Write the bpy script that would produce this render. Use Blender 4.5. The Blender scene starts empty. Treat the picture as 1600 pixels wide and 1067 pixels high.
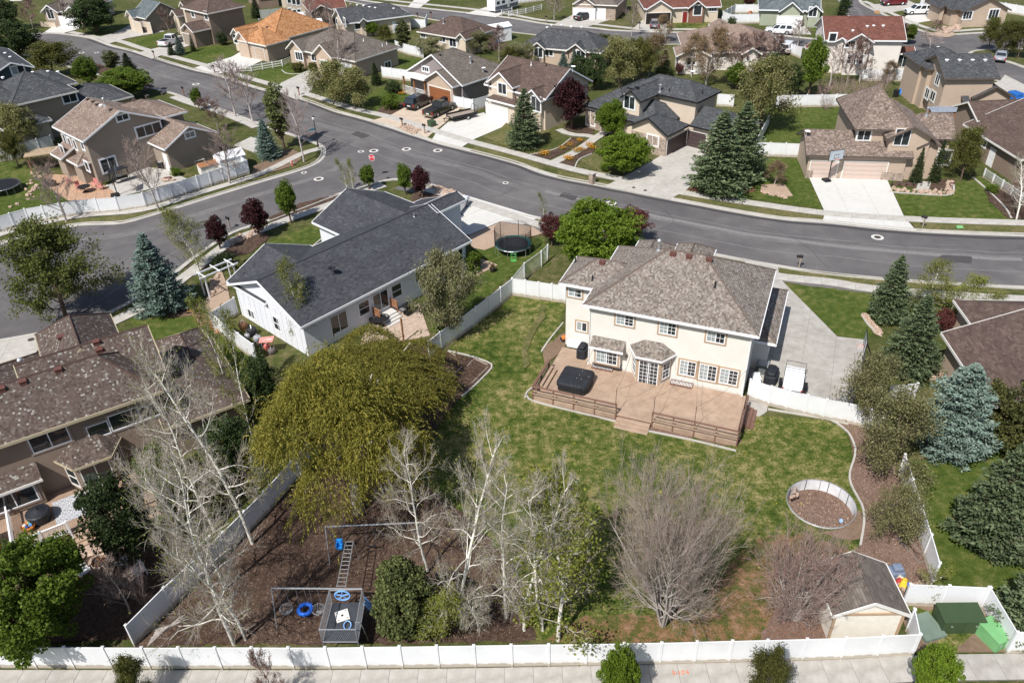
import bpy,math,random
import numpy as np
from mathutils import Vector,Matrix,noise
random.seed(7)
PI=math.pi
sc=bpy.context.scene
COL=sc.collection
# camera
CH=38.0;FPX=1244.0;PITCH=math.radians(34.17);ROLL=math.radians(-1.79);CX,CY=800.0,533.5
_f=np.array([0,math.cos(PITCH),-math.sin(PITCH)]);_rt=np.array([1.0,0,0]);_up=np.cross(_rt,_f)
CR=math.cos(ROLL)*_rt+math.sin(ROLL)*_up;CU=-math.sin(ROLL)*_rt+math.cos(ROLL)*_up;CF=_f
CP=np.array([0,0,CH])
cam=bpy.data.cameras.new('camera');cam.sensor_width=36;cam.lens=FPX/1600*36;cam.clip_start=1;cam.clip_end=3000
camo=bpy.data.objects.new('camera',cam);COL.objects.link(camo)
camo.matrix_world=Matrix(((CR[0],CU[0],-CF[0],0),(CR[1],CU[1],-CF[1],0),(CR[2],CU[2],-CF[2],CH),(0,0,0,1)))
sc.camera=camo
# light
SUN_AZ=math.radians(56);SUN_EL=math.radians(52)
w=bpy.data.worlds.new('World');sc.world=w;w.use_nodes=True
nt=w.node_tree;bg=nt.nodes['Background'];sky=nt.nodes.new('ShaderNodeTexSky');sky.sky_type='NISHITA'
sky.sun_disc=False;sky.sun_elevation=SUN_EL;sky.sun_rotation=math.atan2(-math.cos(SUN_AZ),-math.sin(SUN_AZ))%(2*PI)
sky.air_density=1.0;sky.dust_density=1.2;sky.ozone_density=1.0
nt.links.new(sky.outputs[0],bg.inputs[0]);bg.inputs[1].default_value=0.095
sl=bpy.data.lights.new('sun','SUN');sl.energy=5.0;sl.angle=math.radians(0.5);sl.color=(1.0,0.96,0.905)
so=bpy.data.objects.new('sun',sl);COL.objects.link(so);so.location=(-30,-30,80)
_d=Vector((math.cos(SUN_AZ)*math.cos(SUN_EL),math.sin(SUN_AZ)*math.cos(SUN_EL),-math.sin(SUN_EL)))
so.rotation_euler=_d.to_track_quat('-Z','Y').to_euler()
sc.view_settings.view_transform='Standard';sc.view_settings.look='None';sc.view_settings.exposure=0.20
sc.view_settings.gamma=1;sc.view_settings.use_curve_mapping=False
sc.render.engine='CYCLES'
sc.cycles.max_bounces=6;sc.cycles.diffuse_bounces=3;sc.cycles.transparent_max_bounces=8
# a pixel of the photograph as a point at height z
def G(x,y,z=0.0):
 d=CR*(x-CX)/FPX-CU*(y-CY)/FPX+CF
 return CP+d*((z-CH)/d[2])
def proj(p):
 v=np.asarray(p,float)-CP;k=v@CF
 return CX+FPX*(v@CR)/k,CY-FPX*(v@CU)/k,k
def ray_plane(px,py,P,n):
 d=CR*(px-CX)/FPX-CU*(py-CY)/FPX+CF
 return CP+d*(((P-CP)@n)/(d@n))
def g2(p,z=0.0):
 q=G(p[0],p[1],z);return(q[0],q[1])
# materials
MATS={}
def nodes_of(name):
 m=bpy.data.materials.new(name);m.use_nodes=True
 t=m.node_tree;b=t.nodes['Principled BSDF']
 return m,t,b
def lk(t,a,b):t.links.new(a,b)
def N(t,kind,**kw):
 n=t.nodes.new(kind)
 for k,v in kw.items():
  if hasattr(n,k):setattr(n,k,v)
  else:n.inputs[k].default_value=v
 return n
def ramp(t,fac,stops,interp='LINEAR'):
 r=t.nodes.new('ShaderNodeValToRGB');r.color_ramp.interpolation=interp
 e=r.color_ramp.elements
 while len(e)<len(stops):e.new(0.5)
 for i,(p,c)in enumerate(stops):
  e[i].position=p;e[i].color=(*c,1)if len(c)==3 else c
 lk(t,fac,r.inputs[0]);return r.outputs[0]
def mixc(t,fac,a,b,mode='MIX'):
 m=t.nodes.new('ShaderNodeMix');m.data_type='RGBA';m.blend_type=mode
 for sock,v in((m.inputs[0],fac),(m.inputs[6],a),(m.inputs[7],b)):
  if hasattr(v,'is_output'):lk(t,v,sock)
  elif isinstance(v,(int,float)):sock.default_value=v
  else:sock.default_value=(*v,1)
 return m.outputs[2]
def mat(name,c,rough=0.8,var=0.15,scale=3.0,bump=0.0,bscale=60,c2=None,metal=0.0,spec=0.3,detail=6):
 """plain colour with uneven tone: coarse blotches plus fine grain"""
 if name in MATS:return MATS[name]
 m,t,b=nodes_of(name)
 tc=N(t,'ShaderNodeTexCoord')
 n1=N(t,'ShaderNodeTexNoise',Scale=scale,Detail=float(detail),Roughness=0.62);lk(t,tc.outputs['Object'],n1 .inputs['Vector'])
 lo=tuple(max(0,v*(1-var))for v in c);hi=tuple(min(1,v*(1+var))for v in(c2 or c))
 col=ramp(t,n1 .outputs[0],[(0.32,lo),(0.68,hi)])
 lk(t,col,b.inputs['Base Color'])
 b.inputs['Roughness'].default_value=rough;b.inputs['Metallic'].default_value=metal
 b.inputs['Specular IOR Level'].default_value=spec
 if bump:
  n2=N(t,'ShaderNodeTexNoise',Scale=float(bscale),Detail=3.0);lk(t,tc.outputs['Object'],n2 .inputs['Vector'])
  bp=N(t,'ShaderNodeBump',Strength=bump,Distance=0.03);lk(t,n2 .outputs[0],bp.inputs['Height']);lk(t,bp.outputs[0],b.inputs['Normal'])
 MATS[name]=m;return m
def shingle(name,cols,tab=0.24,row=0.15,patch=0.35):
 """asphalt shingles: every tab its own tone, courses with a shadow lip; UV in metres"""
 if name in MATS:return MATS[name]
 m,t,b=nodes_of(name)
 uv=N(t,'ShaderNodeUVMap');sp=N(t,'ShaderNodeSeparateXYZ');lk(t,uv.outputs[0],sp.inputs[0])
 def mth(op,a,b_=None,c_=None):
  n=N(t,'ShaderNodeMath',operation=op)
  for i,v in enumerate((a,b_,c_)):
   if v is None:continue
   if hasattr(v,'is_output'):lk(t,v,n.inputs[i])
   else:n.inputs[i].default_value=v
  return n.outputs[0]
 rv=mth('DIVIDE',sp.outputs[1],row);r=mth('FLOOR',rv)
 wn0=N(t,'ShaderNodeTexWhiteNoise',noise_dimensions='1D');lk(t,r,wn0 .inputs['W'])
 cu=mth('FLOOR',mth('ADD',mth('DIVIDE',sp.outputs[0],tab),mth('MULTIPLY',wn0 .outputs[0],7.0)))
 cb=N(t,'ShaderNodeCombineXYZ');lk(t,cu,cb.inputs[0]);lk(t,r,cb.inputs[1])
 wn=N(t,'ShaderNodeTexWhiteNoise',noise_dimensions='2D');lk(t,cb.outputs[0],wn.inputs['Vector'])
 nz=N(t,'ShaderNodeTexNoise',Scale=0.55,Detail=3.0);lk(t,uv.outputs[0],nz.inputs['Vector'])
 f=mth('ADD',mth('MULTIPLY',wn.outputs[0],1-patch),mth('MULTIPLY',nz.outputs[0],patch))
 k=len(cols)
 base=ramp(t,f,[((i+0.0)/k,c)for i,c in enumerate(cols)],'CONSTANT')
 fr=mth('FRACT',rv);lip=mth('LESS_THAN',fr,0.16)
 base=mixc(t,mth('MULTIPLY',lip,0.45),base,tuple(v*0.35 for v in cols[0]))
 gr=N(t,'ShaderNodeTexNoise',Scale=0.9,Detail=5.0);lk(t,uv.outputs[0],gr.inputs['Vector'])
 base=mixc(t,1.0,base,ramp(t,gr.outputs[0],[(0.3,(0.86,0.85,0.84)),(0.7,(1.12,1.1,1.08))]),'MULTIPLY')
 lk(t,base,b.inputs['Base Color']);b.inputs['Roughness'].default_value=0.9;b.inputs['Specular IOR Level'].default_value=0.2
 bp=N(t,'ShaderNodeBump',Strength=0.6,Distance=0.02);lk(t,mth('ADD',mth('MULTIPLY',fr,-1.0),mth('MULTIPLY',wn.outputs[0],0.4)),bp.inputs['Height'])
 lk(t,bp.outputs[0],b.inputs['Normal'])
 MATS[name]=m;return m
def leafmat(name,c1,c2,trans=0.35,rough=0.65):
 if name in MATS:return MATS[name]
 m,t,b=nodes_of(name)
 ge=N(t,'ShaderNodeNewGeometry');oi=N(t,'ShaderNodeObjectInfo')
 col=ramp(t,ge.outputs['Random Per Island'],[(0.0,c1),(1.0,c2)])
 hs=N(t,'ShaderNodeHueSaturation');lk(t,col,hs.inputs['Color'])
 mr=N(t,'ShaderNodeMapRange');mr.inputs[3].default_value=0.8;mr.inputs[4].default_value=1.2;lk(t,oi.outputs['Random'],mr.inputs[0]);lk(t,mr.outputs[0],hs.inputs['Value'])
 lk(t,hs.outputs[0],b.inputs['Base Color']);b.inputs['Roughness'].default_value=rough;b.inputs['Specular IOR Level'].default_value=0.25
 tr=N(t,'ShaderNodeBsdfTranslucent');lk(t,hs.outputs[0],tr.inputs[0])
 mx=N(t,'ShaderNodeMixShader');mx.inputs[0].default_value=trans
 lk(t,b.outputs[0],mx.inputs[1]);lk(t,tr.outputs[0],mx.inputs[2])
 out=[n for n in t.nodes if n.type=='OUTPUT_MATERIAL'][0];lk(t,mx.outputs[0],out.inputs[0])
 MATS[name]=m;return m
def groundmat(name,stops,s1=0.35,s2=2.4,s3=14,w2=0.45,w3=0.35,bump=0.5,dist=0.06,speck=None,streak=None):
 """layered noise from metre-wide patches to fine grain"""
 if name in MATS:return MATS[name]
 m,t,b=nodes_of(name)
 tc=N(t,'ShaderNodeTexCoord');src=tc.outputs['Object']
 if streak:
  mp=N(t,'ShaderNodeMapping');mp.inputs['Rotation'].default_value[2]=streak[0];mp.inputs['Scale'].default_value=(1,streak[1],1)
  lk(t,src,mp.inputs[0]);src=mp.outputs[0]
 ns=[]
 for s,d in((s1,3.0),(s2,4.0),(s3,5.0)):
  n=N(t,'ShaderNodeTexNoise',Scale=float(s),Detail=d,Roughness=0.6);lk(t,src,n.inputs['Vector']);ns.append(n.outputs[0])
 def mth(op,a,b_):
  n=N(t,'ShaderNodeMath',operation=op)
  for i,v in enumerate((a,b_)):
   if hasattr(v,'is_output'):lk(t,v,n.inputs[i])
   else:n.inputs[i].default_value=v
  return n.outputs[0]
 w1=1-w2-w3
 f=mth('ADD',mth('ADD',mth('MULTIPLY',ns[0],w1),mth('MULTIPLY',ns[1],w2)),mth('MULTIPLY',ns[2],w3))
 col=ramp(t,f,stops)
 if speck:
  vo=N(t,'ShaderNodeTexVoronoi',Scale=float(speck[1]));lk(t,src,vo.inputs['Vector'])
  lt=mth('LESS_THAN',vo.outputs['Distance'],speck[2]);col=mixc(t,lt,col,speck[0])
 lk(t,col,b.inputs['Base Color']);b.inputs['Roughness'].default_value=0.95;b.inputs['Specular IOR Level'].default_value=0.15
 bp=N(t,'ShaderNodeBump',Strength=bump,Distance=dist);lk(t,mth('ADD',ns[1],ns[2]),bp.inputs['Height']);lk(t,bp.outputs[0],b.inputs['Normal'])
 MATS[name]=m;return m
M_fence,_t,_b=nodes_of('fence vinyl');_tc=N(_t,'ShaderNodeTexCoord');_sp=N(_t,'ShaderNodeSeparateXYZ');lk(_t,_tc.outputs['Object'],_sp.inputs[0])
_n=N(_t,'ShaderNodeTexNoise',Scale=2.2,Detail=6.0);lk(_t,_tc.outputs['Object'],_n.inputs['Vector']);_a=N(_t,'ShaderNodeMath',operation='MULTIPLY_ADD');lk(_t,_n.outputs[0],_a.inputs[0]);_a.inputs[1].default_value=-0.5;lk(_t,_sp.outputs[2],_a.inputs[2])
_r=ramp(_t,_a.outputs[0],[(0.0,(0.45,0.40,0.33)),(0.12,(0.72,0.72,0.71)),(0.5,(0.77,0.78,0.80))]);_n2=N(_t,'ShaderNodeTexNoise',Scale=0.7,Detail=3.0);lk(_t,N(_t,'ShaderNodeNewGeometry').outputs['Position'],_n2 .inputs['Vector'])
lk(_t,mixc(_t,1.0,_r,ramp(_t,_n2 .outputs[0],[(0.3,(0.90,0.90,0.90)),(0.7,(1,1,1))]),'MULTIPLY'),_b.inputs['Base Color']);_b.inputs['Roughness'].default_value=0.5
M_white=mat('white vinyl',(0.80,0.81,0.83),0.45,0.03,1.5)
M_trim=mat('painted trim',(0.72,0.70,0.66),0.6,0.04)
M_trimtan=mat('tan trim',(0.42,0.30,0.20),0.7,0.06)
M_brown=mat('brown fascia',(0.10,0.08,0.07),0.6,0.1)
M_glass,_t,_b=nodes_of('window glass');_b.inputs['Base Color'].default_value=(0.022,0.028,0.032,1);_b.inputs['Roughness'].default_value=0.06;_b.inputs['Specular IOR Level'].default_value=0.7
M_blind=mat('pale blind behind glass',(0.30,0.34,0.34),0.15,0.25,6,spec=0.6)
M_metal=mat('galvanised steel',(0.55,0.56,0.58),0.35,0.08,8,metal=0.7)
M_dark=mat('black plastic',(0.018,0.018,0.02),0.5,0.2)
M_black=mat('black steel',(0.02,0.02,0.022),0.4,0.2,metal=0.3)
M_rubber=mat('tyre rubber',(0.02,0.02,0.02),0.8,0.2)
M_rust=mat('red roof vent paint',(0.13,0.055,0.045),0.6,0.15)
M_wood=mat('stained cedar',(0.30,0.14,0.07),0.6,0.25,5)
M_greywood=mat('weathered wood',(0.30,0.25,0.21),0.8,0.25,5)
M_deck=mat('rosy deck boards',(0.35,0.25,0.182),0.45,0.12,1.3,c2=(0.39,0.285,0.21))
M_deckdark=mat('dark deck rail',(0.17,0.095,0.07),0.55,0.15,3)
M_conc=groundmat('concrete',[(0.34,(0.33,0.31,0.28)),(0.5,(0.43,0.41,0.375)),(0.66,(0.51,0.49,0.45))],0.3,1.7,22,0.35,0.3,0.15,0.01)
M_concgrey=groundmat('grey concrete',[(0.35,(0.27,0.25,0.225)),(0.5,(0.37,0.35,0.32)),(0.64,(0.46,0.44,0.41))],0.35,1.5,20,0.4,0.3,0.15,0.01)
M_conclight=groundmat('new concrete',[(0.3,(0.50,0.49,0.46)),(0.7,(0.62,0.61,0.58))],0.3,1.5,20,0.4,0.3,0.1,0.01)
M_joint=mat('concrete joint',(0.17,0.155,0.14),0.95,0.2)
M_grass=groundmat('lawn grass',[(0.40,(0.028,0.052,0.007)),(0.462,(0.060,0.088,0.014)),(0.515,(0.115,0.125,0.031)),(0.60,(0.28,0.235,0.105))],0.16,1.5,7,0.42,0.33,1.0,0.10)
M_grassgreen=groundmat('watered grass',[(0.38,(0.032,0.055,0.008)),(0.49,(0.060,0.088,0.015)),(0.56,(0.10,0.115,0.028)),(0.64,(0.19,0.17,0.07))],0.2,1.6,10,0.4,0.35,0.8,0.06)
M_grassdry=groundmat('dry strip grass',[(0.33,(0.05,0.075,0.016)),(0.48,(0.10,0.105,0.035)),(0.62,(0.21,0.165,0.085))],0.4,2.2,14,0.4,0.35,0.8,0.06)
M_bark=groundmat('bark mulch',[(0.36,(0.03,0.019,0.014)),(0.5,(0.085,0.053,0.039)),(0.62,(0.20,0.14,0.105))],0.3,4,22,0.3,0.5,1.0,0.08,speck=((0.42,0.36,0.31),7.0,0.10))
M_barkred=groundmat('chip mulch',[(0.3,(0.09,0.05,0.035)),(0.5,(0.20,0.13,0.10)),(0.7,(0.34,0.25,0.20))],0.5,6,24,0.3,0.5,1.0,0.06,speck=((0.5,0.42,0.36),8.0,0.10))
M_soil=groundmat('bare soil',[(0.3,(0.12,0.08,0.055)),(0.7,(0.27,0.19,0.135))],0.4,4,20,0.4,0.35,0.7,0.05)
M_gravel=groundmat('tan gravel',[(0.3,(0.27,0.19,0.135)),(0.5,(0.42,0.31,0.23)),(0.7,(0.56,0.44,0.35))],0.5,6,30,0.25,0.55,0.9,0.05)
M_mottle=groundmat('thin grass over rusty soil',[(0.38,(0.05,0.07,0.015)),(0.47,(0.10,0.10,0.03)),(0.53,(0.21,0.12,0.065)),(0.62,(0.30,0.21,0.14))],0.35,1.8,10,0.4,0.3,1.0,0.08)
M_ground=groundmat('open ground',[(0.36,(0.032,0.052,0.011)),(0.5,(0.075,0.085,0.024)),(0.63,(0.18,0.145,0.08))],0.12,1.5,9,0.4,0.3,0.9,0.1)
M_asphalt=groundmat('asphalt',[(0.36,(0.088,0.083,0.086)),(0.5,(0.122,0.115,0.117)),(0.63,(0.165,0.157,0.155))],0.09,0.45,35,0.3,0.3,0.3,0.01)
M_seam=mat('pale asphalt seam',(0.19,0.185,0.182),0.9,0.25,6)
M_crack=mat('sealed crack',(0.055,0.052,0.052),0.8,0.3,6)
M_rock=mat('tan rock',(0.42,0.31,0.24),0.9,0.35,2.5,bump=0.5,bscale=12)
M_redrock=mat('orange sandstone',(0.42,0.20,0.11),0.9,0.3,2.5,bump=0.5,bscale=12)
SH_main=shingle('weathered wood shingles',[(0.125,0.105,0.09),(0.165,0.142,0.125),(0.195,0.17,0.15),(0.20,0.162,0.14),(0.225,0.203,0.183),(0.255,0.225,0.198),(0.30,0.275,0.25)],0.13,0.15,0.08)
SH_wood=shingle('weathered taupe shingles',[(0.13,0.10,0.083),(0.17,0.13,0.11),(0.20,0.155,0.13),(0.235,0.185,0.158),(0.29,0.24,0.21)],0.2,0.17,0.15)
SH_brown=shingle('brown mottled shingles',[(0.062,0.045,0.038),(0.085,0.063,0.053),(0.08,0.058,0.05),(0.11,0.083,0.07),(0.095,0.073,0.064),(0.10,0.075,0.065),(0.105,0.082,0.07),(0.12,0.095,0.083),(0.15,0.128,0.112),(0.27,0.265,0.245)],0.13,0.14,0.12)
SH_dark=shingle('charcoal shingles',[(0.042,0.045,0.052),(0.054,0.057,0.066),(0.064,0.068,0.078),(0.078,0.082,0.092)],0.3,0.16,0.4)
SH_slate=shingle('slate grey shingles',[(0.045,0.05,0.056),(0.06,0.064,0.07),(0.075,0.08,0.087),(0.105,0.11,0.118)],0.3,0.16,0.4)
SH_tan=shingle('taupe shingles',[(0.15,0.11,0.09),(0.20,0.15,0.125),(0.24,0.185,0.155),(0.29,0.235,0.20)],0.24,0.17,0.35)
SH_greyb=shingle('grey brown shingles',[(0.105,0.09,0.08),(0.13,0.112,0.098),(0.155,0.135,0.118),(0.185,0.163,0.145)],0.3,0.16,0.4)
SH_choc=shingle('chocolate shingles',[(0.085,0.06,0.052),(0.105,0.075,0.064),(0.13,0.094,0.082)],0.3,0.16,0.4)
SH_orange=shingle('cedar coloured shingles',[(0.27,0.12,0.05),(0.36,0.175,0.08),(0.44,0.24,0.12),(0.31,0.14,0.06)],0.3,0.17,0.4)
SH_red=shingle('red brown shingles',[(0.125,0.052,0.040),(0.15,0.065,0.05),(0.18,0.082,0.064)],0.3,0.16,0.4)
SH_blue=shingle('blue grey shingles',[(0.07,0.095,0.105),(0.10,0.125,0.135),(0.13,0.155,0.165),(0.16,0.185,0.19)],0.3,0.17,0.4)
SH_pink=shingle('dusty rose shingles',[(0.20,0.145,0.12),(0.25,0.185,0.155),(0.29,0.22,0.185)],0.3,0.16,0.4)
W_cream=mat('cream stucco',(0.69,0.67,0.62),0.85,0.05,0.7,0.2,40)
W_greige=mat('greige stucco',(0.30,0.245,0.20),0.85,0.06,0.6,0.2,40)
W_brownst=mat('brown stucco',(0.25,0.19,0.15),0.85,0.06,0.6,0.2,40)
W_tan=mat('tan stucco',(0.46,0.36,0.28),0.85,0.06,0.6,0.2,40)
W_sand=mat('sand stucco',(0.58,0.49,0.39),0.85,0.06,0.6,0.2,40)
W_white=mat('white siding',(0.72,0.74,0.78),0.6,0.03,0.8)
W_offwhite=mat('off white stucco',(0.72,0.67,0.62),0.85,0.04,0.8)
W_green=mat('sage siding',(0.33,0.36,0.27),0.8,0.06,0.8)
W_navy=mat('dark blue siding',(0.05,0.07,0.085),0.8,0.08,0.8)
W_brick=mat('red brown brick',(0.22,0.11,0.075),0.9,0.35,9)
W_stone=mat('stacked stone',(0.34,0.27,0.22),0.95,0.5,4,0.7,9)
W_lilac=mat('grey lap siding',(0.27,0.235,0.23),0.8,0.06,0.8)
# mesh building
class MB:
 def __init__(s):s.v=[];s.f=[];s.m=[];s.uv={}
 def face(s,pts,m=0,uv=None):
  i=len(s.v);s.v+=[tuple(map(float,p))for p in pts];s.f.append(list(range(i,i+len(pts))));s.m.append(m)
  if uv:s.uv[len(s.f)-1]=uv
 def hexa(s,b,t,m=0):
  """b, t: four bottom and four top points, anticlockwise from above"""
  i=len(s.v);s.v+=[tuple(map(float,p))for p in b]+[tuple(map(float,p))for p in t]
  for f in((3,2,1,0),(4,5,6,7),(0,1,5,4),(1,2,6,5),(2,3,7,6),(3,0,4,7)):s.f.append([i+k for k in f]);s.m.append(m)
 def box(s,x0,x1,y0,y1,z0,z1,m=0,ch=0.0):
  if ch:
   c=ch
   s.hexa([(x0,y0,z0),(x1,y0,z0),(x1,y1,z0),(x0,y1,z0)],[(x0,y0,z1-c),(x1,y0,z1-c),(x1,y1,z1-c),(x0,y1,z1-c)],m)
   s.hexa([(x0,y0,z1-c),(x1,y0,z1-c),(x1,y1,z1-c),(x0,y1,z1-c)],[(x0+c,y0+c,z1),(x1-c,y0+c,z1),(x1-c,y1-c,z1),(x0+c,y1-c,z1)],m)
   return s
  s.hexa([(x0,y0,z0),(x1,y0,z0),(x1,y1,z0),(x0,y1,z0)],[(x0,y0,z1),(x1,y0,z1),(x1,y1,z1),(x0,y1,z1)],m);return s
 def prism(s,poly,z0,z1,m=0,mt=None,shrink=0.0):
  n=len(poly);i=len(s.v)
  s.v+=[(float(p[0]),float(p[1]),z0)for p in poly]+[(float(p[0]),float(p[1]),z1)for p in poly]
  a=sum(poly[k][0]*poly[(k+1)%n][1]-poly[(k+1)%n][0]*poly[k][1]for k in range(n))
  top=list(range(i+n,i+2*n));bot=list(range(i+n-1,i-1,-1))
  if a<0:top.reverse();bot.reverse()
  s.f+=[top,bot];s.m+=[m if mt is None else mt,m]
  for k in range(n):
   q=[i+k,i+(k+1)%n,i+n+(k+1)%n,i+n+k]
   if a<0:q.reverse()
   s.f.append(q);s.m.append(m)
  return s
 def tube(s,pts,r,n=6,m=0,cap=True):
  pts=[np.array(p,float)for p in pts];rr=r if isinstance(r,(list,tuple))else[r]*len(pts)
  base=len(s.v);up=None
  for k,p in enumerate(pts):
   d=pts[min(k+1,len(pts)-1)]-pts[max(k-1,0)];d=d/(np.linalg.norm(d)+1e-9)
   if up is None:up=np.array([0,0,1.0])if abs(d[2])<0.9 else np.array([1.0,0,0])
   a=np.cross(d,up);a/=np.linalg.norm(a)+1e-9;b=np.cross(a,d);up=b
   for j in range(n):
    t=2*PI*j/n;s.v.append(tuple(p+rr[k]*(a*math.cos(t)+b*math.sin(t))))
  for k in range(len(pts)-1):
   for j in range(n):
    a0=base+k*n+j;a1=base+k*n+(j+1)%n
    s.f.append([a0,a1,a1+n,a0+n]);s.m.append(m)
  if cap:
   s.f.append([base+j for j in range(n)][::-1]);s.m.append(m);e=base+(len(pts)-1)*n
   s.f.append([e+j for j in range(n)]);s.m.append(m)
  return s
 def lathe(s,c,prof,n=12,m=0):
  """prof: (radius, z) pairs from the bottom up"""
  base=len(s.v)
  for r,z in prof:
   for j in range(n):s.v.append((c[0]+r*math.cos(2*PI*j/n),c[1]+r*math.sin(2*PI*j/n),c[2]+z))
  for k in range(len(prof)-1):
   for j in range(n):
    a0=base+k*n+j;a1=base+k*n+(j+1)%n
    s.f.append([a0,a1,a1+n,a0+n]);s.m.append(m)
  s.f.append([base+j for j in range(n)][::-1]);s.m.append(m);e=base+(len(prof)-1)*n
  s.f.append([e+j for j in range(n)]);s.m.append(m)
  return s
 def blob(s,c,r,n=7,m=0,seed=0,rough=0.25):
  """an uneven stone"""
  rng=random.Random(seed);base=len(s.v);rings=4
  for k in range(rings+1):
   th=PI*k/rings
   for j in range(n):
    ph=2*PI*j/n+0.3*k;q=1+rng.uniform(-rough,rough)
    s.v.append((c[0]+r[0]*q*math.sin(th)*math.cos(ph),c[1]+r[1]*q*math.sin(th)*math.sin(ph),c[2]-r[2]*math.cos(th)*(1 if k in(0,rings)else q)))
  for k in range(rings):
   for j in range(n):
    a0=base+k*n+j;a1=base+k*n+(j+1)%n
    s.f.append([a0,a1,a1+n,a0+n]);s.m.append(m)
  return s
 def xf(s,M):
  s.v=[tuple(M@Vector(p))for p in s.v];return s
 def mesh(s,name,mats):
  me=bpy.data.meshes.new(name);me.from_pydata(s.v,[],s.f)
  for m in(mats if isinstance(mats,(list,tuple))else[mats]):me.materials.append(m)
  me.polygons.foreach_set('material_index',s.m)
  if s.uv:
   ul=me.uv_layers.new(name='UVMap')
   for pi,uv in s.uv.items():
    p=me.polygons[pi]
    for k,li in enumerate(p.loop_indices):ul.data[li].uv=uv[k]
  me.update();return me
 def build(s,name,mats,parent=None,loc=None,rz=0.0):
  return link(name,s.mesh(name,mats),parent,loc,rz)
def link(name,me,parent=None,loc=None,rz=0.0):
 o=bpy.data.objects.new(name,me);COL.objects.link(o)
 if parent:o.parent=parent
 if loc is not None:o.location=loc
 if rz:o.rotation_euler[2]=rz
 return o
def empty(name,loc,rz=0.0,parent=None):
 o=link(name,None,parent,loc,rz);o.empty_display_size=0.3;return o
def tag(o,label=None,cat=None,group=None,kind=None):
 if label:o['label']=label
 if cat:o['category']=cat
 if group:o['group']=group
 if kind:o['kind']=kind
 return o
def thing(name,label,cat,loc,rz=0.0,group=None):return tag(empty(name,loc,rz),label,cat,group)
def struct(o,label=None,cat=None):return tag(o,label,cat,kind='structure')
def dup(o,parent=None):
 c=o.copy();COL.objects.link(c);c.parent=parent
 for ch in list(o.children):dup(ch,c)
 return c
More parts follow.
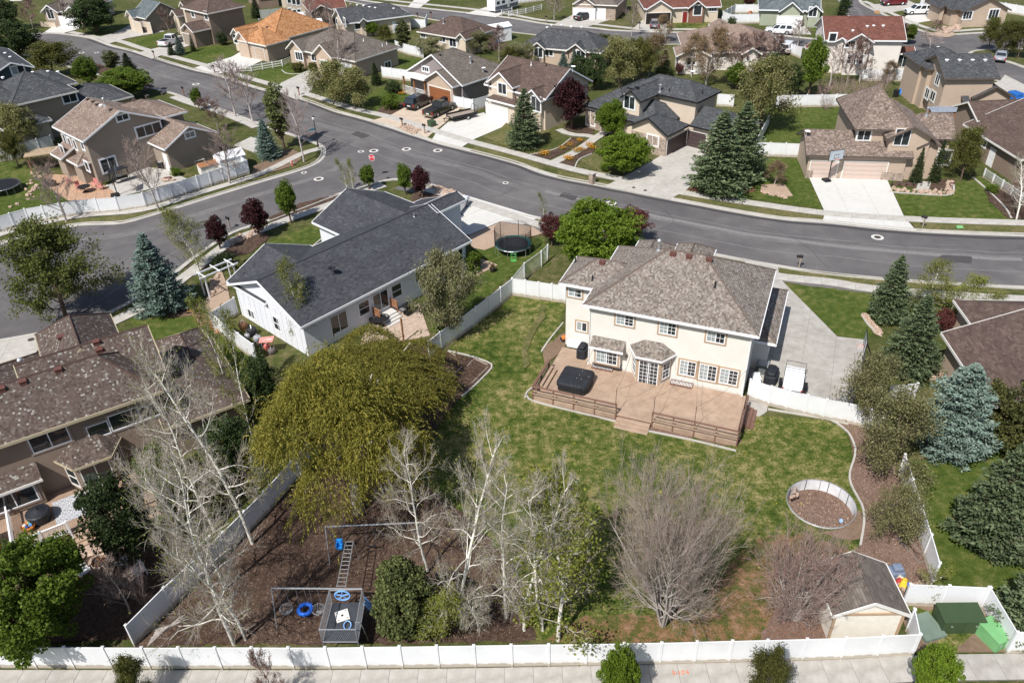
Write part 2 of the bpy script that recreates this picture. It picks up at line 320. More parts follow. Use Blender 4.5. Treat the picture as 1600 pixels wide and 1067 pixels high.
# houses
_jit=[0]
class House:
 def __init__(s,name,label,cat,ang,o,oz,wall,roof,fascia=None,z0=0.0):
  s.a=math.radians(ang);c=G(o[0],o[1],oz);s.O=np.array([c[0],c[1],0.0]);s.z0=z0
  s.root=thing(name,label,cat,tuple(s.O),s.a);s.wall,s.roof,s.fas=wall,roof,fascia or M_trim
  s.U=np.array([math.cos(s.a),math.sin(s.a),0]);s.V=np.array([-math.sin(s.a),math.cos(s.a),0]);s.blocks=[]
 def L(s,x,y,z):
  d=G(x,y,z)-s.O;return d@s.U,d@s.V
 def block(s,pts,z,roof='u:gg',pitch=0.5,u0=None,u1=None,v0=None,v1=None,ov=0.45,wall=None,rmat=None,base=None,zb=0.0,fas=None):
  """bounding rectangle, in the house's own axes, of eave corners seen at height z; then its walls and roof"""
  _jit[0]+=1;j=(_jit[0]%7)*0.006;ov=ov+j;z=z+j
  L=[s.L(p[0],p[1],p[2]if len(p)>2 else z)for p in pts]
  us=[q[0]for q in L];vs=[q[1]for q in L]
  u0=min(us)if u0 is None else u0;u1=max(us)if u1 is None else u1
  v0=min(vs)if v0 is None else v0;v1=max(vs)if v1 is None else v1
  ax,en=roof.split(':')
  B=dict(u0=u0,u1=u1,v0=v0,v1=v1,z=z,ov=ov,pitch=pitch,ax=ax,en=en,zb=zb)
  wm=wall or s.wall;rm=rmat or s.roof
  a0,a1,b0,b1=u0+ov,u1-ov,v0+ov,v1-ov
  zt=z+ov*pitch-0.10
  mb=MB();mb.box(a0,a1,b0,b1,zb,zt,0)
  if ax=='u':half=(v1-v0)/2;zr=z+half*pitch
  else:half=(u1-u0)/2;zr=z+half*pitch
  B['zr']=zr
  zg=zr-0.12
  if ax=='u':
   vm=(v0+v1)/2
   for k,uu in((0,a0),(1,a1)):
    if en[k]=='g':
     q=[(uu,b0,zt),(uu,b1,zt),(uu,vm,zg)];w=0.3 if k==0 else-0.3
     mb.face(q if k else q[::-1]);mb.face([(p[0]+w,p[1],p[2])for p in(q[::-1]if k else q)])
  else:
   um=(u0+u1)/2
   for k,vv in((0,b0),(1,b1)):
    if en[k]=='g':
     q=[(a0,vv,zt),(a1,vv,zt),(um,vv,zg)];w=0.3 if k==0 else-0.3
     mb.face(q if k==0 else q[::-1]);mb.face([(p[0],p[1]+w,p[2])for p in(q[::-1]if k==0 else q)])
  mb.build('wall',wm,s.root)
  if base:
   m2=MB();m2 .box(a0-.03,a1+.03,b0-.03,b1+.03,zb,zb+base[1]);m2 .build('wainscot',base[0],s.root)
  rb=MB();caps=[];rim=[]
  def plane(p,q,top):
   """p->q is the eave (anticlockwise from above), top: the ridge points from q's side back to p's"""
   P=[np.array(x,float)for x in[p,q]+top];e=P[1]-P[0];l=np.linalg.norm(e);e=e/l
   uv=[]
   for x in P:
    r=x-P[0];su=r@e;rest=r-su*e;uv.append((su,np.linalg.norm(rest)))
   o=3.7*len(rb.f);rb.face(P,0,[(a+o,b)for a,b in uv])
   rb.face([x-np.array([0,0,.14])for x in P[::-1]],1)
  if ax=='u':
   r0=u0+(half if en[0]=='h' else 0);r1=u1-(half if en[1]=='h' else 0)
   if r1<r0:r0=r1=(r0+r1)/2
   vm=(v0+v1)/2;R0=(r0,vm,zr);R1=(r1,vm,zr)
   plane((u0,v0,z),(u1,v0,z),[R1,R0]);plane((u1,v1,z),(u0,v1,z),[R0,R1])
   rim+=[((u0,v0,z),(u1,v0,z)),((u1,v1,z),(u0,v1,z))]
   if en[1]=='h':plane((u1,v0,z),(u1,v1,z),[R1]);rim.append(((u1,v0,z),(u1,v1,z)));caps+=[((u1,v0,z),R1),((u1,v1,z),R1)]
   else:rim+=[((u1,v0,z),R1),(R1,(u1,v1,z))]
   if en[0]=='h':plane((u0,v1,z),(u0,v0,z),[R0]);rim.append(((u0,v1,z),(u0,v0,z)));caps+=[((u0,v0,z),R0),((u0,v1,z),R0)]
   else:rim+=[((u0,v1,z),R0),(R0,(u0,v0,z))]
  else:
   r0=v0+(half if en[0]=='h' else 0);r1=v1-(half if en[1]=='h' else 0)
   if r1<r0:r0=r1=(r0+r1)/2
   um=(u0+u1)/2;R0=(um,r0,zr);R1=(um,r1,zr)
   plane((u1,v0,z),(u1,v1,z),[R1,R0]);plane((u0,v1,z),(u0,v0,z),[R0,R1])
   rim+=[((u1,v0,z),(u1,v1,z)),((u0,v1,z),(u0,v0,z))]
   if en[0]=='h':plane((u0,v0,z),(u1,v0,z),[R0]);rim.append(((u0,v0,z),(u1,v0,z)));caps+=[((u0,v0,z),R0),((u1,v0,z),R0)]
   else:rim+=[((u0,v0,z),R0),(R0,(u1,v0,z))]
   if en[1]=='h':plane((u1,v1,z),(u0,v1,z),[R1]);rim.append(((u1,v1,z),(u0,v1,z)));caps+=[((u0,v1,z),R1),((u1,v1,z),R1)]
   else:rim+=[((u1,v1,z),R1),(R1,(u0,v1,z))]
  if np.linalg.norm(np.array(R0)-np.array(R1))>0.2:caps.append((R0,R1))
  ro=rb.build('roof',[rm,M_trim],s.root)
  fb=MB()
  for p,q in rim:
   p,q=np.array(p),np.array(q);e=q-p;e2=np.array([e[0],e[1],0]);e2/=np.linalg.norm(e2);n=np.array([e2[1],-e2[0],0])*.05
   dn=np.array([0,0,-.20]);up=np.array([0,0,.012])
   fb.hexa([p+n+dn,q+n+dn,q-n*.2+dn,p-n*.2+dn],[p+n+up,q+n+up,q-n*.2+up,p-n*.2+up])
  fb.build('fascia',fas or s.fas,ro)
  cb=MB()
  for p,q in caps:
   cb.tube([np.array(p)-(0,0,.03),np.array(q)-(0,0,.03)],0.085,5,cap=True)
  if caps:cb.build('ridge_cap',SHCAP.get(rm.name,M_brown),ro)
  B['roof']=ro;s.blocks.append(B);return B
 def roofz(s,B,u,v):
  m=min((v-B['v0']),(B['v1']-v))if B['ax']=='u' else min(u-B['u0'],B['u1']-u)
  if B['ax']=='u':
   if B['en'][0]=='h':m=min(m,u-B['u0'])
   if B['en'][1]=='h':m=min(m,B['u1']-u)
  else:
   if B['en'][0]=='h':m=min(m,v-B['v0'])
   if B['en'][1]=='h':m=min(m,B['v1']-v)
  return B['z']+m*B['pitch']
 def onroof(s,B,px,py):
  for z in np.arange(B['zr']+.1,B['z'],-.02):
   u,v=s.L(px,py,z);h_=s.roofz(B,u,v)
   if h_>=z:break
  return u,v,z
 def face(s,B,f,d=0.0):
  ov=B['ov']
  if f=='f':return s.O+s.V*(B['v0']+ov-d),s.V
  if f=='b':return s.O+s.V*(B['v1']-ov+d),s.V
  if f=='r':return s.O+s.U*(B['u1']-ov+d),s.U
  return s.O+s.U*(B['u0']+ov-d),s.U
 def at(s,B,f,px,py):
  P,n=s.face(B,f);q=ray_plane(px,py,P,n)-s.O
  return(q@s.U if f in 'fb' else q@s.V),q[2]
 def frame(s,B,f):
  """matrix: local x rightwards along the wall seen from outside, y into the wall, z up"""
  ov=B['ov']
  if f=='f':return Matrix.Translation((0,B['v0']+ov,0)),1
  if f=='b':return Matrix.Translation((0,B['v1']-ov,0))@Matrix.Rotation(PI,4,'Z'),-1
  if f=='r':return Matrix.Translation((B['u1']-ov,0,0))@Matrix.Rotation(PI/2,4,'Z'),1
  return Matrix.Translation((B['u0']+ov,0,0))@Matrix.Rotation(-PI/2,4,'Z'),-1
 def _put(s,me_o,B,f,sx,z):
  F,sg=s.frame(B,f);me_o.matrix_local=F@Matrix.Translation((sx*sg,0,z));return me_o
 def win(s,B,f,px,py,w,h,style='slide',trim=None,fr=None,blind=False,z=None,glass=None,sx=None):
  if sx is None:sx,zz=s.at(B,f,px,py)
  else:zz=z
  if z is not None:zz=z
  zz=max(zz,h/2+B['zb']+0.05)
  return s._put(make_window(s.root,w,h,style,trim,fr or M_white,blind,glass),B,f,sx,zz)
 def win2(s,B,f,p,q,style='slide',**k):
  a,za=s.at(B,f,*p);b,zb=s.at(B,f,*q)
  return s.win(B,f,0,0,abs(a-b),abs(za-zb),style,sx=(a+b)/2,z=(za+zb)/2,**k)
 def garage(s,B,f,px,py,w,h=2.15,m=None,sx=None,trim=None):
  if sx is None:sx,_z=s.at(B,f,px,py)
  m=m or M_white
  fb=MB();t=.12
  fb.box(-w/2-t,-w/2,-.09,.02,0,h+t);fb.box(w/2,w/2+t,-.09,.02,0,h+t);fb.box(-w/2,w/2,-.09,.02,h,h+t)
  g=fb.build('garage_door',trim or M_trim,s.root);s._put(g,B,f,sx,B['zb']+0.02)
  n=max(2,round(w/0.62));pb=MB();hh=h/4
  pb.box(-w/2+.004,w/2-.004,-.035,.012,0.004,hh-.018)
  for k in range(n):
   a=-w/2+w*k/n+.06;b=-w/2+w*(k+1)/n-.06
   pb.box(a,b,-.052,-.036,.08,hh-.09)
  me=pb.mesh('door_panel',m)
  for r in range(4):link('door_panel',me,g,(0,0,r*hh))
  return g
 def door(s,B,f,px,py,w=.95,h=2.1,m=None,zb=None,sx=None,glass=False):
  if sx is None:sx,_z=s.at(B,f,px,py)
  db=MB();db.box(-w/2-.1,-w/2,-.07,.02,0,h+.1);db.box(w/2,w/2+.1,-.07,.02,0,h+.1);db.box(-w/2,w/2,-.07,.02,h,h+.1)
  db.box(-w/2+.003,w/2-.003,-.04,.01,.01,h-.003,1)
  if not glass:
   for a,b in((.15,.9),(1.05,1.9)):
    db.box(-w/2+.14,-.04,-.055,-.041,a,b,1);db.box(.04,w/2-.14,-.055,-.041,a,b,1)
  g=db.build('door',[M_trim,m or M_white],s.root);s._put(g,B,f,sx,(B['zb']if zb is None else zb))
  if glass:
   q=MB();q.box(-w/2+.12,w/2-.12,-.05,-.042,.2,h-.15);q.build('pane',M_glass,g)
  hb=MB();hb.lathe((w/2-.1,-.09,1.0),[(.03,0),(.035,.03),(.02,.06)],6);hb.build('handle',M_metal,g)
  return g
 def vent(s,B,px,py,kind='box',m=None):
  u,v,z=s.onroof(B,px,py)
  mb=MB()
  if kind=='box':
   mb.hexa([(-.22,-.2,-.1),(.22,-.2,-.1),(.22,.2,-.1),(-.22,.2,-.1)],[(-.2,-.18,.12),(.2,-.18,.12),(.2,.18,.18),(-.2,.18,.18)])
   mb.box(-.24,.24,-.23,.2,.12,.19);mm=m or M_rust
  elif kind=='flat':
   mb.lathe((0,0,-.1),[(.2,0),(.2,.16),(.27,.18),(.24,.25),(.1,.29)],10);mm=m or M_white
  elif kind=='pipe':
   mb.lathe((0,0,-.15),[(.16,0),(.10,.2),(.055,.24),(.055,.6),(.045,.6)],8);mm=m or M_dark
  elif kind=='flue':
   mb.lathe((0,0,-.2),[(.28,0),(.2,.3),(.11,.34),(.11,.95),(.19,1.0),(.19,1.12),(.08,1.22)],10);mm=m or M_metal
  elif kind=='dish':
   mb.tube([(0,0,-.1),(0,0,.45),(.1,0,.6)],.025,5)
   mb.lathe((.1,0,.6),[(.02,0),(.22,.05),(.33,.13),(.34,.15),(.2,.07),(.02,.03)],12);mm=m or M_white
  o=mb.build('roof_vent' if kind!='dish' else 'satellite_dish',mm,s.root,(u,v,z));return o
 def wp(s,u,v,z=0.0):
  p=s.O+s.U*u+s.V*v;return(p[0],p[1],z)
SHCAP={}
def make_window(parent,w,h,style='slide',trim=None,fr=None,blind=False,glass=None):
 """frame > pane (each), muntin_grid, surround"""
 fr=fr or M_white;t=0.07 if w>0.7 else.05
 fb=MB();fb.box(-w/2,w/2,-.06,.015,-h/2,-h/2+t);fb.box(-w/2,w/2,-.06,.015,h/2-t,h/2)
 fb.box(-w/2,-w/2+t,-.058,.015,-h/2+t,h/2-t);fb.box(w/2-t,w/2,-.058,.015,-h/2+t,h/2-t)
 iw,ih=w-2*t,h-2*t;x0,z0=-w/2+t,-h/2+t
 cols,rows={'slide':(2,1),'hung':(1,2),'one':(1,1),'grid':(2,1),'gridone':(1,1),'triple':(3,1),'gridhung':(1,2)}[style]
 for k in range(1,cols):c=x0+iw*k/cols;fb.box(c-t/2,c+t/2,-.05,.015,z0,z0+ih)
 for k in range(1,rows):c=z0+ih*k/rows;fb.box(x0,x0+iw,-.048,.015,c-t/2,c+t/2)
 o=fb.build('window',fr,parent)
 for i in range(cols):
  for j in range(rows):
   a=x0+iw*i/cols+(t/2 if i else 0);b=x0+iw*(i+1)/cols-(t/2 if i<cols-1 else 0)
   c=z0+ih*j/rows+(t/2 if j else 0);d=z0+ih*(j+1)/rows-(t/2 if j<rows-1 else 0)
   p=MB();p.box(a,b,-.022,.012,c,d);g=glass or(M_blind if(blind and(i==0))else M_glass)
   p.build('pane',g,o)
 if style.startswith('grid'):
  mb=MB();nx=max(2,round(iw/.3));nz=max(2,round(ih/.33))
  for k in range(1,nx):c=x0+iw*k/nx;mb.box(c-.014,c+.014,-.032,-.0225,z0,z0+ih)
  for k in range(1,nz):c=z0+ih*k/nz;mb.box(x0,x0+iw,-.034,-.0225,c-.014,c+.014)
  mb.build('muntin_grid',fr,o)
 if trim:
  s=.13;tb=MB()
  tb.box(-w/2-s,w/2+s,-.045,.01,h/2+.002,h/2+s);tb.box(-w/2-s,w/2+s,-.05,.01,-h/2-s,-h/2-.002)
  tb.box(-w/2-s,-w/2-.002,-.044,.01,-h/2,h/2);tb.box(w/2+.002,w/2+s,-.044,.01,-h/2,h/2)
  tb.build('surround',trim,o)
 return o
for _n,_c in(('weathered taupe shingles',(0.15,0.115,0.095)),('weathered wood shingles',(0.13,0.10,0.085)),('brown mottled shingles',(0.075,0.045,0.038)),('charcoal shingles',(0.033,0.033,0.036)),('slate grey shingles',(0.045,0.048,0.053)),
('taupe shingles',(0.15,0.11,0.09)),('grey brown shingles',(0.10,0.085,0.075)),('chocolate shingles',(0.075,0.053,0.045)),('cedar coloured shingles',(0.27,0.13,0.06)),
('red brown shingles',(0.11,0.045,0.035)),('blue grey shingles',(0.07,0.09,0.1)),('dusty rose shingles',(0.19,0.135,0.11))):
 SHCAP[_n]=mat('cap of '+_n,_c,0.9,0.2,4)
# the cream house in the middle
def bay(H,B,ua,ub,dep,z0,z1,cut,kind,wall,rm,trim,fr):
 """three sided bay on the front wall: angled side windows, a door or window between, and its own little roof"""
 v=B['v0']+B['ov'];c=cut
 foot=[(ua,v+.05),(ua+c,v-dep),(ub-c,v-dep),(ub,v+.05)]
 mb=MB();mb.prism(foot,z0,z1,0);b=mb.build('bay',wall,H.root)
 e=.3
 ev=[(ua-e,v+.02,z1),(ua+c-e*.5,v-dep-e,z1),(ub-c+e*.5,v-dep-e,z1),(ub+e,v+.02,z1)]
 um=(ua+ub)/2;wtop=(ub-ua)*.22;T=[(um-wtop,v+.02,z1+dep*.62+.1),(um+wtop,v+.02,z1+dep*.62+.1)]
 rb=MB()
 def pl(P):
  a=np.array(P[0]);d=np.array(P[1])-a;d=d/np.linalg.norm(d);uv=[]
  for p in P:
   r=np.array(p)-a;s_=r@d;uv.append((s_,float(np.linalg.norm(r-s_*d))))
  rb.face(P,0,uv)
 pl([ev[0],ev[1],T[0]]);pl([ev[1],ev[2],T[1],T[0]]);pl([ev[2],ev[3],T[1]])
 for p,q in((ev[0],ev[1]),(ev[1],ev[2]),(ev[2],ev[3])):
  p,q=np.array(p),np.array(q);e2=q-p;e2/=np.linalg.norm(e2);n=np.array([e2[1],-e2[0],0])*.05;dn=np.array([0,0,-.16])
  rb.hexa([p+n+dn,q+n+dn,q-n+dn,p-n+dn],[p+n,q+n,q-n,p-n],1)
 rb.face([(x[0],x[1],x[2]-.15)for x in ev[::-1]],1)
 rb.build('bay_roof',[rm,H.fas],b)
 w=ub-ua-2*c-.22
 if kind=='door':
  hh=min(2.15,z1-z0-.25)
  o=make_window(b,w,hh,'grid' if H.grid else 'slide',trim,fr,False);o.name='patio_door';o.matrix_local=Matrix.Translation((um,v-dep,z0+hh/2+.06))
 else:
  o=make_window(b,w,1.2,'grid',trim,fr,False);o.matrix_local=Matrix.Translation((um,v-dep,(z0+z1)/2+.1))
 for p,q in((foot[0],foot[1]),(foot[2],foot[3])):
  L=math.hypot(q[0]-p[0],q[1]-p[1]);a=math.atan2(q[1]-p[1],q[0]-p[0])
  o=make_window(b,L*.62,1.55,'gridhung' if H.grid else 'hung',trim,fr,False)
  o.matrix_local=Matrix.Translation(((p[0]+q[0])/2,(p[1]+q[1])/2,(z0+z1)/2))@Matrix.Rotation(a,4,'Z')
 return b
H1=House('two_storey_house','cream two storey house with a mottled brown hip roof behind the wide rosy deck','house',-22.8,(911.2,475),6.1,W_cream,SH_main,M_white)
H1 .grid=True
A=H1 .block([(911.2,475),(1186.2,525.8),(1212,422)],6.1,'u:hh',.60)
Bw=H1 .block([(873.5,442),(902,400.5)],6.1,'u:hh',.60,u1=4)
H1 .block([],6.0,'u:hg',.60,u0=1.0,u1=6,v0=2.6,v1=9.3)
H1 .block([],6.8,'v:gh',.66,u0=1.7,u1=4.9,v0=4.5,v1=10.3)
H1 .block([],6.8,'v:gh',.66,u0=4.9,u1=8.1,v0=4.5,v1=10.8)
Gr=H1 .block([],2.9,'v:hh',.55,u0=9.8,u1=14.25,v0=4.2,v1=12.8)
H1m=A
for p,q in(((963,489),(990,511)),((1031,501),(1056,525)),((1105,516),(1132,538)),((1063,561),(1086,589)),((1094,567),(1118,597)),((1126,574),(1151,603))):
 H1 .win2(A,'f',p,q,'grid',trim=M_trimtan,blind=True)
H1 .win2(Bw,'f',(888,449),(909,466),'grid',trim=M_trimtan,blind=True);H1 .win2(Bw,'f',(901,501),(917.5,519),'slide',trim=M_trimtan,blind=True)
bay(H1,A,4.0,7.1,1.05,.3,2.95,.68,'door',W_cream,SH_main,M_trimtan,M_white)
v=A['v0']+A['ov'];b=MB();b.box(1.0,3.15,v-.5,v+.05,.95,2.62);b.box(.95,3.2,v-.56,v+.05,.83,.95,1)
bb=b.build('box_bay',[W_cream,M_brown],H1 .root)
o=make_window(bb,1.75,1.25,'grid',M_trimtan,M_white,True);o.matrix_local=Matrix.Translation((2.08,v-.5,1.72))
b=MB();P=[(.75,v-.8,2.62),(3.4,v-.8,2.62),(3.4,v+.02,3.2),(.75,v+.02,3.2)]
b.face(P,0,[(0,0),(2.65,0),(2.65,1),(0,1)]);b.face([(x,y,z-.12)for x,y,z in P[::-1]],1);b.box(.72,3.43,-.83+v,v-.78,2.45,2.63,1)
b.build('bay_roof',[SH_main,M_white],bb)
for px,py in((1051.5,398),(1076.5,402),(1108,407)):H1 .vent(H1m,px,py)
H1 .vent(Bw,941,411);H1 .vent(A,1117,448,'pipe');H1 .vent(Bw,925.5,438,'pipe');H1 .vent(A,1029,392,'flue')
H1 .vent(Bw,899,410,'pipe')
b=MB()
for u in(A['u0']+.45,A['u1']-.52):
 b.tube([(u+.02,v-.06,5.95),(u+.02,v-.06,.5),(u+.02,v-.22,.42)],.045,5)
b.build('downspout',M_white,H1 .root)
b=MB();b.lathe((3.55,v-.1,1.75),[(.04,0),(.09,.06),(.1,.3),(.04,.38)],8);b.build('wall_lantern',M_brown,H1 .root)
# white house with the long charcoal roof
def Z(x0,y0,s):return lambda x,y:(x0+x/s,y0+y/s)
q=Z(320,280,3.636)
H2=House('white_house','long white single storey house with plain charcoal gable roofs on the street corner','house',47,q(545,842),3.3,W_white,SH_dark,M_white);H2 .grid=False
A=H2 .block([q(545,842),q(1510,347)],3.3,'u:gg',.42,v0=0,v1=11.0)
H2 .block([q(608,243),q(1030,75)],3.3,'v:gg',.42,v0=5.4)
H2 .block([],3.3,'v:gg',.44,u0=.2,u1=9.2,v0=5.4,v1=11.4)
H2 .block([],5.05,'u:gg',.42,u0=19.4,u1=23.4,v0=4.2,v1=6.7)
Gg=H2 .block([],3.1,'u:gg',.36,u0=16.5,u1=23.6,v0=5.0,v1=11.2)
for a_,b_,st in((q(1430,405),q(1460,460),'hung'),(q(1197,512),q(1250,580),'slide'),(q(1058,585),q(1120,680),'hung'),(q(870,680),q(938,780),'hung')):
 x0,z0=H2 .at(A,'f',*a_);x1,z1=H2 .at(A,'f',*b_)
 c_=((a_[0]+b_[0])/2,(a_[1]+b_[1])/2);H2 .win(A,'f',c_[0],c_[1],{'hung':1.2,'slide':1.3}[st]*(1 if a_[0]<700 else.8),1.35 if st=='hung' else 1.1,st,trim=M_white)
for c_ in(q(1000,695),q(760,800)):
 sx,zz=H2 .at(A,'f',*c_);o=H2 .win(A,'f',0,0,1.75,2.05,'slide',sx=sx,z=1.55);o.name='sliding_door'
H2 .win(A,'l',q(410,820)[0],q(410,820)[1],.9,1.4,'hung',trim=M_white)
H2 .win(A,'l',q(265,765)[0],q(265,765)[1],1.0,.9,'slide',trim=M_white)
H2 .garage(Gg,'r',712,330,4.9,sx=8.6)
H2 .vent(A,*q(725,548),'dish',M_dark);H2 .vent(A,*q(1190,215),'pipe',M_metal);H2 .vent(A,*q(228,555),'pipe');H2 .vent(A,*q(1133,155),'pipe')
b=MB()
for k in range(5):b.box(3.2,19.2,.43-.02,.47,.15+k*.14,.15+k*.14+.125)
b.build('skirting_board',M_white,H2 .root)
b=MB()
for k in range(12):b.box(.40,.455,1.0+k*.84,1.05+k*.84,.1,3.2)
b.build('siding_batten',M_white,H2 .root)
# brown house at the lower left
q=Z(0,480,4.444)
H3=House('brown_house','large brown stucco house with speckled brown hip roofs beside the bare birches','house',32,q(0,965),5.8,W_brownst,SH_brown,mat('beige gutter',(0.42,0.36,0.25),0.6,0.05));H3 .grid=False
A=H3 .block([q(1130,575)],5.8,'u:gh',.80,u0=-10,v0=0,v1=6.0)
W2=H3 .block([],5.8,'u:gg',.78,u0=2,u1=10.5,v0=2.6,v1=8.1)
T3=H3 .block([],5.8,'v:gh',.80,u0=3.4,u1=8.7,v0=5,v1=12.8)
H3 .block([],3.0,'u:hh',.5,u0=-6,u1=3.3,v0=6,v1=15.2)
R3=H3 .block([],3.0,'u:gh',.42,u0=9.0,u1=15.0,v0=-.4,v1=9.6)
H3 .block([],3.0,'v:hh',.55,u0=11.0,u1=14.6,v0=4,v1=11.4)
tr=mat('pale brown trim',(0.30,0.24,0.20),0.7,.05)
for x,y,w_,h_,st in((345,918,2.3,1.25,'slide'),(685,852,1.35,1.1,'one'),(865,775,1.9,1.3,'one'),(1035,722,1.3,1.1,'one'),(733,948,1.3,.65,'one'),(780,1035,1.35,1.6,'hung')):
 H3 .win(A,'f',q(x,y)[0],q(x,y)[1],w_,h_,st,trim=tr)
for x,y in((405,438),(160,522),(10,572)):H3 .vent(A,*q(x,y))
for x,y in((668,247),(690,302)):H3 .vent(W2,*q(x,y))
for x,y in((1138,252),(1215,228)):H3 .vent(R3,*q(x,y))
H3 .vent(T3,*q(425,213));H3 .vent(A,38,578,'flue')
q3=Z(0,680,4.85)
uu=[H3 .L(*q3(x,y),.7)[0]for x,y in((395,470),(700,430))]
bay(H3,A,2.55,6.1,1.35,.5,3.05,.75,'door',W_brownst,SH_brown,tr,M_trim)
v=A['v0']+A['ov'];b=MB();b.box(-3.2,1.0,v-.75,v+.05,.7,2.75);bb=b.build('box_bay',W_brownst,H3 .root)
o=make_window(bb,2.6,1.3,'slide',tr,M_white,False);o.matrix_local=Matrix.Translation((-.6,v-.75,1.75))
b=MB();P=[(-3.5,v-1.05,2.75),(1.3,v-1.05,2.75),(1.3,v+.02,3.5),(-3.5,v+.02,3.5)]
b.face(P,0,[(0,0),(4.8,0),(4.8,1.3),(0,1.3)]);b.face([(x,y,z-.12)for x,y,z in P[::-1]],1);b.box(-3.53,1.33,v-1.09,v-1.04,2.6,2.77,1)
b.build('bay_roof',[SH_brown,M_trim],bb)
# houses up the left side
q=Z(0,0,4)
H4=House('gabled_house','greige house with a wide taupe gable above the long curving white fence','house',47,q(520,885),5.6,W_greige,SH_tan,M_white)
A=H4 .block([q(520,885),q(1030,740),q(325,790)],5.6,'v:gg',.45)
H4 .block([q(1010,765),q(1215,712)],5.2,'u:gh',.45,u0=A['u1']-3.5,v0=1.6,v1=9.5)
Gg=H4 .block([q(1025,935),q(1370,830)],3.2,'v:gg',.5,v1=3.0)
Lw=H4 .block([],2.7,'v:hh',.5,u0=-1.2,u1=2.5,v0=1.0,v1=4.2)
H4 .block([],2.7,'v:gg',.5,u0=-1.6,u1=2.5,v0=4.9,v1=8.0)
for x,y,w_,h_,st in((765,735,1.5,.75,'slide'),(930,812,3.3,1.35,'triple'),(680,1030,1.9,1.7,'slide')):H4 .win(A,'f',x/4,y/4,w_,h_,st,trim=M_white)
H4 .win(Gg,'f',1187/4,843/4,1.3,.7,'slide',trim=M_white)
for x,y in((405,870),(437,892),(470,905),(515,905)):H4 .win(A,'l',x/4,y/4,.75,1.3,'one',trim=M_white)
for x,y in((390,940),(545,1040)):H4 .win(Lw,'l',x/4,y/4,1.0,1.2,'one',trim=M_white)
H4 .door(Gg,'l',1030/4,970/4)
for x,y in((550,625),(583,640),(607,658),(692,690),(835,630),(920,605),(1020,587)):H4 .vent(A if x<750 else H4 .blocks[1],x/4,y/4,'box',M_brown)
H4 .vent(A,632/4,662/4,'flat');H4 .vent(A,657/4,662/4,'flue')
H5=House('slate_roof_house','two storey greige house with charcoal hip roofs dotted with white round vents','house',44,q(150,635),5.6,W_greige,SH_slate,M_trim)
A=H5 .block([q(150,635),q(280,595),q(45,600)],5.6,'v:hh',.5,v1=11)
B5=H5 .block([q(300,605),q(490,568)],5.6,'u:hh',.5,u0=-2,v1=10)
C5=H5 .block([q(525,535)],5.6,'v:hh',.5,u0=3.5,v0=3.5,v1=12.5)
D5=H5 .block([q(835,600)],3.0,'u:hh',.45,u0=5,v1=9)
H5 .block([],5.6,'u:hh',.5,u0=-9,u1=2,v0=4.5,v1=12)
H5 .win(B5,'f',435/4,612/4,1.9,1.3,'slide',trim=M_white);H5 .win(A,'l',130/4,650/4,1.1,1.3,'one',trim=M_white)
for x,y in((160,457),(180,463),(205,455),(252,490),(300,450),(362,452),(18,488)):H5 .vent(A if x<260 else C5,x/4,y/4,'flat')
H6=House('navy_house','dark blue gabled house with a small white framed gable window behind the olive tree','house',40,(-12,117),5.6,W_navy,SH_slate,M_white)
A=H6 .block([(-12,117),(42,96.7)],5.6,'v:gg',.42,v1=16)
H6 .win(A,'f',27.7,109.5,1.8,1.2,'slide',trim=M_white,blind=True);H6 .vent(A,8,84,'flat');H6 .vent(A,16,90,'flat')
H6b=House('pale_blue_house','light grey two storey house at the frame edge beyond the small blossoming tree','house',44,(-40,175),5.6,W_sand,SH_slate,M_white)
A=H6b.block([],5.6,'u:hh',.5,u0=0,u1=7,v0=0,v1=9);H6b.block([],3,'u:hh',.5,u0=2,u1=8.2,v0=-2.5,v1=4)
H6b.win(A,'f',-5,172,1.2,1.4,'one',trim=M_white);H6b.win(A,'r',2,168,1.2,1.4,'one',trim=M_white)
q=Z(60,0,6.667)
H7=House('stone_house','pale stone house with a white garage door at the top of the curving street','house',-12,q(60,120),3.0,W_sand,SH_greyb,M_white)
A=H7 .block([q(60,120),q(430,120)],3.0,'u:hh',.5,v1=13)
g1=H7 .block([q(60,115),q(190,135)],3.0,'v:gg',.7,v0=A['v0']-.9,v1=A['v0']+6,wall=W_stone);g2_=H7 .block([q(235,140),q(400,150)],3.0,'v:gg',.6,v0=A['v0']-1.2,v1=A['v0']+6)
H7 .win(g1,'f',*q(125,150),1.6,2.0,'slide',trim=M_trim);H7 .garage(g2_,'f',*q(318,210),4.6)
H8=House('green_roof_house','brick fronted house with a grey green gable roof and two cream garage doors','house',-40,q(950,160),3.0,W_greige,SH_blue,M_trim)
A=H8 .block([q(950,160),q(1150,190),q(1390,100)],3.0,'u:gg',.62)
g1=H8 .block([q(950,160),q(1050,172)],3.0,'v:gg',.9,v1=A['v0']+5,v0=A['v0']-1.0,wall=W_sand)
H8 .garage(g1,'f',*q(1030,250),2.7,m=W_sand);H8 .garage(A,'f',*q(1135,262),2.6,m=W_sand)
q=Z(240,0,5)
H9=House('chocolate_roof_house','two storey brown house with chocolate roofs beside the parked white pickup','house',-42,q(200,60),5.8,W_brownst,SH_choc,M_trim)
A=H9 .block([q(210,62),q(415,100),q(715,48)],5.8,'v:hh',.5)
Gg=H9 .block([q(205,228),q(320,250),q(570,195)],3.0,'v:gh',.55)
g1=H9 .block([q(125,120),q(200,130)],3.6,'v:gg',.8,v1=A['v0']+6,wall=W_sand);H9 .block([q(195,50),q(240,60)],5.8,'v:gg',.9,v1=A['v0']+4.5,wall=W_sand)
H9 .garage(Gg,'f',*q(262,290),2.9,m=M_greywood);H9 .win(Gg,'r',*q(530,240),1.3,1.0,'one',trim=M_white)
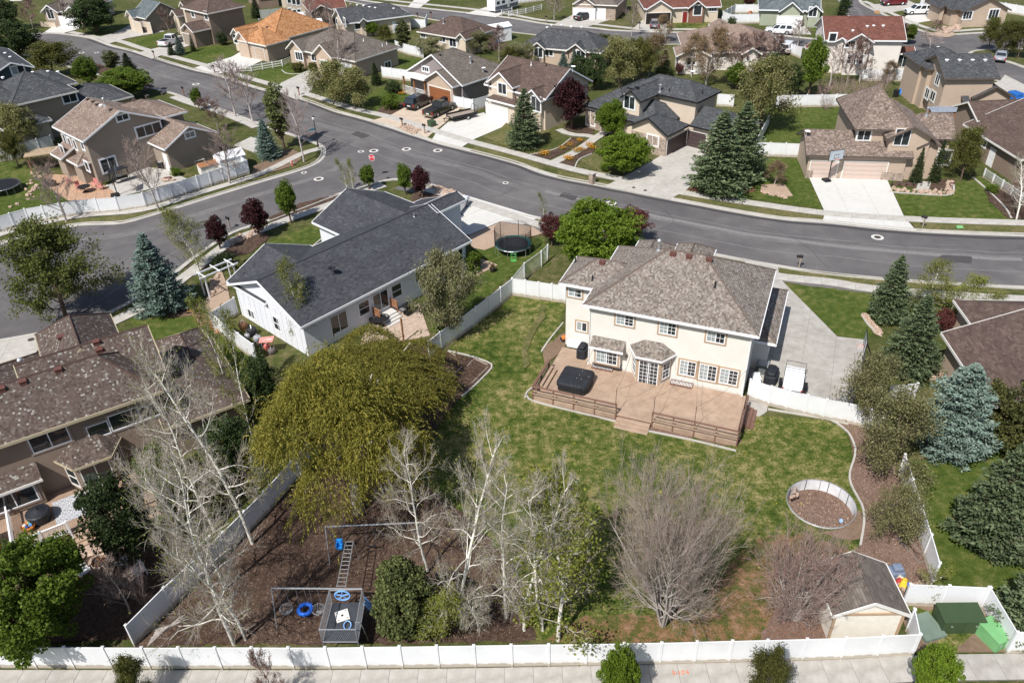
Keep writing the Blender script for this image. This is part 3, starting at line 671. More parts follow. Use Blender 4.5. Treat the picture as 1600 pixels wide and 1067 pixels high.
H9 .win(A,'f',*q(305,105),1.2,1.5,'one',trim=M_white);H9 .win(A,'f',*q(410,125),1.2,1.5,'one',trim=M_white)
H10=House('orange_roof_house','tan house under a bright orange brown hip roof with two garage doors','house',-38,q(660,315),3.0,W_tan,SH_orange,M_trim)
Gg=H10 .block([q(660,315),q(860,352),q(1065,308)],3.0,'v:hh',.55)
A=H10 .block([q(1190,258)],3.0,'u:hh',.55,u0=-3.2,v0=2.5,v1=17)
g1=H10 .block([q(590,272),q(668,285)],3.0,'v:gg',.9,v1=A['v0']+6,v0=A['v0']-.5,wall=W_sand);g2_=H10 .block([q(668,300),q(775,318)],3.1,'v:gg',.9,v1=4,v0=Gg['v0']-.35)
H10 .garage(Gg,'f',*q(735,390),4.4,m=W_tan);H10 .garage(Gg,'f',*q(832,412),2.5,m=W_tan);H10 .win(g1,'f',*q(640,305),1.2,1.6,'hung',trim=M_white)
H10 .vent(A,*q(830,190),'flue');H10 .vent(A,*q(888,217),'box',M_brown);H10 .vent(A,*q(770,240),'box',M_brown);H10 .vent(A,*q(962,172),'box',M_brown)
q=Z(400,0,4)
H11=House('grey_brown_roof_house','tan house with a big grey brown hip roof partly hidden by a tall bare tree','house',-38,q(240,290),3.0,W_tan,SH_greyb,M_trim)
A=H11 .block([q(240,290),q(620,385),q(880,290)],3.0,'u:hh',.52)
g1=H11 .block([q(235,290),q(300,322)],3.0,'v:gg',.75,v0=A['v0']-.6,v1=A['v0']+6);g2_=H11 .block([q(390,325),q(490,358)],3.0,'v:gg',.75,v0=A['v0']-.7,v1=A['v0']+6)
H11 .win(g1,'f',*q(270,352),1.9,1.4,'triple',trim=M_white);H11 .win(A,'f',*q(365,357),1.6,1.4,'slide',trim=M_white)
H11 .garage(g2_,'f',*q(437,402),2.7);H11 .garage(A,'f',*q(568,440),2.7);H11 .win(A,'r',*q(825,420),1.5,1.1,'slide',trim=M_white)
H11 .vent(A,*q(672,258),'pipe',M_white);H11 .vent(A,*q(790,290),'pipe',M_white);H11 .vent(A,*q(818,280),'pipe',M_white)
H12=House('blue_grey_roof_house','sand house with a dark blue grey roof beyond the green yard trees','house',25,q(595,130),3.0,W_sand,SH_slate,M_white)
A=H12 .block([q(595,130),q(980,95),q(475,105)],3.0,'u:gh',.55)
g1=H12 .block([q(640,140),q(700,135)],3.0,'v:gg',.8,v1=A['v0']+5,v0=A['v0']-.6)
H12 .win(A,'l',*q(505,135),1.3,1.2,'one',trim=M_white);H12 .win(A,'l',*q(555,140),1.3,1.5,'slide',trim=M_white);H12 .win(A,'f',*q(635,165),1.2,1.2,'one',trim=M_white)
H12 .door(A,'f',*q(868,160))
for x,y in((590,30),(632,35),(672,40),(710,48),(745,53),(860,57)):H12 .vent(A,*q(x,y),'flat')
H13=House('tall_cream_house','narrow cream two storey house with square windows at the top of the picture','house',20,(447,27),0,W_sand,SH_choc,M_white)
A=H13 .block([(447,27,0),(490,29,0)],5.8,'u:hh',.5,v0=0,v1=9)
for x,y in((452,1),(459,3),(466,4),(452,18),(461,21),(467,20)):H13 .win(A,'f',x,y,.9,1.2,'one',trim=M_white)
H13b=House('red_brown_roof_house','low house with a red brown roof showing behind bare trees at the top edge','house',20,(482,18),3,W_brownst,SH_red,M_trim)
H13b.block([(482,18),(541,11)],3.0,'u:hg',.5,v0=0,v1=9);H13b.block([(482,18)],3.0,'v:gh',.5,v0=-1.5,v1=6,u1=5)
H13c=House('dark_wall_house','dark walled house behind the grey green fence at the top edge','house',30,(404,16),0,W_brownst,SH_choc,M_trim)
H13c.block([(404,16,0),(446,14,0)],3.2,'u:gg',.5,v0=0,v1=10)
H14=House('brown_hip_house','cream house with a brown hip roof and a low row of rear windows','house',-38,q(1010,195),3.0,W_sand,SH_choc,M_trim)
A=H14 .block([q(1010,195),q(1290,245),q(1510,180)],3.0,'u:hh',.5)
g1=H14 .block([q(1262,235),q(1345,240)],3.05,'v:gg',.8,v1=A['v0']+5,v0=A['v0']-.5)
for x,y,w_,h_ in((1045,222,1.1,.9),(1165,243,1.5,1.2),(1230,262,1.6,1.8),(1275,265,.8,.8)):H14 .win(A,'f',*q(x,y),w_,h_,'slide',trim=M_white)
H14 .vent(A,*q(1172,150),'flue')
H15=House('craftsman_house','grey brown gabled house with a wood brown garage door and a railed front porch','house',-43,q(895,458),3.0,W_tan,SH_greyb,M_white)
A=H15 .block([q(895,458),q(1225,548),q(1600,432)],3.0,'v:gh',.56,v0=1.2,wall=W_lilac)
Gg=H15 .block([q(1035,500),q(1225,548)],3.0,'v:gg',.56,v1=6,v0=-.2)
H15 .garage(Gg,'f',*q(1140,592),4.7,m=mat('wood brown garage door',(0.27,0.105,0.045),0.5,.15,6),sx=(Gg['u0']+Gg['u1'])/2)
H15 .win(A,'f',*q(1060,434),1.5,.75,'triple',trim=M_white)
po=MB();pa,pb_=A['u0']+.5,Gg['u0']+.3
po.box(pa,pb_,A['v0']-1.3,A['v0']+.4,0,.35);H15 .porch=po.build('porch_floor',M_conc,H15 .root)
pr=MB();pr.box(A['u0'],Gg['u0']+.5,A['v0']-1.6,A['v0']+.6,2.86,3.0);pr.build('porch_roof',M_trim,H15 .root)
for k in range(3):
 c=MB();u=pa+.2+k*(pb_-pa-.4)/2;c.box(u-.22,u+.22,A['v0']-1.3,A['v0']-.86,.35,1.3,1);c.box(u-.11,u+.11,A['v0']-1.2,A['v0']-.98,1.3,2.86,0);c.build('porch_column',[M_wood,W_stone],H15 .root)
rl=MB()
for k in range(24):
 u=pa+.45+k*(pb_-pa-.9)/23;rl.box(u-.02,u+.02,A['v0']-1.12,A['v0']-1.06,.4,1.15)
rl.box(pa+.4,pb_-.4,A['v0']-1.13,A['v0']-1.05,1.15,1.22);rl.build('porch_railing',M_white,H15 .root)
H15 .vent(A,*q(1340,395),'flue');H15 .vent(A,*q(1325,325),'pipe');H15 .vent(A,*q(1402,362),'pipe');H15 .vent(A,*q(1420,455),'dish');H15 .vent(A,*q(1147,347),'box',M_brown)
q=Z(800,0,4)
H16=House('peach_gabled_house','beige gabled house with a brown roof behind the dark maroon tree','house',-43,(766,128),4.6,W_sand,SH_choc,M_white)
A=H16 .block([(766,128),q(210,620),q(475,500)],4.6,'u:gg',.55)
g1=H16 .block([(766,126),(803,137)],5.2,'v:gg',.7,v1=A['v0']+6,v0=A['v0']-.5);g2_=H16 .block([q(85,600),q(212,622)],4.4,'v:gg',.8,v1=A['v0']+5,v0=A['v0']-.7)
Gg=H16 .block([(760,154),(805,165)],3.0,'u:hh',.5,v1=5)
H16 .garage(Gg,'f',777,177,4.2,m=W_offwhite);H16 .win(g2_,'f',*q(150,650),1.7,2.0,'slide',trim=M_trim);H16 .win(g1,'f',785,139,1.6,1.5,'slide',trim=M_trim)
H16 .vent(A,*q(120,410),'pipe',M_white);H16 .vent(A,*q(213,415),'pipe');H16 .vent(A,*q(378,450),'dish')
H17=House('slate_stone_house','large stone and beige house with slate hip roofs behind two bright green trees','house',-43,q(1145,640),5.6,W_sand,SH_slate,M_dark)
A=H17 .block([q(1145,640),q(1310,570)],5.6,'u:hh',.52,u0=-10.5,v0=0)
g1=H17 .block([q(680,605),q(805,637)],5.6,'v:gh',.7,v1=A['v0']+6)
Lw=H17 .block([q(450,655),q(535,680)],3.2,'v:hh',.6,v1=9,u1=-8)
Gf=H17 .block([q(720,787),q(960,845),q(1110,782)],3.0,'v:gh',.55);Gs=H17 .block([q(1112,784)],3.0,'u:gh',.55,v1=5,u1=7)
H17 .block([],3.0,'u:hh',.55,u0=-9,u1=Gf['u1']-2.5,v0=-4.5,v1=3)
H17 .win(g1,'f',*q(735,642),1.7,1.7,'slide',trim=M_trim);H17 .win(Lw,'f',*q(492,735),1.5,2.2,'slide',trim=M_trim);H17 .win(Gf,'f',*q(880,878),1.7,1.3,'slide',trim=M_trim)
dk=mat('dark garage door',(0.07,0.05,0.05),.5,.1)
H17 .garage(Gf,'r',*q(1032,890),4.9,m=dk);H17 .garage(Gs,'f',*q(1155,870),2.7,m=dk)
for B_ in(Gf,Lw):
 m_=MB();m_.box(B_['u0']+.42,B_['u1']-.42,B_['v0']+.42,B_['v0']+.8,0,2.4);m_.build('stone_facing',W_stone,H17 .root)
H17 .vent(A,*q(925,575),'flue');H17 .vent(A,*q(982,575),'pipe');H17 .vent(A,*q(1190,590),'pipe');H17 .vent(A,*q(1122,480),'dish');H17 .vent(g1,*q(780,552),'box',M_dark);H17 .vent(A,*q(828,538),'box',M_dark)
H18=House('charcoal_roof_house','tan house with a broad charcoal roof and two small front gables beside blue spruces','house',-24,q(45,290),3.0,W_tan,SH_slate,M_trim)
A=H18 .block([q(45,290),q(470,318),q(640,262)],3.0,'u:hh',.62)
g1=H18 .block([q(108,300),q(212,305)],3.0,'v:gg',.7,v1=A['v0']+6,v0=A['v0']-.6);g2_=H18 .block([q(335,318),q(470,322)],3.0,'v:gg',.7,v1=A['v0']+6,v0=A['v0']-.6)
H18 .win(g1,'f',*q(165,330),1.6,1.6,'slide',trim=M_trim);H18 .win(A,'f',*q(232,328),1.5,1.2,'slide',trim=M_trim);H18 .win(g2_,'f',*q(430,342),1.6,1.3,'slide',trim=M_trim)
for x,y in((220,175),(248,160),(310,160),(370,170),(435,172)):H18 .vent(A,*q(x,y),'flat')
H19=House('dark_stone_house','dark stone house with two white garage doors and a black sedan parked in front','house',-20,q(380,24),3.0,W_stone,SH_greyb,M_trim)
A=H19 .block([q(380,24),q(660,36)],3.0,'u:hh',.5,v1=A['v0']+12);g1=H19 .block([q(385,22),q(520,34)],3.0,'v:gg',.6,v0=A['v0']-.5,v1=A['v0']+6)
H19 .garage(g1,'f',*q(450,76),4.6);H19 .garage(A,'f',*q(546,90),2.5)
H20=House('brick_porch_house','brick and cream house with a dark red roof and an open double garage','house',-1,q(830,46),3.0,W_sand,SH_red,M_white)
A=H20 .block([q(822,50),q(1310,42)],3.0,'u:hg',.5,v1=A['v0']+12);g1=H20 .block([q(832,48),q(1005,46)],3.0,'v:gg',.6,v0=A['v0']-.8,v1=A['v0']+6);g2_=H20 .block([q(1095,46),q(1215,46)],3.0,'v:gg',.75,v0=A['v0']-.8,v1=A['v0']+6,wall=W_brick)
dd=mat('open garage gloom',(0.02,0.017,0.015),.9,.2);H20 .garage(g1,'f',*q(915,95),4.9,m=dd)  # shade inside the open garage, painted as near-black colour on closed door panels
H20 .win(g2_,'f',*q(1160,66),1.6,1.9,'one',trim=M_trim);H20 .win(A,'f',*q(1255,62),1.6,.7,'triple',trim=M_trim);H20 .door(A,'f',*q(1080,110),m=mat('red door',(0.22,0.03,0.025),.5))
q=Z(1200,0,4)
H21=House('sage_house','sage green house with a white garage door and an arched front window','house',-14,q(-60,25),3.0,W_green,SH_blue,M_white)
A=H21 .block([q(-60,25),q(330,70)],3.0,'u:hg',.55,v1=A['v0']+12);g1=H21 .block([q(68,66),q(218,68)],3.0,'v:gg',.8,v1=A['v0']+7,v0=A['v0']-1.5);g2_=H21 .block([q(240,62),q(338,60)],3.0,'v:gg',.8,v1=A['v0']+6,v0=A['v0']-.8)
H21 .garage(g1,'f',*q(135,115),4.6);H21 .win(g2_,'f',*q(281,77),1.5,1.7,'slide',trim=M_white)
H22=House('white_stucco_house','white two storey house with red brown roofs and rows of square rear windows','house',-9,q(485,262),5.2,W_offwhite,SH_red,M_white)
A=H22 .block([],5.2,'u:gg',.5,u0=-3,u1=9.4,v0=.9,v1=11)
g1=H22 .block([q(385,205),q(485,262)],5.2,'v:gg',.6,v1=A['v0']+9,v0=A['v0']-.5,u1=.4);g2_=H22 .block([q(485,262),q(657,256)],5.2,'v:gg',.6,v0=A['v0']-1.2,v1=A['v0']+6)
D=H22 .block([q(625,306),q(825,310)],3.4,'u:gg',.5,v1=5.5);D2=H22 .block([q(800,336),q(925,337)],2.9,'u:gg',.4,v1=5.4)
E_=H22 .block([q(210,258),q(400,308)],3.0,'v:gg',.6,v1=6)
H22 .win(g2_,'f',*q(515,278),1.5,1.0,'slide',trim=M_white);H22 .win(g1,'f',*q(405,235),1.1,1.3,'one',trim=M_white)
for x in(513,545,575):H22 .win(g2_,'f',*q(x,372),1.0,1.5,'hung',trim=M_white)
for x in(692,727,762):H22 .win(D,'f',*q(x,376),1.0,1.4,'hung',trim=M_white);H22 .win(D,'f',*q(x+4,337),.9,.35,'one',trim=M_white)
o=H22 .win(D2,'f',*q(842,382),1.7,2.0,'slide');o.name='sliding_door'
for x,y in((530,195),(620,168),(660,165),(720,165)):H22 .vent(A,*q(x,y),'flat')
H23=House('rose_roof_house','cream house with a dusty rose shingle roof hidden behind tall bare trees','house',-6,(1055,86),3.0,W_offwhite,SH_pink,M_trim)
A=H23 .block([(1070,88),(1232,88)],3.0,'u:hh',.45,v0=1.5,v1=A['v0']+13.5);g1=H23 .block([(1052,74),(1069,87),(1112,88)],3.0,'v:gh',.5);g2_=H23 .block([(1160,86),(1192,86)],3.0,'v:gg',.6,v0=.3,v1=A['v0']+6)
H23 .block([(1118,60),(1152,60)],4.2,'v:gg',.5,v1=16);H23 .win(g1,'f',1080,96,1.4,1.2,'slide',trim=M_white)
H24=House('tan_boxy_house','tall tan house with dark flat toned roofs and small green tinted windows','house',-4,q(1105,495),5.6,W_tan,SH_slate,M_brown)
A=H24 .block([q(1105,495),q(1445,485)],5.6,'u:gg',.5,v0=0,v1=8.5);Lw=H24 .block([q(875,345),q(985,395)],5.6,'v:hh',.5,u1=3.5,v0=4.6)
H24 .block([],5.6,'u:hh',.5,u0=-1,u1=6.5,v0=6.5,v1=13)
Gg=H24 .block([q(1280,614),q(1540,606)],3.0,'v:gg',.55,v1=2.5);P_=H24 .block([q(1135,575),q(1210,600)],2.6,'u:gg',.4,v1=2,v0=-.9)
for f_,B_,x,y,w_,h_ in(('l',Lw,880,482,.9,1.1),('l',Lw,930,512,1.3,1.4),('l',A,1060,500,1.3,1.4),('l',A,1030,602,1.5,1.3),('l',Lw,995,585,1.3,1.4)):H24 .win(B_,f_,*q(x,y),w_,h_,'slide',trim=M_trim)
for x,y in((1063,300),(1113,325)):H24 .vent(Lw,*q(x,y),'flat')
for x in(1117,1197,1278,1357):H24 .vent(A,*q(x,380),'flat')
H25=House('tan_gable_house','tan house with a wide dark roof and a bay window at the top corner','house',2,q(1225,76),3.0,W_tan,SH_slate,M_brown)
A=H25 .block([q(1225,76),q(1530,66)],3.0,'v:gh',.5,v0=0,v1=A['v0']+16);g1=H25 .block([q(1050,40),q(1130,50)],3.0,'v:gg',.6,v1=A['v0']+9);H25 .block([q(1120,52),q(1240,60)],3.0,'u:hg',.5,v1=A['v0']+10)
H25 .win(A,'f',*q(1247,98),1.7,1.4,'triple',trim=M_white);H25 .win(A,'f',*q(1410,90),1.9,1.7,'triple',trim=M_white)
H26=House('basketball_house','two storey tan house with weathered brown roofs and pinkish garage doors across the street','house',-9,q(240,970),3.0,W_tan,SH_wood,M_brown)
Gg=H26 .block([q(240,970),q(920,1000)],3.0,'u:gg',.5,v0=0,v1=7.2)
A=H26 .block([q(460,670),q(555,805),q(900,815)],5.6,'u:hh',.62,v1=13.0)
Rt=H26 .block([q(800,830),q(1180,872)],3.7,'u:hg',.62,v1=11)
g1=H26 .block([q(710,820),q(1055,876)],5.0,'v:gg',.55,v1=A['v0']+9);g2_=H26 .block([q(610,770),q(840,725)],6.0,'v:gg',.55,v0=4.2,v1=A['v0']+9)
En=H26 .block([q(920,905),q(1060,880)],3.9,'v:gg',.6,v0=.8,v1=4)
pk=mat('pinkish garage door',(0.55,0.44,0.38),.6,.04)
H26 .garage(Gg,'f',1286,265,3.0,m=pk);H26 .garage(Gg,'f',1351,265,4.8,m=pk)
H26 .win(A,'f',*q(600,847),1.5,1.2,'slide',trim=M_trim);H26 .win(g1,'f',*q(840,858),1.7,2.0,'slide',trim=W_tan);H26 .win(Rt,'f',*q(1100,985),1.5,1.8,'one',trim=M_white)
for a_,b_ in((Gg['u0']+.42,Gg['u0']+1.2),(Gg['u1']-2.9,Gg['u1']-.42)):m_=MB();m_.box(a_,b_,Gg['v0']+.38,Gg['v0']+.6,0,1.0);m_.build('stone_facing',W_stone,H26 .root)
H26 .vent(Gg,*q(236,858),'dish');H26 .vent(Rt,*q(990,722),'flue');H26 .vent(A,*q(555,750),'pipe');H26 .vent(A,*q(745,678),'flat',M_metal)
H27=House('brown_eave_house','brown stucco house with a plain chocolate roof sloping off the picture edge','house',3,q(1220,775),3.0,W_brownst,SH_choc,M_trim)
A=H27 .block([q(1220,775),q(1600,1000)],3.0,'v:gg',.42,u1=14);H27 .block([q(1285,742)],3.6,'u:gg',.5,u1=8,v0=-1,v1=5)
H27 .door(A,'l',*q(1395,985));H27 .win(A,'l',*q(1345,895),1.3,.8,'slide',trim=M_white)
H28=House('corner_roof_house','house with a wide plain brown roof beyond the big blue spruce','house',-5.6,(1470.9,519.6),3.2,W_tan,SH_choc,M_trim)
A=H28 .block([(1470.9,519.6),(1543,629.3)],3.2,'v:gg',.42,u1=14,v0=-9.2);H28 .block([(1520.6,511)],3.2,'u:hh',.5,u1=13,v0=-3,v1=5)
# garden shed
q=Z(1200,800,4)
SHD=House('garden_shed','cream garden shed with a grey shingle gable roof against the rear fence','shed',-1,(1299,993),0,mat('cream shed boards',(0.76,0.72,0.64),.7,.05),SH_greyb,M_trim)
A=SHD.block([q(398,636),q(885,640),q(735,318)],2.25,'v:gg',.5,ov=.18)
m_=MB();m_.box(A['u0']+.1,A['u1']-.1,A['v0']+.10,A['v0']+.2,2.1,2.25)
for k in range(2):m_.box(A['u0']+.18+k*(A['u1']-A['u0']-.50),A['u0']+.32+k*(A['u1']-A['u0']-.50),A['v0']+.12,A['v0']+.19,0,2.1)
m_.build('corner_board',M_trimtan,SHD.root)
# ground, streets, pavements
def P2(pts,z=0.0):return[np.array(g2(p,z))for p in pts]
def smooth(pts,step=1.0):
 """Catmull-Rom through the points, resampled at about step metres"""
 P=[pts[0]*2-pts[1]]+list(pts)+[pts[-1]*2-pts[-2]];out=[]
 for i in range(1,len(P)-2):
  a,b,c,d=P[i-1:i+3];n=max(2,int(np.linalg.norm(c-b)/step))
  for k in range(n):
   t=k/n;out.append(.5*((2*b)+(c-a)*t+(2*a-5*b+4*c-d)*t*t+(-a+3*b-3*c+d)*t**3))
 out.append(P[-2]);return out
def resample(pts,step):
 L=[0];
 for a,b in zip(pts,pts[1:]):L.append(L[-1]+np.linalg.norm(b-a))
 n=max(1,round(L[-1]/step));out=[]
 for k in range(n+1):
  s=L[-1]*k/n;i=min(len(L)-2,max(0,int(np.searchsorted(L,s))-1));t=(s-L[i])/(L[i+1]-L[i]+1e-9);out.append(pts[i]*(1-t)+pts[i+1]*t)
 return out
def offset(pts,d):
 out=[]
 for i,p in enumerate(pts):
  e=pts[min(i+1,len(pts)-1)]-pts[max(i-1,0)];e=e/(np.linalg.norm(e)+1e-9);out.append(p+np.array([-e[1],e[0]])*d)
 return out
def strip(mb,a,b,z0,z1,m=0):
 for i in range(len(a)-1):
  q=[a[i],b[i],b[i+1],a[i+1]]
  ar=sum(q[k][0]*q[(k+1)%4][1]-q[(k+1)%4][0]*q[k][1]for k in range(4))
  if ar<0:q=q[::-1]
  mb.hexa([(x[0],x[1],z0)for x in q],[(x[0],x[1],z1)for x in q],m)
_zl=[0.012]
PIT=G(1283,787)[:2];PITR=2.15
def keyhole(P,c,r,n=40):
 """the outline with a round hole cut, joined to the outline by one edge"""
 P=[np.array(p,float)for p in P];ar=sum(P[k][0]*P[(k+1)%len(P)][1]-P[(k+1)%len(P)][0]*P[k][1]for k in range(len(P)))
 if ar<0:P=P[::-1]
 i=min(range(len(P)),key=lambda k:np.linalg.norm(P[k]-c));a0=math.atan2(*(P[i]-c)[::-1])
 ring=[np.array([c[0]+r*math.cos(a0-2*PI*k/n),c[1]+r*math.sin(a0-2*PI*k/n)])for k in range(n+1)]
 return P[:i+1]+ring+P[i:]
def ragged(P,amp=.14,step=.5):
 Q=resample(list(P)+[P[0]],step)[:-1]
 return[p+np.array([noise.noise((p[0]*1.3,p[1]*1.3,3.0)),noise.noise((p[0]*1.3,p[1]*1.3,8.0))])*amp*2 for p in Q]
def sheet(name,pts,m,z=None,label=None,sm=False,hole=False):
 if z is None:_zl[0]+=0.0012;z=_zl[0]
 P=P2(pts)
 if sm:P=smooth(P+[P[0]],1.2)[:-1]
 if name in('bark_bed','dirt_patch','lawn','worn_track','worn_patch'):P=ragged(P)
 if hole:P=keyhole(P,PIT,PITR)
 mb=MB();mb.face([(p[0],p[1],z)for p in(P if sum(P[k][0]*P[(k+1)%len(P)][1]-P[(k+1)%len(P)][0]*P[k][1]for k in range(len(P)))>0 else P[::-1])])
 return struct(mb.build(name,m))
b=MB();b.face([(p[0],p[1],0)for p in keyhole([(-900,-60),(PIT[0],-60),(900,-60),(900,1400),(-900,1400)],PIT,PITR)]);struct(b.build('ground',M_ground))
A_N=[(20,58),(72,53),(105,55.5),(140,61),(170,72),(205,81),(250,95),(300,110),(335,118),(400,139),(470,156),(525,176),(580,191),(675,222.5),(720,234),(800,255),(835,268),(875,279.5),(945,293),(1045,313),(1200,341),(1287,349),(1432,363),(1600,370),(1760,373)]
A_S1=[(-10,75),(60,90),(150,115),(200,128),(270,145),(297,155),(335,166),(387,185),(440,204),(480,217),(505,227),(510,235),(507,247),(495,257),(470,267),(400,288),(325,311),(290,322),(250,334),(215,344.5),(185,351),(125,353),(75,362),(37,371),(0,383),(-60,402),(-160,440)]
A_S2=[(1760,452),(1600,447),(1460,439.5),(1362,432),(1275,423),(1200,411),(1155,403),(1000,372),(900,350),(842,339),(800,328),(720,303),(677,288),(640,280),(612,279),(595,283),(560,293),(525,303),(420,343),(360,363),(300,402),(255,438),(217,462),(140,500),(82,515),(0,530),(-60,540),(-160,552)]
road=[np.array(p)for p in smooth(P2(A_N),2)]+[np.array(p)for p in smooth(P2(A_S2),2)]+[np.array(p)for p in smooth(P2(A_S1[::-1]),2)]
b=MB();b.prism([tuple(p)for p in road],.004,.010);struct(b.build('road',M_asphalt))
C_N=[(520,-9),(555,0),(625,10),(725,21),(800,30),(854,39),(925,45),(962,49),(1050,52),(1092,52),(1200,55),(1290,62),(1330,40),(1318,8),(1308,-6)]
C_S=[(480,-10),(545,2),(645,24),(700,34),(777,41),(800,50),(980,67),(1092,69),(1200,70),(1330,80),(1400,84),(1460,95),(1557,125),(1600,142),(1700,185)]
C_E=[(1342,-6),(1347,8),(1405,35),(1440,50),(1472,56),(1530,53),(1610,51),(1760,50)]
C_E2=[(1760,72),(1600,76),(1530,78),(1512,84),(1530,92),(1570,97),(1600,107),(1700,140)]
road2=[np.array(p)for p in smooth(P2(C_N),3)]+P2(C_E)+P2(C_E2)+P2(C_S[::-1])
b=MB();b.prism([tuple(p)for p in road2],.004,.010);struct(b.build('road',M_asphalt))
def kerb(px,side):
 P=resample(smooth(P2(px),1.0),1.2)
 b=MB();strip(b,P,offset(P,side*.5),.004,.026);strip(b,offset(P,side*.5),offset(P,side*.66),.004,.13)
 return struct(b.build('kerb',M_conc))
M_band=groundmat('worn asphalt band',[(0.36,(0.105,0.10,0.102)),(0.5,(0.145,0.138,0.138)),(0.63,(0.19,0.182,0.18))],0.3,1.5,35,0.3,0.3,0.3,0.01);M_patch=groundmat('dark asphalt patch',[(0.3,(0.055,0.052,0.054)),(0.7,(0.095,0.09,0.09))],0.5,3,30)
def sheet_(n_,p_):b=MB();P=ragged(P2(p_),.1);b.prism([tuple(p)for p in P],.008,.0118);struct(b.build(n_,M_patch))
kerb(A_N,1);kerb(A_S1,-1);kerb(A_S2,1);kerb(C_N,1);kerb(C_S,-1);kerb(C_E,1);kerb(C_E2,1)
def seam(px,d,w,m,name='seam',wob=0.0,z=.013):
 P=resample(smooth(P2(px),1.0),1.3);P=offset(P,d)
 P=[p+np.array([noise.noise((p[0]*.3,p[1]*.3,5.0)),noise.noise((p[0]*.3,p[1]*.3,9.0))])*wob for p in P]
 b=MB();strip(b,P,offset(P,w),.010,z);struct(b.build(name,m))
seam(A_N[4:],-3.7,.09,M_seam,wob=.2);seam(A_N[8:],-7.6,.09,M_seam,wob=.2);seam(A_N[3:],-.7,.5,M_crack,'dark_wheel_track',wob=.25,z=.0115)
seam(A_S1[14:24],3.6,.08,M_seam,wob=.2);seam([(430,352),(330,392),(250,445),(160,500),(60,525)],-3.5,.1,M_seam,wob=.4)
seam([(800,300),(745,312)],0,.06,M_crack,'sealed_crack',.6);seam([(570,275),(700,262),(960,315)],0,.05,M_crack,'sealed_crack',.8);seam([(1240,372),(1330,378),(1600,392)],0,.05,M_crack,'sealed_crack',.8)
seam([(240,395),(300,415),(262,440)],0,.07,M_crack,'sealed_crack',.8);seam([(90,470),(150,430),(205,405)],0,.05,M_crack,'sealed_crack',.8)
seam(A_N[6:],-5.4,1.1,M_band,'tyre_polished_band',.4,.0106);seam(A_S2[:14],2.4,.9,M_band,'tyre_polished_band',.4,.0108);seam(A_S1[12:],2.6,1.0,M_band,'tyre_polished_band',.4,.0109);seam(C_N,-2.8,.9,M_band,'tyre_polished_band',.4,.0106)
seam([(1180,352),(1240,372),(1300,420)],0,.05,M_crack,'sealed_crack',.8);seam([(1000,310),(1060,345),(1010,362)],0,.05,M_crack,'sealed_crack',.7);seam([(420,200),(520,215),(620,262),(780,290)],0,.05,M_crack,'sealed_crack',.9);seam([(20,420),(120,400),(250,372),(380,335)],0,.06,M_crack,'sealed_crack',.9)
for p_ in([(880,300),(905,306),(898,314),(872,307)],[(1470,398),(1520,401),(1518,412),(1466,409)],[(300,350),(330,343),(338,352),(306,360)],[(560,205),(580,212),(566,217),(548,210)]):sheet_('road_patch',p_)
seam([(850,300),(1000,335),(1200,372),(1450,400),(1600,408)],0,.6,M_seam,'tyre_polished_band',.3,.0112)
def pavement(px,w=1.35,slab=1.5,m=None,z=.105,name='sidewalk',gap=.018):
 P=resample(smooth(P2(px),1.0),slab);L=offset(P,w/2);R=offset(P,-w/2)
 b=MB();strip(b,L,R,.0,z-.02);base=struct(b.build(name,M_joint))
 for i in range(len(P)-1):
  c=(L[i]+R[i]+L[i+1]+R[i+1])/4
  def sh(p):d=p-c;n=np.linalg.norm(d);return c+d*(1-gap*.7/n)
  q=[sh(R[i]),sh(R[i+1]),sh(L[i+1]),sh(L[i])];dz=random.uniform(-.004,.004)
  b=MB();b.hexa([(*(x-c),z-.021)for x in q],[(*(x-c),z+dz)for x in q]);b.build('paving_slab',m or M_conc,base,(c[0],c[1],0))
 return base
pavement([(110,51),(150,59),(190,66),(225,77.5),(317,102),(400,126),(432,135),(487,150),(550,170),(610,184),(685,207),(735,222),(800,239),(875,260),(910,269),(955,278),(1062,301),(1200,322),(1290,334),(1415,343),(1600,349.5),(1700,352)],slab=1.8)
pavement([(648,291),(700,306),(760,325),(800,338),(842,352),(1000,390),(1100,412),(1215,433),(1300,442),(1360,452),(1495,463),(1600,469),(1700,474)])
pavement([(-40,380),(0,367),(50,353),(105,341),(155,335),(200,332),(240,325),(310,303),(400,275),(442,256),(472,241),(500,233)],w=1.2)
pavement([(600,290),(555,305),(515,321),(455,342),(412,359),(362,378),(300,425),(230,477),(165,509)])
pavement([(270,152),(300,163),(340,175),(390,195),(400,200)],w=1.2)
pavement([(-60,1067.5),(300,1068),(500,1068),(800,1064),(1030,1059),(1312,1052),(1425,1045),(1600,1042),(1700,1041)],w=1.5,slab=1.52,m=M_concgrey)
pavement([(560,-4),(640,5),(735,15),(800,24),(850,33),(930,39),(1000,46),(1092,47),(1180,49)],w=1.2,slab=2.4)
pavement([(1350,3),(1376,14),(1400,25),(1440,42),(1475,50),(1530,47),(1600,45)],w=1.2,slab=2.4)
pavement([(862,256),(900,238),(930,217),(948,206)],w=1.3);pavement([(873,203),(890,211),(915,212.5),(932,216)],w=1.1);pavement([(1440,300),(1445,285)],w=1.3)
def clip(poly,cell):
 out=poly
 for i in range(len(cell)):
  a,b=cell[i],cell[(i+1)%len(cell)];inp=out;out=[]
  side=lambda p:(b[0]-a[0])*(p[1]-a[1])-(b[1]-a[1])*(p[0]-a[0])
  for j in range(len(inp)):
   p,q=inp[j],inp[(j+1)%len(inp)];sp,sq=side(p),side(q)
   if sp>=0:out.append(p)
   if sp*sq<0:t=sp/(sp-sq);out.append((p[0]+(q[0]-p[0])*t,p[1]+(q[1]-p[1])*t))
  if not out:return[]
 return out
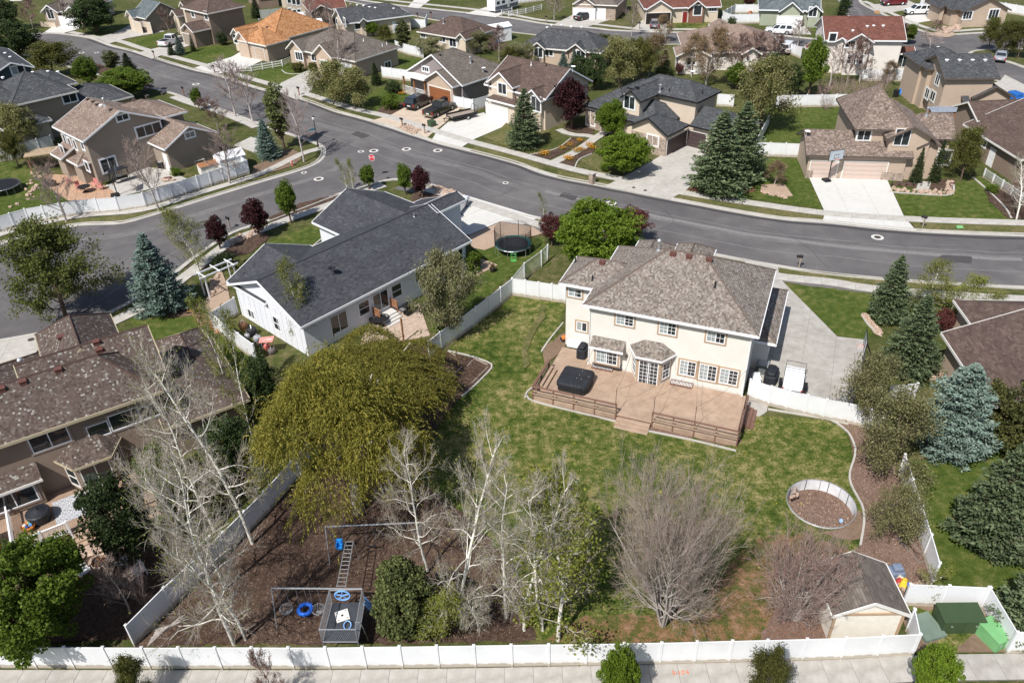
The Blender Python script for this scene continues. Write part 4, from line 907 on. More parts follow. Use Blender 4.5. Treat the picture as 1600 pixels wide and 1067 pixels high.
def slabs(name,pts,ang,size=(2.8,2.6),m=None,z=.085,piece='paving_slab',gap=.02,stagger=False):
 P=[tuple(p)for p in P2(pts)];a=math.radians(ang);c,s=math.cos(a),math.sin(a)
 b=MB();b.prism(P,.0,z-.02);base=struct(b.build(name,M_joint))
 loc=[(x*c+y*s,-x*s+y*c)for x,y in P]
 if sum(loc[i][0]*loc[(i+1)%len(loc)][1]-loc[(i+1)%len(loc)][0]*loc[i][1]for i in range(len(loc)))<0:loc=loc[::-1]
 x0,y0=min(p[0]for p in loc),min(p[1]for p in loc);x1,y1=max(p[0]for p in loc),max(p[1]for p in loc)
 nx,ny=max(1,round((x1-x0)/size[0])),max(1,round((y1-y0)/size[1]));dx,dy=(x1-x0)/nx,(y1-y0)/ny
 for j in range(ny):
  for i in range(-1 if stagger else 0,nx):
   o=dx*.5*(j%2)if stagger else 0
   X,Y=x0+i*dx+o,y0+j*dy;g=gap/2
   q=clip(loc,[(X+g,Y+g),(X+dx-g,Y+g),(X+dx-g,Y+dy-g),(X+g,Y+dy-g)])
   if len(q)<3:continue
   ar=abs(sum(q[k][0]*q[(k+1)%len(q)][1]-q[(k+1)%len(q)][0]*q[k][1]for k in range(len(q))))/2
   if ar<.04:continue
   b=MB();b.prism([(x*c-y*s,x*s+y*c)for x,y in q],z-.021,z+random.uniform(-.003,.003));b.build(piece,m or M_conc,base)
 return base
slabs('driveway',[(1215,417),(1219,437),(1308,527),(1352,532),(1352,560),(1325,665),(1168,625),(1175,430),(1160,404)],-22.8,(2.6,2.6),M_concgrey)
slabs('driveway',[(1262,274),(1289,333),(1285,347),(1432,362),(1413,341),(1384,278)],-9,(3.2,3.2),M_conclight)
slabs('driveway',[(1040,240),(992,268),(945,292),(1045,313),(1071,299),(1084,287),(1106,235),(1090,224)],-43,(3.2,3.2))
slabs('driveway',[(675,219),(720,232),(742,218),(784,200),(800,183),(755,177),(700,192),(682,208)],-43,(3.2,3.2),M_conclight)
slabs('driveway',[(580,190),(612,180),(640,165),(672,155),(722,168),(697,192),(680,205),(668,216),(622,200)],-43,(3.5,3.5),mat('tan concrete',(0.50,0.41,0.32),.9,.12,1.0))
slabs('driveway',[(425,142),(464,157),(487,142),(490,128),(550,112),(505,100),(440,130)],-38,(3.2,3.2))
slabs('driveway',[(304,107),(338,117),(386,107),(418,92),(376,82),(362,90)],-38,(3.2,3.2),M_conclight)
slabs('driveway',[(213,84),(238,93),(262,84),(302,70),(285,57),(252,74)],-42,(3.2,3.2))
slabs('driveway',[(150,60),(171,69),(197,61),(258,50),(240,44),(204,40),(177,53)],-40,(3.2,3.2))
slabs('driveway',[(70,51),(99,53),(127,45),(122,38),(96,38),(82,43)],-12,(3.2,3.2),M_conclight)
slabs('driveway',[(700,328),(692,304),(717,303),(800,328),(842,341),(818,352),(782,347),(733,368),(705,360)],47,(3.4,3.4),M_conclight)
slabs('driveway',[(988,47),(1042,52),(1042,28),(1008,28)],0,(3.5,3.5));slabs('driveway',[(866,39),(917,43),(960,30),(940,24),(895,24)],-20,(3.5,3.5))
slabs('driveway',[(1214,34),(1252,35),(1268,55),(1225,54)],-14,(3.5,3.5));slabs('driveway',[(1358,9),(1420,2),(1440,12),(1390,21),(1373,20)],2,(3.5,3.5));slabs('driveway',[(1398,33),(1425,22),(1464,23),(1462,32),(1415,40)],2,(3.5,3.5),M_conclight)
slabs('driveway',[(637,12),(648,0),(676,-2),(655,14)],25,(3.5,3.5),M_conclight);slabs('driveway',[(728,22),(760,12),(800,14),(775,28)],25,(3.5,3.5),M_conclight)
slabs('driveway',[(-60,585),(-40,536),(0,532),(66,519),(70,535),(50,560),(20,580)],12,(2.6,2.6))
slabs('driveway',[(365,228),(392,215),(420,222),(400,240)],-43,(2.6,2.6));slabs('driveway',[(1562,128),(1570,118),(1610,138),(1620,150),(1600,160),(1540,135)],-43,(3.4,3.4))
slabs('patio',[(165,291),(190,308),(293,281),(262,266),(228,262)],0,(2.2,2.2),M_conc)
slabs('patio',[(67,272),(125,276),(182,297),(176,311),(107,314),(78,296)],20,(1.1,1.1),mat('sandy pavers',(0.42,0.27,0.18),.9,.2,3),z=.06)
slabs('patio',[(572,514),(620,486),(655,475),(672,525),(628,534),(560,545)],47,(.9,.9),mat('tan pavers',(0.44,0.34,0.27),.9,.15,3),z=.06)
b=MB();pts=P2([(1167,626),(1200,633),(1198,644),(1187,651),(1167,650)]);b.prism([tuple(p)for p in pts],0,.07);struct(b.build('concrete_pad',M_concgrey))
slabs('patio',[(1455,150),(1500,158),(1560,160),(1560,172),(1490,172),(1450,160)],-4,(2.5,2.5),M_conclight)
sheet('lawn',[(800,462),(883,474),(862,556),(832,612),(1150,692),(1172,650),(1290,656),(1325,676),(1334,718),(1327,749),(1347,784),(1350,815),(1344,852),(1300,900),(1290,1003),(800,1003),(800,900),(700,820),(640,740),(725,616),(767,569),(697,549)],M_grass,hole=True)
sheet('lawn',[(1200,170),(1322,168),(1315,214),(1252,214),(1249,236),(1183,236)],M_grassgreen)
sheet('lawn',[(1222,443),(1300,451),(1362,460),(1380,500),(1352,533),(1309,526)],M_grassgreen)
sheet('lawn',[(398,386),(505,345),(505,372),(478,388),(440,400),(400,405)],M_grassgreen);sheet('lawn',[(200,498),(300,455),(330,500),(400,560),(380,600),(250,560)],M_grassgreen)
sheet('lawn',[(1160,245),(1262,250),(1288,328),(1160,308)],M_grassgreen);sheet('lawn',[(1385,282),(1415,340),(1600,347),(1600,320),(1530,275),(1480,290)],M_grassgreen)
sheet('lawn',[(1418,722),(1560,700),(1620,850),(1600,930),(1530,918),(1460,915)],M_grassgreen);sheet('lawn',[(640,170),(655,135),(735,150),(600,165)],M_grassgreen,sm=False)
sheet('lawn',[(575,182),(555,160),(600,135),(640,145),(640,160),(600,180)],M_grassgreen);sheet('lawn',[(400,124),(345,108),(350,112),(455,98),(487,122),(442,135)],M_grassgreen)
sheet('lawn',[(322,102),(285,92),(290,78),(350,70),(372,86),(352,97)],M_grassgreen);sheet('lawn',[(190,66),(225,76),(248,72),(262,62),(258,50)],M_grassgreen);sheet('lawn',[(120,52),(155,57),(205,44),(190,38)],M_grassgreen)
sheet('lawn',[(1372,18),(1392,24),(1430,20),(1392,20)],M_grassgreen);sheet('lawn',[(1420,36),(1470,48),(1600,44),(1590,33),(1500,38)],M_grassgreen);sheet('lawn',[(1042,47),(1042,33),(1128,34),(1128,44)],M_grass);sheet('lawn',[(1252,36),(1268,50),(1310,48),(1290,32)],M_grassgreen)
sheet('lawn',[(620,90),(662,92),(690,100),(660,112),(625,108)],M_grassgreen);sheet('lawn',[(740,210),(800,188),(860,205),(830,225),(800,232)],M_grassdry);sheet('lawn',[(905,252),(930,240),(960,260),(950,276)],M_grassdry)
sheet('lawn',[(0,250),(60,262),(110,312),(30,335),(0,345),(-40,350),(-40,255)],M_grassgreen);sheet('lawn',[(735,392),(780,382),(850,372),(860,415),(800,430),(690,520),(670,520)],M_grassgreen)
for p in([(175,70),(190,68),(223,80),(205,80)],[(212,83),(245,93),(304,107),(300,108),(250,93.5)],[(470,154),(485,153),(578,187),(525,174)],[(735,236),(745,226),(835,252),(850,268),(800,253)],[(870,276),(872,266),(958,288),(945,291),(880,279)],[(1050,309),(1055,302),(1290,337),(1286,346),(1200,336)],[(1433,360),(1421,345),(1600,352),(1600,367)],[(1215,422),(1215,418),(1360,434),(1560,450),(1585,460),(1362,447),(1225,432)],[(1600,44),(1440,44),(1405,30)],[(25,368),(100,345),(200,337),(250,329),(400,281),(440,262),(400,285),(250,331),(190,348),(120,350)],[(330,175),(338,168),(385,187),(400,200)]):
 sheet('grass_strip',p,M_grassdry)
sheet('bark_bed',[(212,1010),(325,898),(460,754),(520,722),(640,740),(720,800),(800,880),(840,1003)],M_bark,sm=False)
sheet('bark_bed',[(850,1003),(900,965),(1030,960),(1100,930),(1150,870),(1190,840),(1250,832),(1330,860),(1345,1003)],M_mottle);sheet('bark_bed',[(1225,930),(1300,900),(1330,960),(1310,1003),(1180,1003)],M_barkred)
sheet('bark_bed',[(1302,658),(1325,676),(1334,718),(1327,749),(1347,784),(1350,815),(1344,852),(1335,870),(1412,945),(1455,912),(1404,745),(1375,674),(1335,663)],M_barkred)
sheet('dirt_patch',[(1325,822),(1342,795),(1350,812),(1345,842),(1310,842),(1285,833)],M_soil,sm=True)
sheet('bark_bed',[(697,549),(767,569),(765,578),(725,616),(700,645),(690,600)],M_bark);sheet('bark_bed',[(830,605),(835,626),(966,660),(1012,672),(1150,700),(1160,690),(1150,676),(833,600)],M_barkred)
sheet('bark_bed',[(846,545),(883,520),(884,545),(850,570)],M_soil)
sheet('bark_bed',[(827,242),(857,251),(917,220),(895,215),(875,232),(850,238)],M_bark,sm=False);sheet('bark_bed',[(872,257),(920,230),(930,234),(925,241),(902,250),(897,262)],M_bark)
sheet('bark_bed',[(1072,299),(1090,285),(1175,285),(1180,300),(1150,306),(1090,303)],mat('rusty mulch',(0.19,0.10,0.055),.95,.35,5));sheet('bark_bed',[(885,205),(880,195),(930,200),(925,212)],M_bark)
sheet('bark_bed',[(420,342),(400,350),(470,318),(532,303),(560,294),(560,300),(500,324),(430,350)],M_bark);sheet('bark_bed',[(586,178),(600,165),(620,160),(650,162),(610,181)],M_bark)
sheet('bark_bed',[(640,318),(648,298),(700,310),(690,330)],M_bark);sheet('bark_bed',[(395,262),(440,235),(470,240),(460,258),(400,275)],M_soil,sm=True);sheet('bark_bed',[(232,480),(250,470),(300,470),(312,488),(270,497)],M_soil,sm=True)
sheet('bark_bed',[(360,380),(412,362),(420,372),(395,395),(350,405),(300,430),(290,420)],M_bark);sheet('bark_bed',[(1390,290),(1490,300),(1492,280),(1440,284),(1400,284)],M_bark)
sheet('bark_bed',[(60,900),(250,830),(330,860),(210,1000),(0,1005),(0,920)],M_bark);sheet('bark_bed',[(1540,300),(1600,280),(1620,345),(1575,342),(1545,315)],M_bark);sheet('bark_bed',[(555,545),(680,530),(700,640),(640,740),(520,720),(420,640)],M_bark)
sheet('gravel_yard',[(733,369),(782,348),(832,355),(848,366),(775,385),(757,392),(737,388)],M_gravel);sheet('gravel_yard',[(330,500),(360,470),(355,446),(345,420),(330,440),(320,480)],M_gravel);sheet('gravel_yard',[(740,410),(752,405),(778,415),(745,432)],M_gravel)
sheet('gravel_yard',[(685,290),(720,304),(712,312),(660,298)],M_gravel);sheet('gravel_yard',[(1400,945),(1530,948),(1572,1020),(1430,1020)],M_soil);sheet('lawn',[(1420,950),(1525,955),(1470,962),(1430,985),(1418,965)],M_grassgreen);sheet('lawn',[(1460,985),(1520,990),(1500,1015),(1470,1018)],M_grass)
sheet('gravel_yard',[(1188,300),(1190,290),(1225,288),(1238,306),(1225,310)],M_gravel);sheet('gravel_yard',[(1346,490),(1352,490),(1375,515),(1378,528),(1365,522)],M_gravel);sheet('gravel_yard',[(622,202),(635,195),(658,205),(650,210)],M_gravel)
sheet('bark_bed',[(150,100),(180,108),(240,135),(230,145),(160,130)],M_bark);sheet('bark_bed',[(1215,165),(1330,166),(1330,150),(1215,150)],M_bark);sheet('bark_bed',[(1440,55),(1480,60),(1495,55),(1480,48)],M_gravel)
sheet('worn_track',[(845,478),(838,500),(822,525),(815,550),(818,575),(825,576),(824,552),(832,528),(847,503),(853,480)],M_grassdry,sm=True)
def edging(px,w=.13,h=.11,m=None):
 P=resample(smooth(P2(px),.6),.6);b=MB();strip(b,offset(P,w/2),offset(P,-w/2),0,h);return struct(b.build('garden_edging',m or M_conc))
edging([(1200,640),(1290,655),(1302,658),(1325,676),(1336,700),(1334,718),(1327,740),(1330,760),(1347,790),(1350,815),(1344,852)])
edging([(700,549),(735,557),(767,569),(768,576),(745,600),(722,620)]);edging([(822,618),(835,628),(966,660)]);edging([(1012,674),(1080,688),(1150,705)]);edging([(846,550),(858,532),(880,505)])
edging([(832,606),(824,612),(820,622)]);edging([(827,243),(850,238),(872,232),(892,217)],.15);edging([(898,263),(905,250),(925,241)],.15);edging([(1390,301),(1470,306),(1488,303),(1490,290)],.2)
edging([(1520,278),(1545,300),(1570,325),(1580,342)],.2);edging([(1346,492),(1356,508),(1375,525)],.15);edging([(440,110),(450,116),(480,116)],.15);edging([(480,393),(505,372)],.15)
# trees and shrubs
def np_mesh(name,V,F,mats):
 """V (n,3), F (m,k) equal-size faces, fast"""
 me=bpy.data.meshes.new(name);V=np.asarray(V,np.float32);F=np.asarray(F,np.int32);m,k=F.shape
 me.vertices.add(len(V));me.vertices.foreach_set('co',V.ravel());me.loops.add(m*k);me.loops.foreach_set('vertex_index',F.ravel())
 me.polygons.add(m);me.polygons.foreach_set('loop_start',np.arange(0,m*k,k,dtype=np.int32));me.polygons.foreach_set('loop_total',np.full(m,k,np.int32))
 me.materials.append(mats);me.update(calc_edges=True);return me
def seg_mesh(name,S,mat_,k=4):
 """S: rows of p0(3) p1(3) r0 r1 -> tapered prisms"""
 S=np.asarray(S,float);p0,p1,r0,r1=S[:,:3],S[:,3:6],S[:,6],S[:,7]
 d=p1-p0;d/=np.linalg.norm(d,axis=1)[:,None]+1e-9
 up=np.where(np.abs(d[:,2:3])<.9,np.array([[0,0,1.0]]),np.array([[1.0,0,0]]))
 a=np.cross(d,up);a/=np.linalg.norm(a,axis=1)[:,None]+1e-9;b=np.cross(a,d)
 V=[]
 for P,r in((p0,r0),(p1,r1)):
  for j in range(k):
   t=2*PI*j/k;V.append(P+(a*math.cos(t)+b*math.sin(t))*r[:,None])
 V=np.stack(V,1).reshape(-1,3);base=(np.arange(len(S))*2*k)[:,None]
 F=np.concatenate([base+np.array([[j,(j+1)%k,k+(j+1)%k,k+j]])for j in range(k)],0)
 return np_mesh(name,V,F,mat_)
def leaf_mesh(name,C,size,mat_,rng,aspect=.6,up=0.0,dirs=None,fold=False):
 """diamond shaped leaves at the points C"""
 n=len(C);C=np.asarray(C,float);sz=size*rng.uniform(.6,1.35,n)[:,None]
 a=rng.normal(size=(n,3))if dirs is None else np.asarray(dirs,float)+rng.normal(size=(n,3))*.25
 a/=np.linalg.norm(a,axis=1)[:,None]+1e-9
 nn=rng.normal(size=(n,3));nn[:,2]=np.abs(nn[:,2])+up;b=np.cross(a,nn);b/=np.linalg.norm(b,axis=1)[:,None]+1e-9
 V=np.stack([C-a*sz*.5,C+b*sz*aspect*.5,C+a*sz*.5,C-b*sz*aspect*.5],1).reshape(-1,3)
 return np_mesh(name,V,np.arange(4*n).reshape(n,4),mat_)
def grow(rng,H,R,trunk=.25,n1=14,lv=3,up=.5,kids=5,r0=.16,wig=.18,stems=1,taper=.6,ratio=.45,lean=0.0,rmin=.010):
 """branch skeleton: central leader(s) with side limbs that fork again; returns segments per level and twig ends"""
 segs=[[]for _ in range(lv+1)];tips=[]
 def limb(p,d,L,r,l):
  n=max(3,int(L/.55))if l<2 else 3
  n=min(n,12);q=p.copy();pts=[q.copy()]
  dd=d.copy()
  for i in range(n):
   dd=dd+rng.normal(size=3)*wig*(.5 if l==0 else 1);dd[2]+=.05*up*(1 if l else 0);dd/=np.linalg.norm(dd)
   nq=q+dd*L/n;ra=r*(1-(1-.25)*i/n);rb=r*(1-(1-.25)*(i+1)/n)
   segs[l].append((*q,*nq,ra,rb));q=nq;pts.append(q.copy())
   if l>=lv-1 or(l==lv and i>0):tips.append((*q,*dd))
  if l<lv:
   m=(n1 if l==0 else kids);
   for k in range(m):
    t=(trunk+(1-trunk)*(k+rng.uniform(0,1))/m)if l==0 else rng.uniform(.2,1.0)
    i=min(len(pts)-2,int(t*(len(pts)-1)));f=t*(len(pts)-1)-i;s=pts[i]*(1-f)+pts[i+1]*f
    az=2.4*k+rng.uniform(-.6,.6)
    if l==0:
     h=t;Lr=R*(math.sin(PI*min(1,.25+.75*h))**.7*.75+.35)*rng.uniform(.75,1.15)
     o=np.array([math.cos(az),math.sin(az),up*(.4+1.1*h)+rng.uniform(-.15,.15)])
    else:
     Lr=L*ratio*rng.uniform(.7,1.25);e=pts[-1]-pts[0];e=e/(np.linalg.norm(e)+1e-9);side=rng.normal(size=3);side-=e*(side@e);side/=np.linalg.norm(side)+1e-9
     o=e*(.75+.4*up)+side*.75;o[2]+=.22*up
    o/=np.linalg.norm(o);limb(s,o,Lr,max(rmin,r*(1-t*.6)*(.42 if l==0 else.5)),l+1)
 for s_ in range(stems):
  a=2*PI*s_/stems+rng.uniform(-.4,.4);sp=lean*rng.uniform(.25,1.75)if stems>1 else lean*.3
  limb(np.array([math.cos(a)*.12*(stems>1),math.sin(a)*.12*(stems>1),-.05]),np.array([math.cos(a)*sp,math.sin(a)*sp,1.0]),H*rng.uniform(.88,1.0)if stems>1 else H,r0,0)
 return segs,np.array(tips)
def fit(segs_all,H,R):
 """scale factors that bring the outermost twigs to the wanted size"""
 P=np.concatenate([np.array(s)[:,3:6]for s in segs_all if len(s)]);r=np.percentile(np.hypot(P[:,0],P[:,1]),97);h=np.percentile(P[:,2],99.8)
 return R/r,H/h
PROTO={}
def proto(kind,v):
 """prototype meshes for one kind of tree, variant v: list of (part name, mesh), nominal H and R"""
 if(kind,v)in PROTO:return PROTO[(kind,v)]
 rng=np.random.default_rng(abs(hash_(kind))+v*17);k=KINDS[kind];H,R=k['H'],k['R'];parts=[]
 t=k['type']
 if t=='branchy':
  segs,tips=grow(rng,H,R,**k['g'])
  sx,sz=fit(segs,H,R)
  def sc_(a):a=np.array(a);a[:,[0,1,3,4]]*=sx;a[:,[2,5]]*=sz;return a
  low=sc_(segs[0]+(segs[1]if k.get('limbtrunk')else[]));parts.append(('trunk',seg_mesh('trunk',low,k['bark'],6)))
  parts.append(('branches',seg_mesh('branches',sc_(sum(segs[(2 if k.get('limbtrunk')else 1):],[])),k['twig'],3)))
  if k.get('leaves'):
   tips[:,[0,1]]*=sx;tips[:,2]*=sz;idx=rng.integers(0,len(tips),k['leaves'])
   C=tips[idx,:3]+rng.normal(size=(len(idx),3))*k.get('spread',.15);parts.append(('foliage',leaf_mesh('foliage',C,k['ls'],k['leaf'],rng,.65)))
 elif t=='crown':
  tf=k.get('tf',.2);cz,hz=H*(tf+(1-tf)/2),H*(1-tf)/2;nC=k['clumps'];cs=[]
  while len(cs)<nC:
   d=rng.normal(size=3);d/=np.linalg.norm(d);rad=rng.uniform(k.get('inner',.35),1.0)**.6
   f=1+.16*noise.noise(Vector(d*1.7)+Vector((v*9.0,0,0)))*2
   prof=k.get('prof','round');w_=1.0
   if prof=='egg':w_=1.08-.35*(d[2]*rad+1)/2
   if prof=='column':w_=1.0
   cs.append(np.array([d[0]*R*.86*rad*f*w_,d[1]*R*.86*rad*f*w_,cz+d[2]*hz*.88*rad*f]))
  cs=np.array(cs);S=[(0,0,-.1,0,0,H*(tf+.25),k.get('r0',.16),k.get('r0',.16)*.55)]
  for c in cs[::max(1,nC//k.get('limbs',26))]:
   b0=np.array([0,0,H*(tf*.8+.12*rng.uniform())]);m_=(b0+c)/2+rng.normal(size=3)*.15+[0,0,-.1]
   S.append((*b0,*m_,.06,.04));S.append((*m_,*c,.04,.012))
  parts.append(('trunk',seg_mesh('trunk',S,k['bark'],6)))
  nl=k['leaves'];idx=rng.integers(0,nC,nl);cr=k.get('cr',.16)*R*rng.uniform(.7,1.4,nC);o=rng.normal(size=(nl,3));o/=np.linalg.norm(o,axis=1)[:,None];o*=rng.uniform(.35,1.0,nl)[:,None]**.5
  o[:,2]*=k.get('flat',.8);C=cs[idx]+o*cr[idx][:,None]
  parts.append(('crown',leaf_mesh('crown',C,k['ls'],k['leaf'],rng,k.get('asp',.7),up=k.get('lup',.3))))
 elif t=='conifer':
  S=[(0,0,-.1,0,0,H*.96,k.get('r0',.2),.02)];C=[];D=[];lv=k['levels']
  S2=[]
  for i in range(lv):
   h=(i+rng.uniform(0,.6))/lv;z=H*(.03+.95*h);Rr=R*(1-h)**k.get('pw',.85)*(1 if h>.08 else.8)+.06
   nb=max(5,int(k['nb']*(1-h*.6)));ph=rng.uniform(0,6.28)
   for j in range(nb):
    az=ph+2*PI*j/nb+rng.uniform(-.18,.18);L=Rr*rng.uniform(.62,1.16)*(1+.25*noise.noise(Vector((math.cos(az)*1.5,math.sin(az)*1.5,h*4+v*7))));L*=(1 if rng.uniform()>.06 else.45);dr=k.get('droop',-.12)+.5*h
    d=np.array([math.cos(az),math.sin(az),dr]);e=np.array([d[0]*L,d[1]*L,z+dr*L*.6+.12*L])
    S2 .append((0,0,z,*e,.028,.008))
    nsub=max(3,int(L/k['sub']));sd=np.array([-math.sin(az),math.cos(az),0])
    for q in range(nsub):
     f=.22+.78*(q+1)/nsub;p=np.array([d[0]*L*f,d[1]*L*f,z+(dr*.6+.12)*L*f])
     wl=(1-f*.72)*L*.42+.10
     for sg in(-1,0,1):
      tip=d*.75+sd*sg*.75;tip[2]=.12+rng.uniform(-.1,.16);n3=max(2,int(k['dens']*(1 if sg else 1.2)))
      for u_ in range(n3):
       g=(u_+.5)/n3;c=p+(sd*sg*wl*g+d*wl*g*.55);c[2]+=-.08*g+rng.uniform(-.04,.04);C.append(c);D.append(tip)
  parts.append(('trunk',seg_mesh('trunk',S+S2,k['bark'],5)));C=np.array(C);D=np.array(D)
  parts.append(('foliage',leaf_mesh('foliage',C,k['ls'],k['leaf'],rng,k.get('asp',.42),up=1.2,dirs=D)))
 elif t=='willow':
  S=[(0,0,-.1,.1,.05,H*.33,.42,.34)];C=[];D=[];ends=[]
  for j in range(k.get('limbs',13)):
   az=2.4*j;rr=R*rng.uniform(.35,.8);zt=H*rng.uniform(.72,.93)*(1-.15*(rr/R)**2)
   m_=np.array([math.cos(az)*rr*.4,math.sin(az)*rr*.4,H*.33+(zt-H*.33)*.6]);e=np.array([math.cos(az)*rr,math.sin(az)*rr,zt])
   S+=[(0.1,.05,H*.31,*m_,.2,.13),(*m_,*e,.13,.04)];ends.append(e)
  lobes=[(0,0,1.0,.40)]+[(math.cos(a)*q*R,math.sin(a)*q*R,hh,rr_)for a,q,hh,rr_ in((.2,.60,.74,.38),(1.3,.60,.90,.36),(2.2,.56,.78,.40),(3.15,.62,.88,.34),(4.0,.58,.66,.42),(4.85,.62,.82,.36),(5.6,.60,.62,.40),(4.5,.30,.95,.34),(2.6,.28,1.02,.32),(.9,.30,.86,.36),(5.8,.26,.88,.34))]
  for j in range(k['fronds']):
   lx,ly,lh,lr=lobes[rng.integers(0,len(lobes))];az=rng.uniform(0,2*PI);cu=rng.uniform(-.15,1.0);s_=math.sqrt(1-cu*cu);bump_=1+.18*noise.noise(Vector((math.cos(az)*1.6*s_+lx,math.sin(az)*1.6*s_+ly,cu*1.6+v*5)))
   out=np.array([math.cos(az)*s_,math.sin(az)*s_,cu]);rr=R*lr*bump_*rng.uniform(.84,1.0)*.76;p=np.array([lx*.98,ly*.98,H*lh-R*lr*.74])+out*[rr,rr,rr*.95]
   if p[2]<H*.18:continue
   L=rng.uniform(.35,.85)*(1.5-.6*cu);n3=int(L/.085);sway=rng.normal(size=3)*.3
   for q in range(n3):
    f=q/n3;d=out*(1-.75*f)+sway;d[2]+=.1-1.35*f;d/=np.linalg.norm(d);p=p+d*L/n3
    if p[2]<.6:break
    C.append(p.copy());D.append(d*.8+rng.normal(size=3)*.3)
  for j in range(k['fronds']//16):
   u_=rng.uniform(0,1)**.55;az=rng.uniform(0,2*PI);lump=1+.34*noise.noise(Vector((math.cos(az)*2.2+v,math.sin(az)*2.2,u_*2.5)))
   rr=R*u_*lump*.97;z=H*(1-.42*u_**2.4)*(1+.24*noise.noise(Vector((rr*math.cos(az)*.42,rr*math.sin(az)*.42,v*3.0))))
   z-=rng.uniform(0,H*.08)if rng.uniform()<.62 else rng.uniform(0,H*.3)
   L=rng.uniform(.4,1.1)*(0.75+.6*u_);out=np.array([math.cos(az),math.sin(az),0]);n3=int(L/.085);p=np.array([out[0]*rr,out[1]*rr,z]);sway=rng.normal(size=3)*.22;sway[2]=0
   for q in range(n3):
    f=q/n3;d=out*(1.0-.7*f)*(1.0 if u_>.35 else.7)+sway*1.5;d[2]=.25-1.25*f;d/=np.linalg.norm(d);p=p+d*L/n3
    if p[2]<.5:break
    C.append(p.copy());D.append(d*.8+rng.normal(size=3)*.3)
  parts.append(('trunk',seg_mesh('trunk',S,k['bark'],8)));parts.append(('crown',leaf_mesh('crown',np.array(C),k['ls'],k['leaf'],rng,.38,up=.3,dirs=np.array(D))))
 PROTO[(kind,v)]=(parts,H,R);return PROTO[(kind,v)]
def hash_(s):return sum(ord(c)*(i+1)for i,c in enumerate(s))
B_white=mat('white bark',(0.70,0.67,0.60),.8,.28,5);B_birchtw=mat('birch twig',(0.42,0.375,0.32),.85,.25,3);B_twig=mat('pale twig',(0.52,0.47,0.40),.85,.15,3)
B_grey=mat('grey bark',(0.40,0.36,0.33),.9,.2,5);B_greytw=mat('silvery twig',(0.39,0.32,0.275),.9,.2,1.5)
B_haze=mat('brown grey twig',(0.34,0.27,0.245),.9,.2,2);B_brown=mat('brown bark',(0.12,0.085,0.06),.95,.3,5);B_red=mat('reddish twig',(0.36,0.265,0.23),.9,.2,2);B_silver=mat('silver twig',(0.45,0.40,0.38),.85,.15,2)
L_spruceblue=leafmat('blue spruce needles',(0.085,0.135,0.11),(0.22,0.30,0.26),.15);L_spruce=leafmat('green spruce needles',(0.05,0.08,0.032),(0.19,0.24,0.125),.18)
L_sprucebig=leafmat('silver blue spruce needles',(0.12,0.18,0.145),(0.27,0.355,0.30),.15)
L_dark=leafmat('dark evergreen leaves',(0.018,0.035,0.012),(0.065,0.095,0.028),.15);L_juniper=leafmat('olive juniper',(0.05,0.065,0.022),(0.16,0.18,0.06),.2)
L_bright=leafmat('bright spring leaves',(0.095,0.155,0.012),(0.23,0.33,0.038),.45);L_green=leafmat('mid green leaves',(0.065,0.115,0.012),(0.17,0.235,0.032),.42)
L_olive=leafmat('olive spring leaves',(0.055,0.065,0.012),(0.17,0.17,0.045),.35);L_willow=leafmat('golden willow leaves',(0.10,0.105,0.016),(0.39,0.345,0.07),.45)
L_bud=leafmat('pale budding leaves',(0.12,0.13,0.04),(0.38,0.36,0.20),.35);L_purple=leafmat('purple leaves',(0.030,0.008,0.012),(0.085,0.025,0.030),.3)
L_maroon=leafmat('maroon leaves',(0.07,0.022,0.022),(0.17,0.06,0.05),.3);L_sparse=leafmat('fresh sparse leaves',(0.11,0.13,0.02),(0.26,0.28,0.05),.4)
L_rusty=leafmat('rusty buds',(0.16,0.11,0.05),(0.28,0.20,0.11),.3);L_yew=leafmat('bronze yew',(0.035,0.045,0.014),(0.12,0.12,0.035),.2)
bg_=dict(trunk=.18,n1=22,lv=3,up=.75,kids=7,r0=.13,wig=.13,ratio=.5)
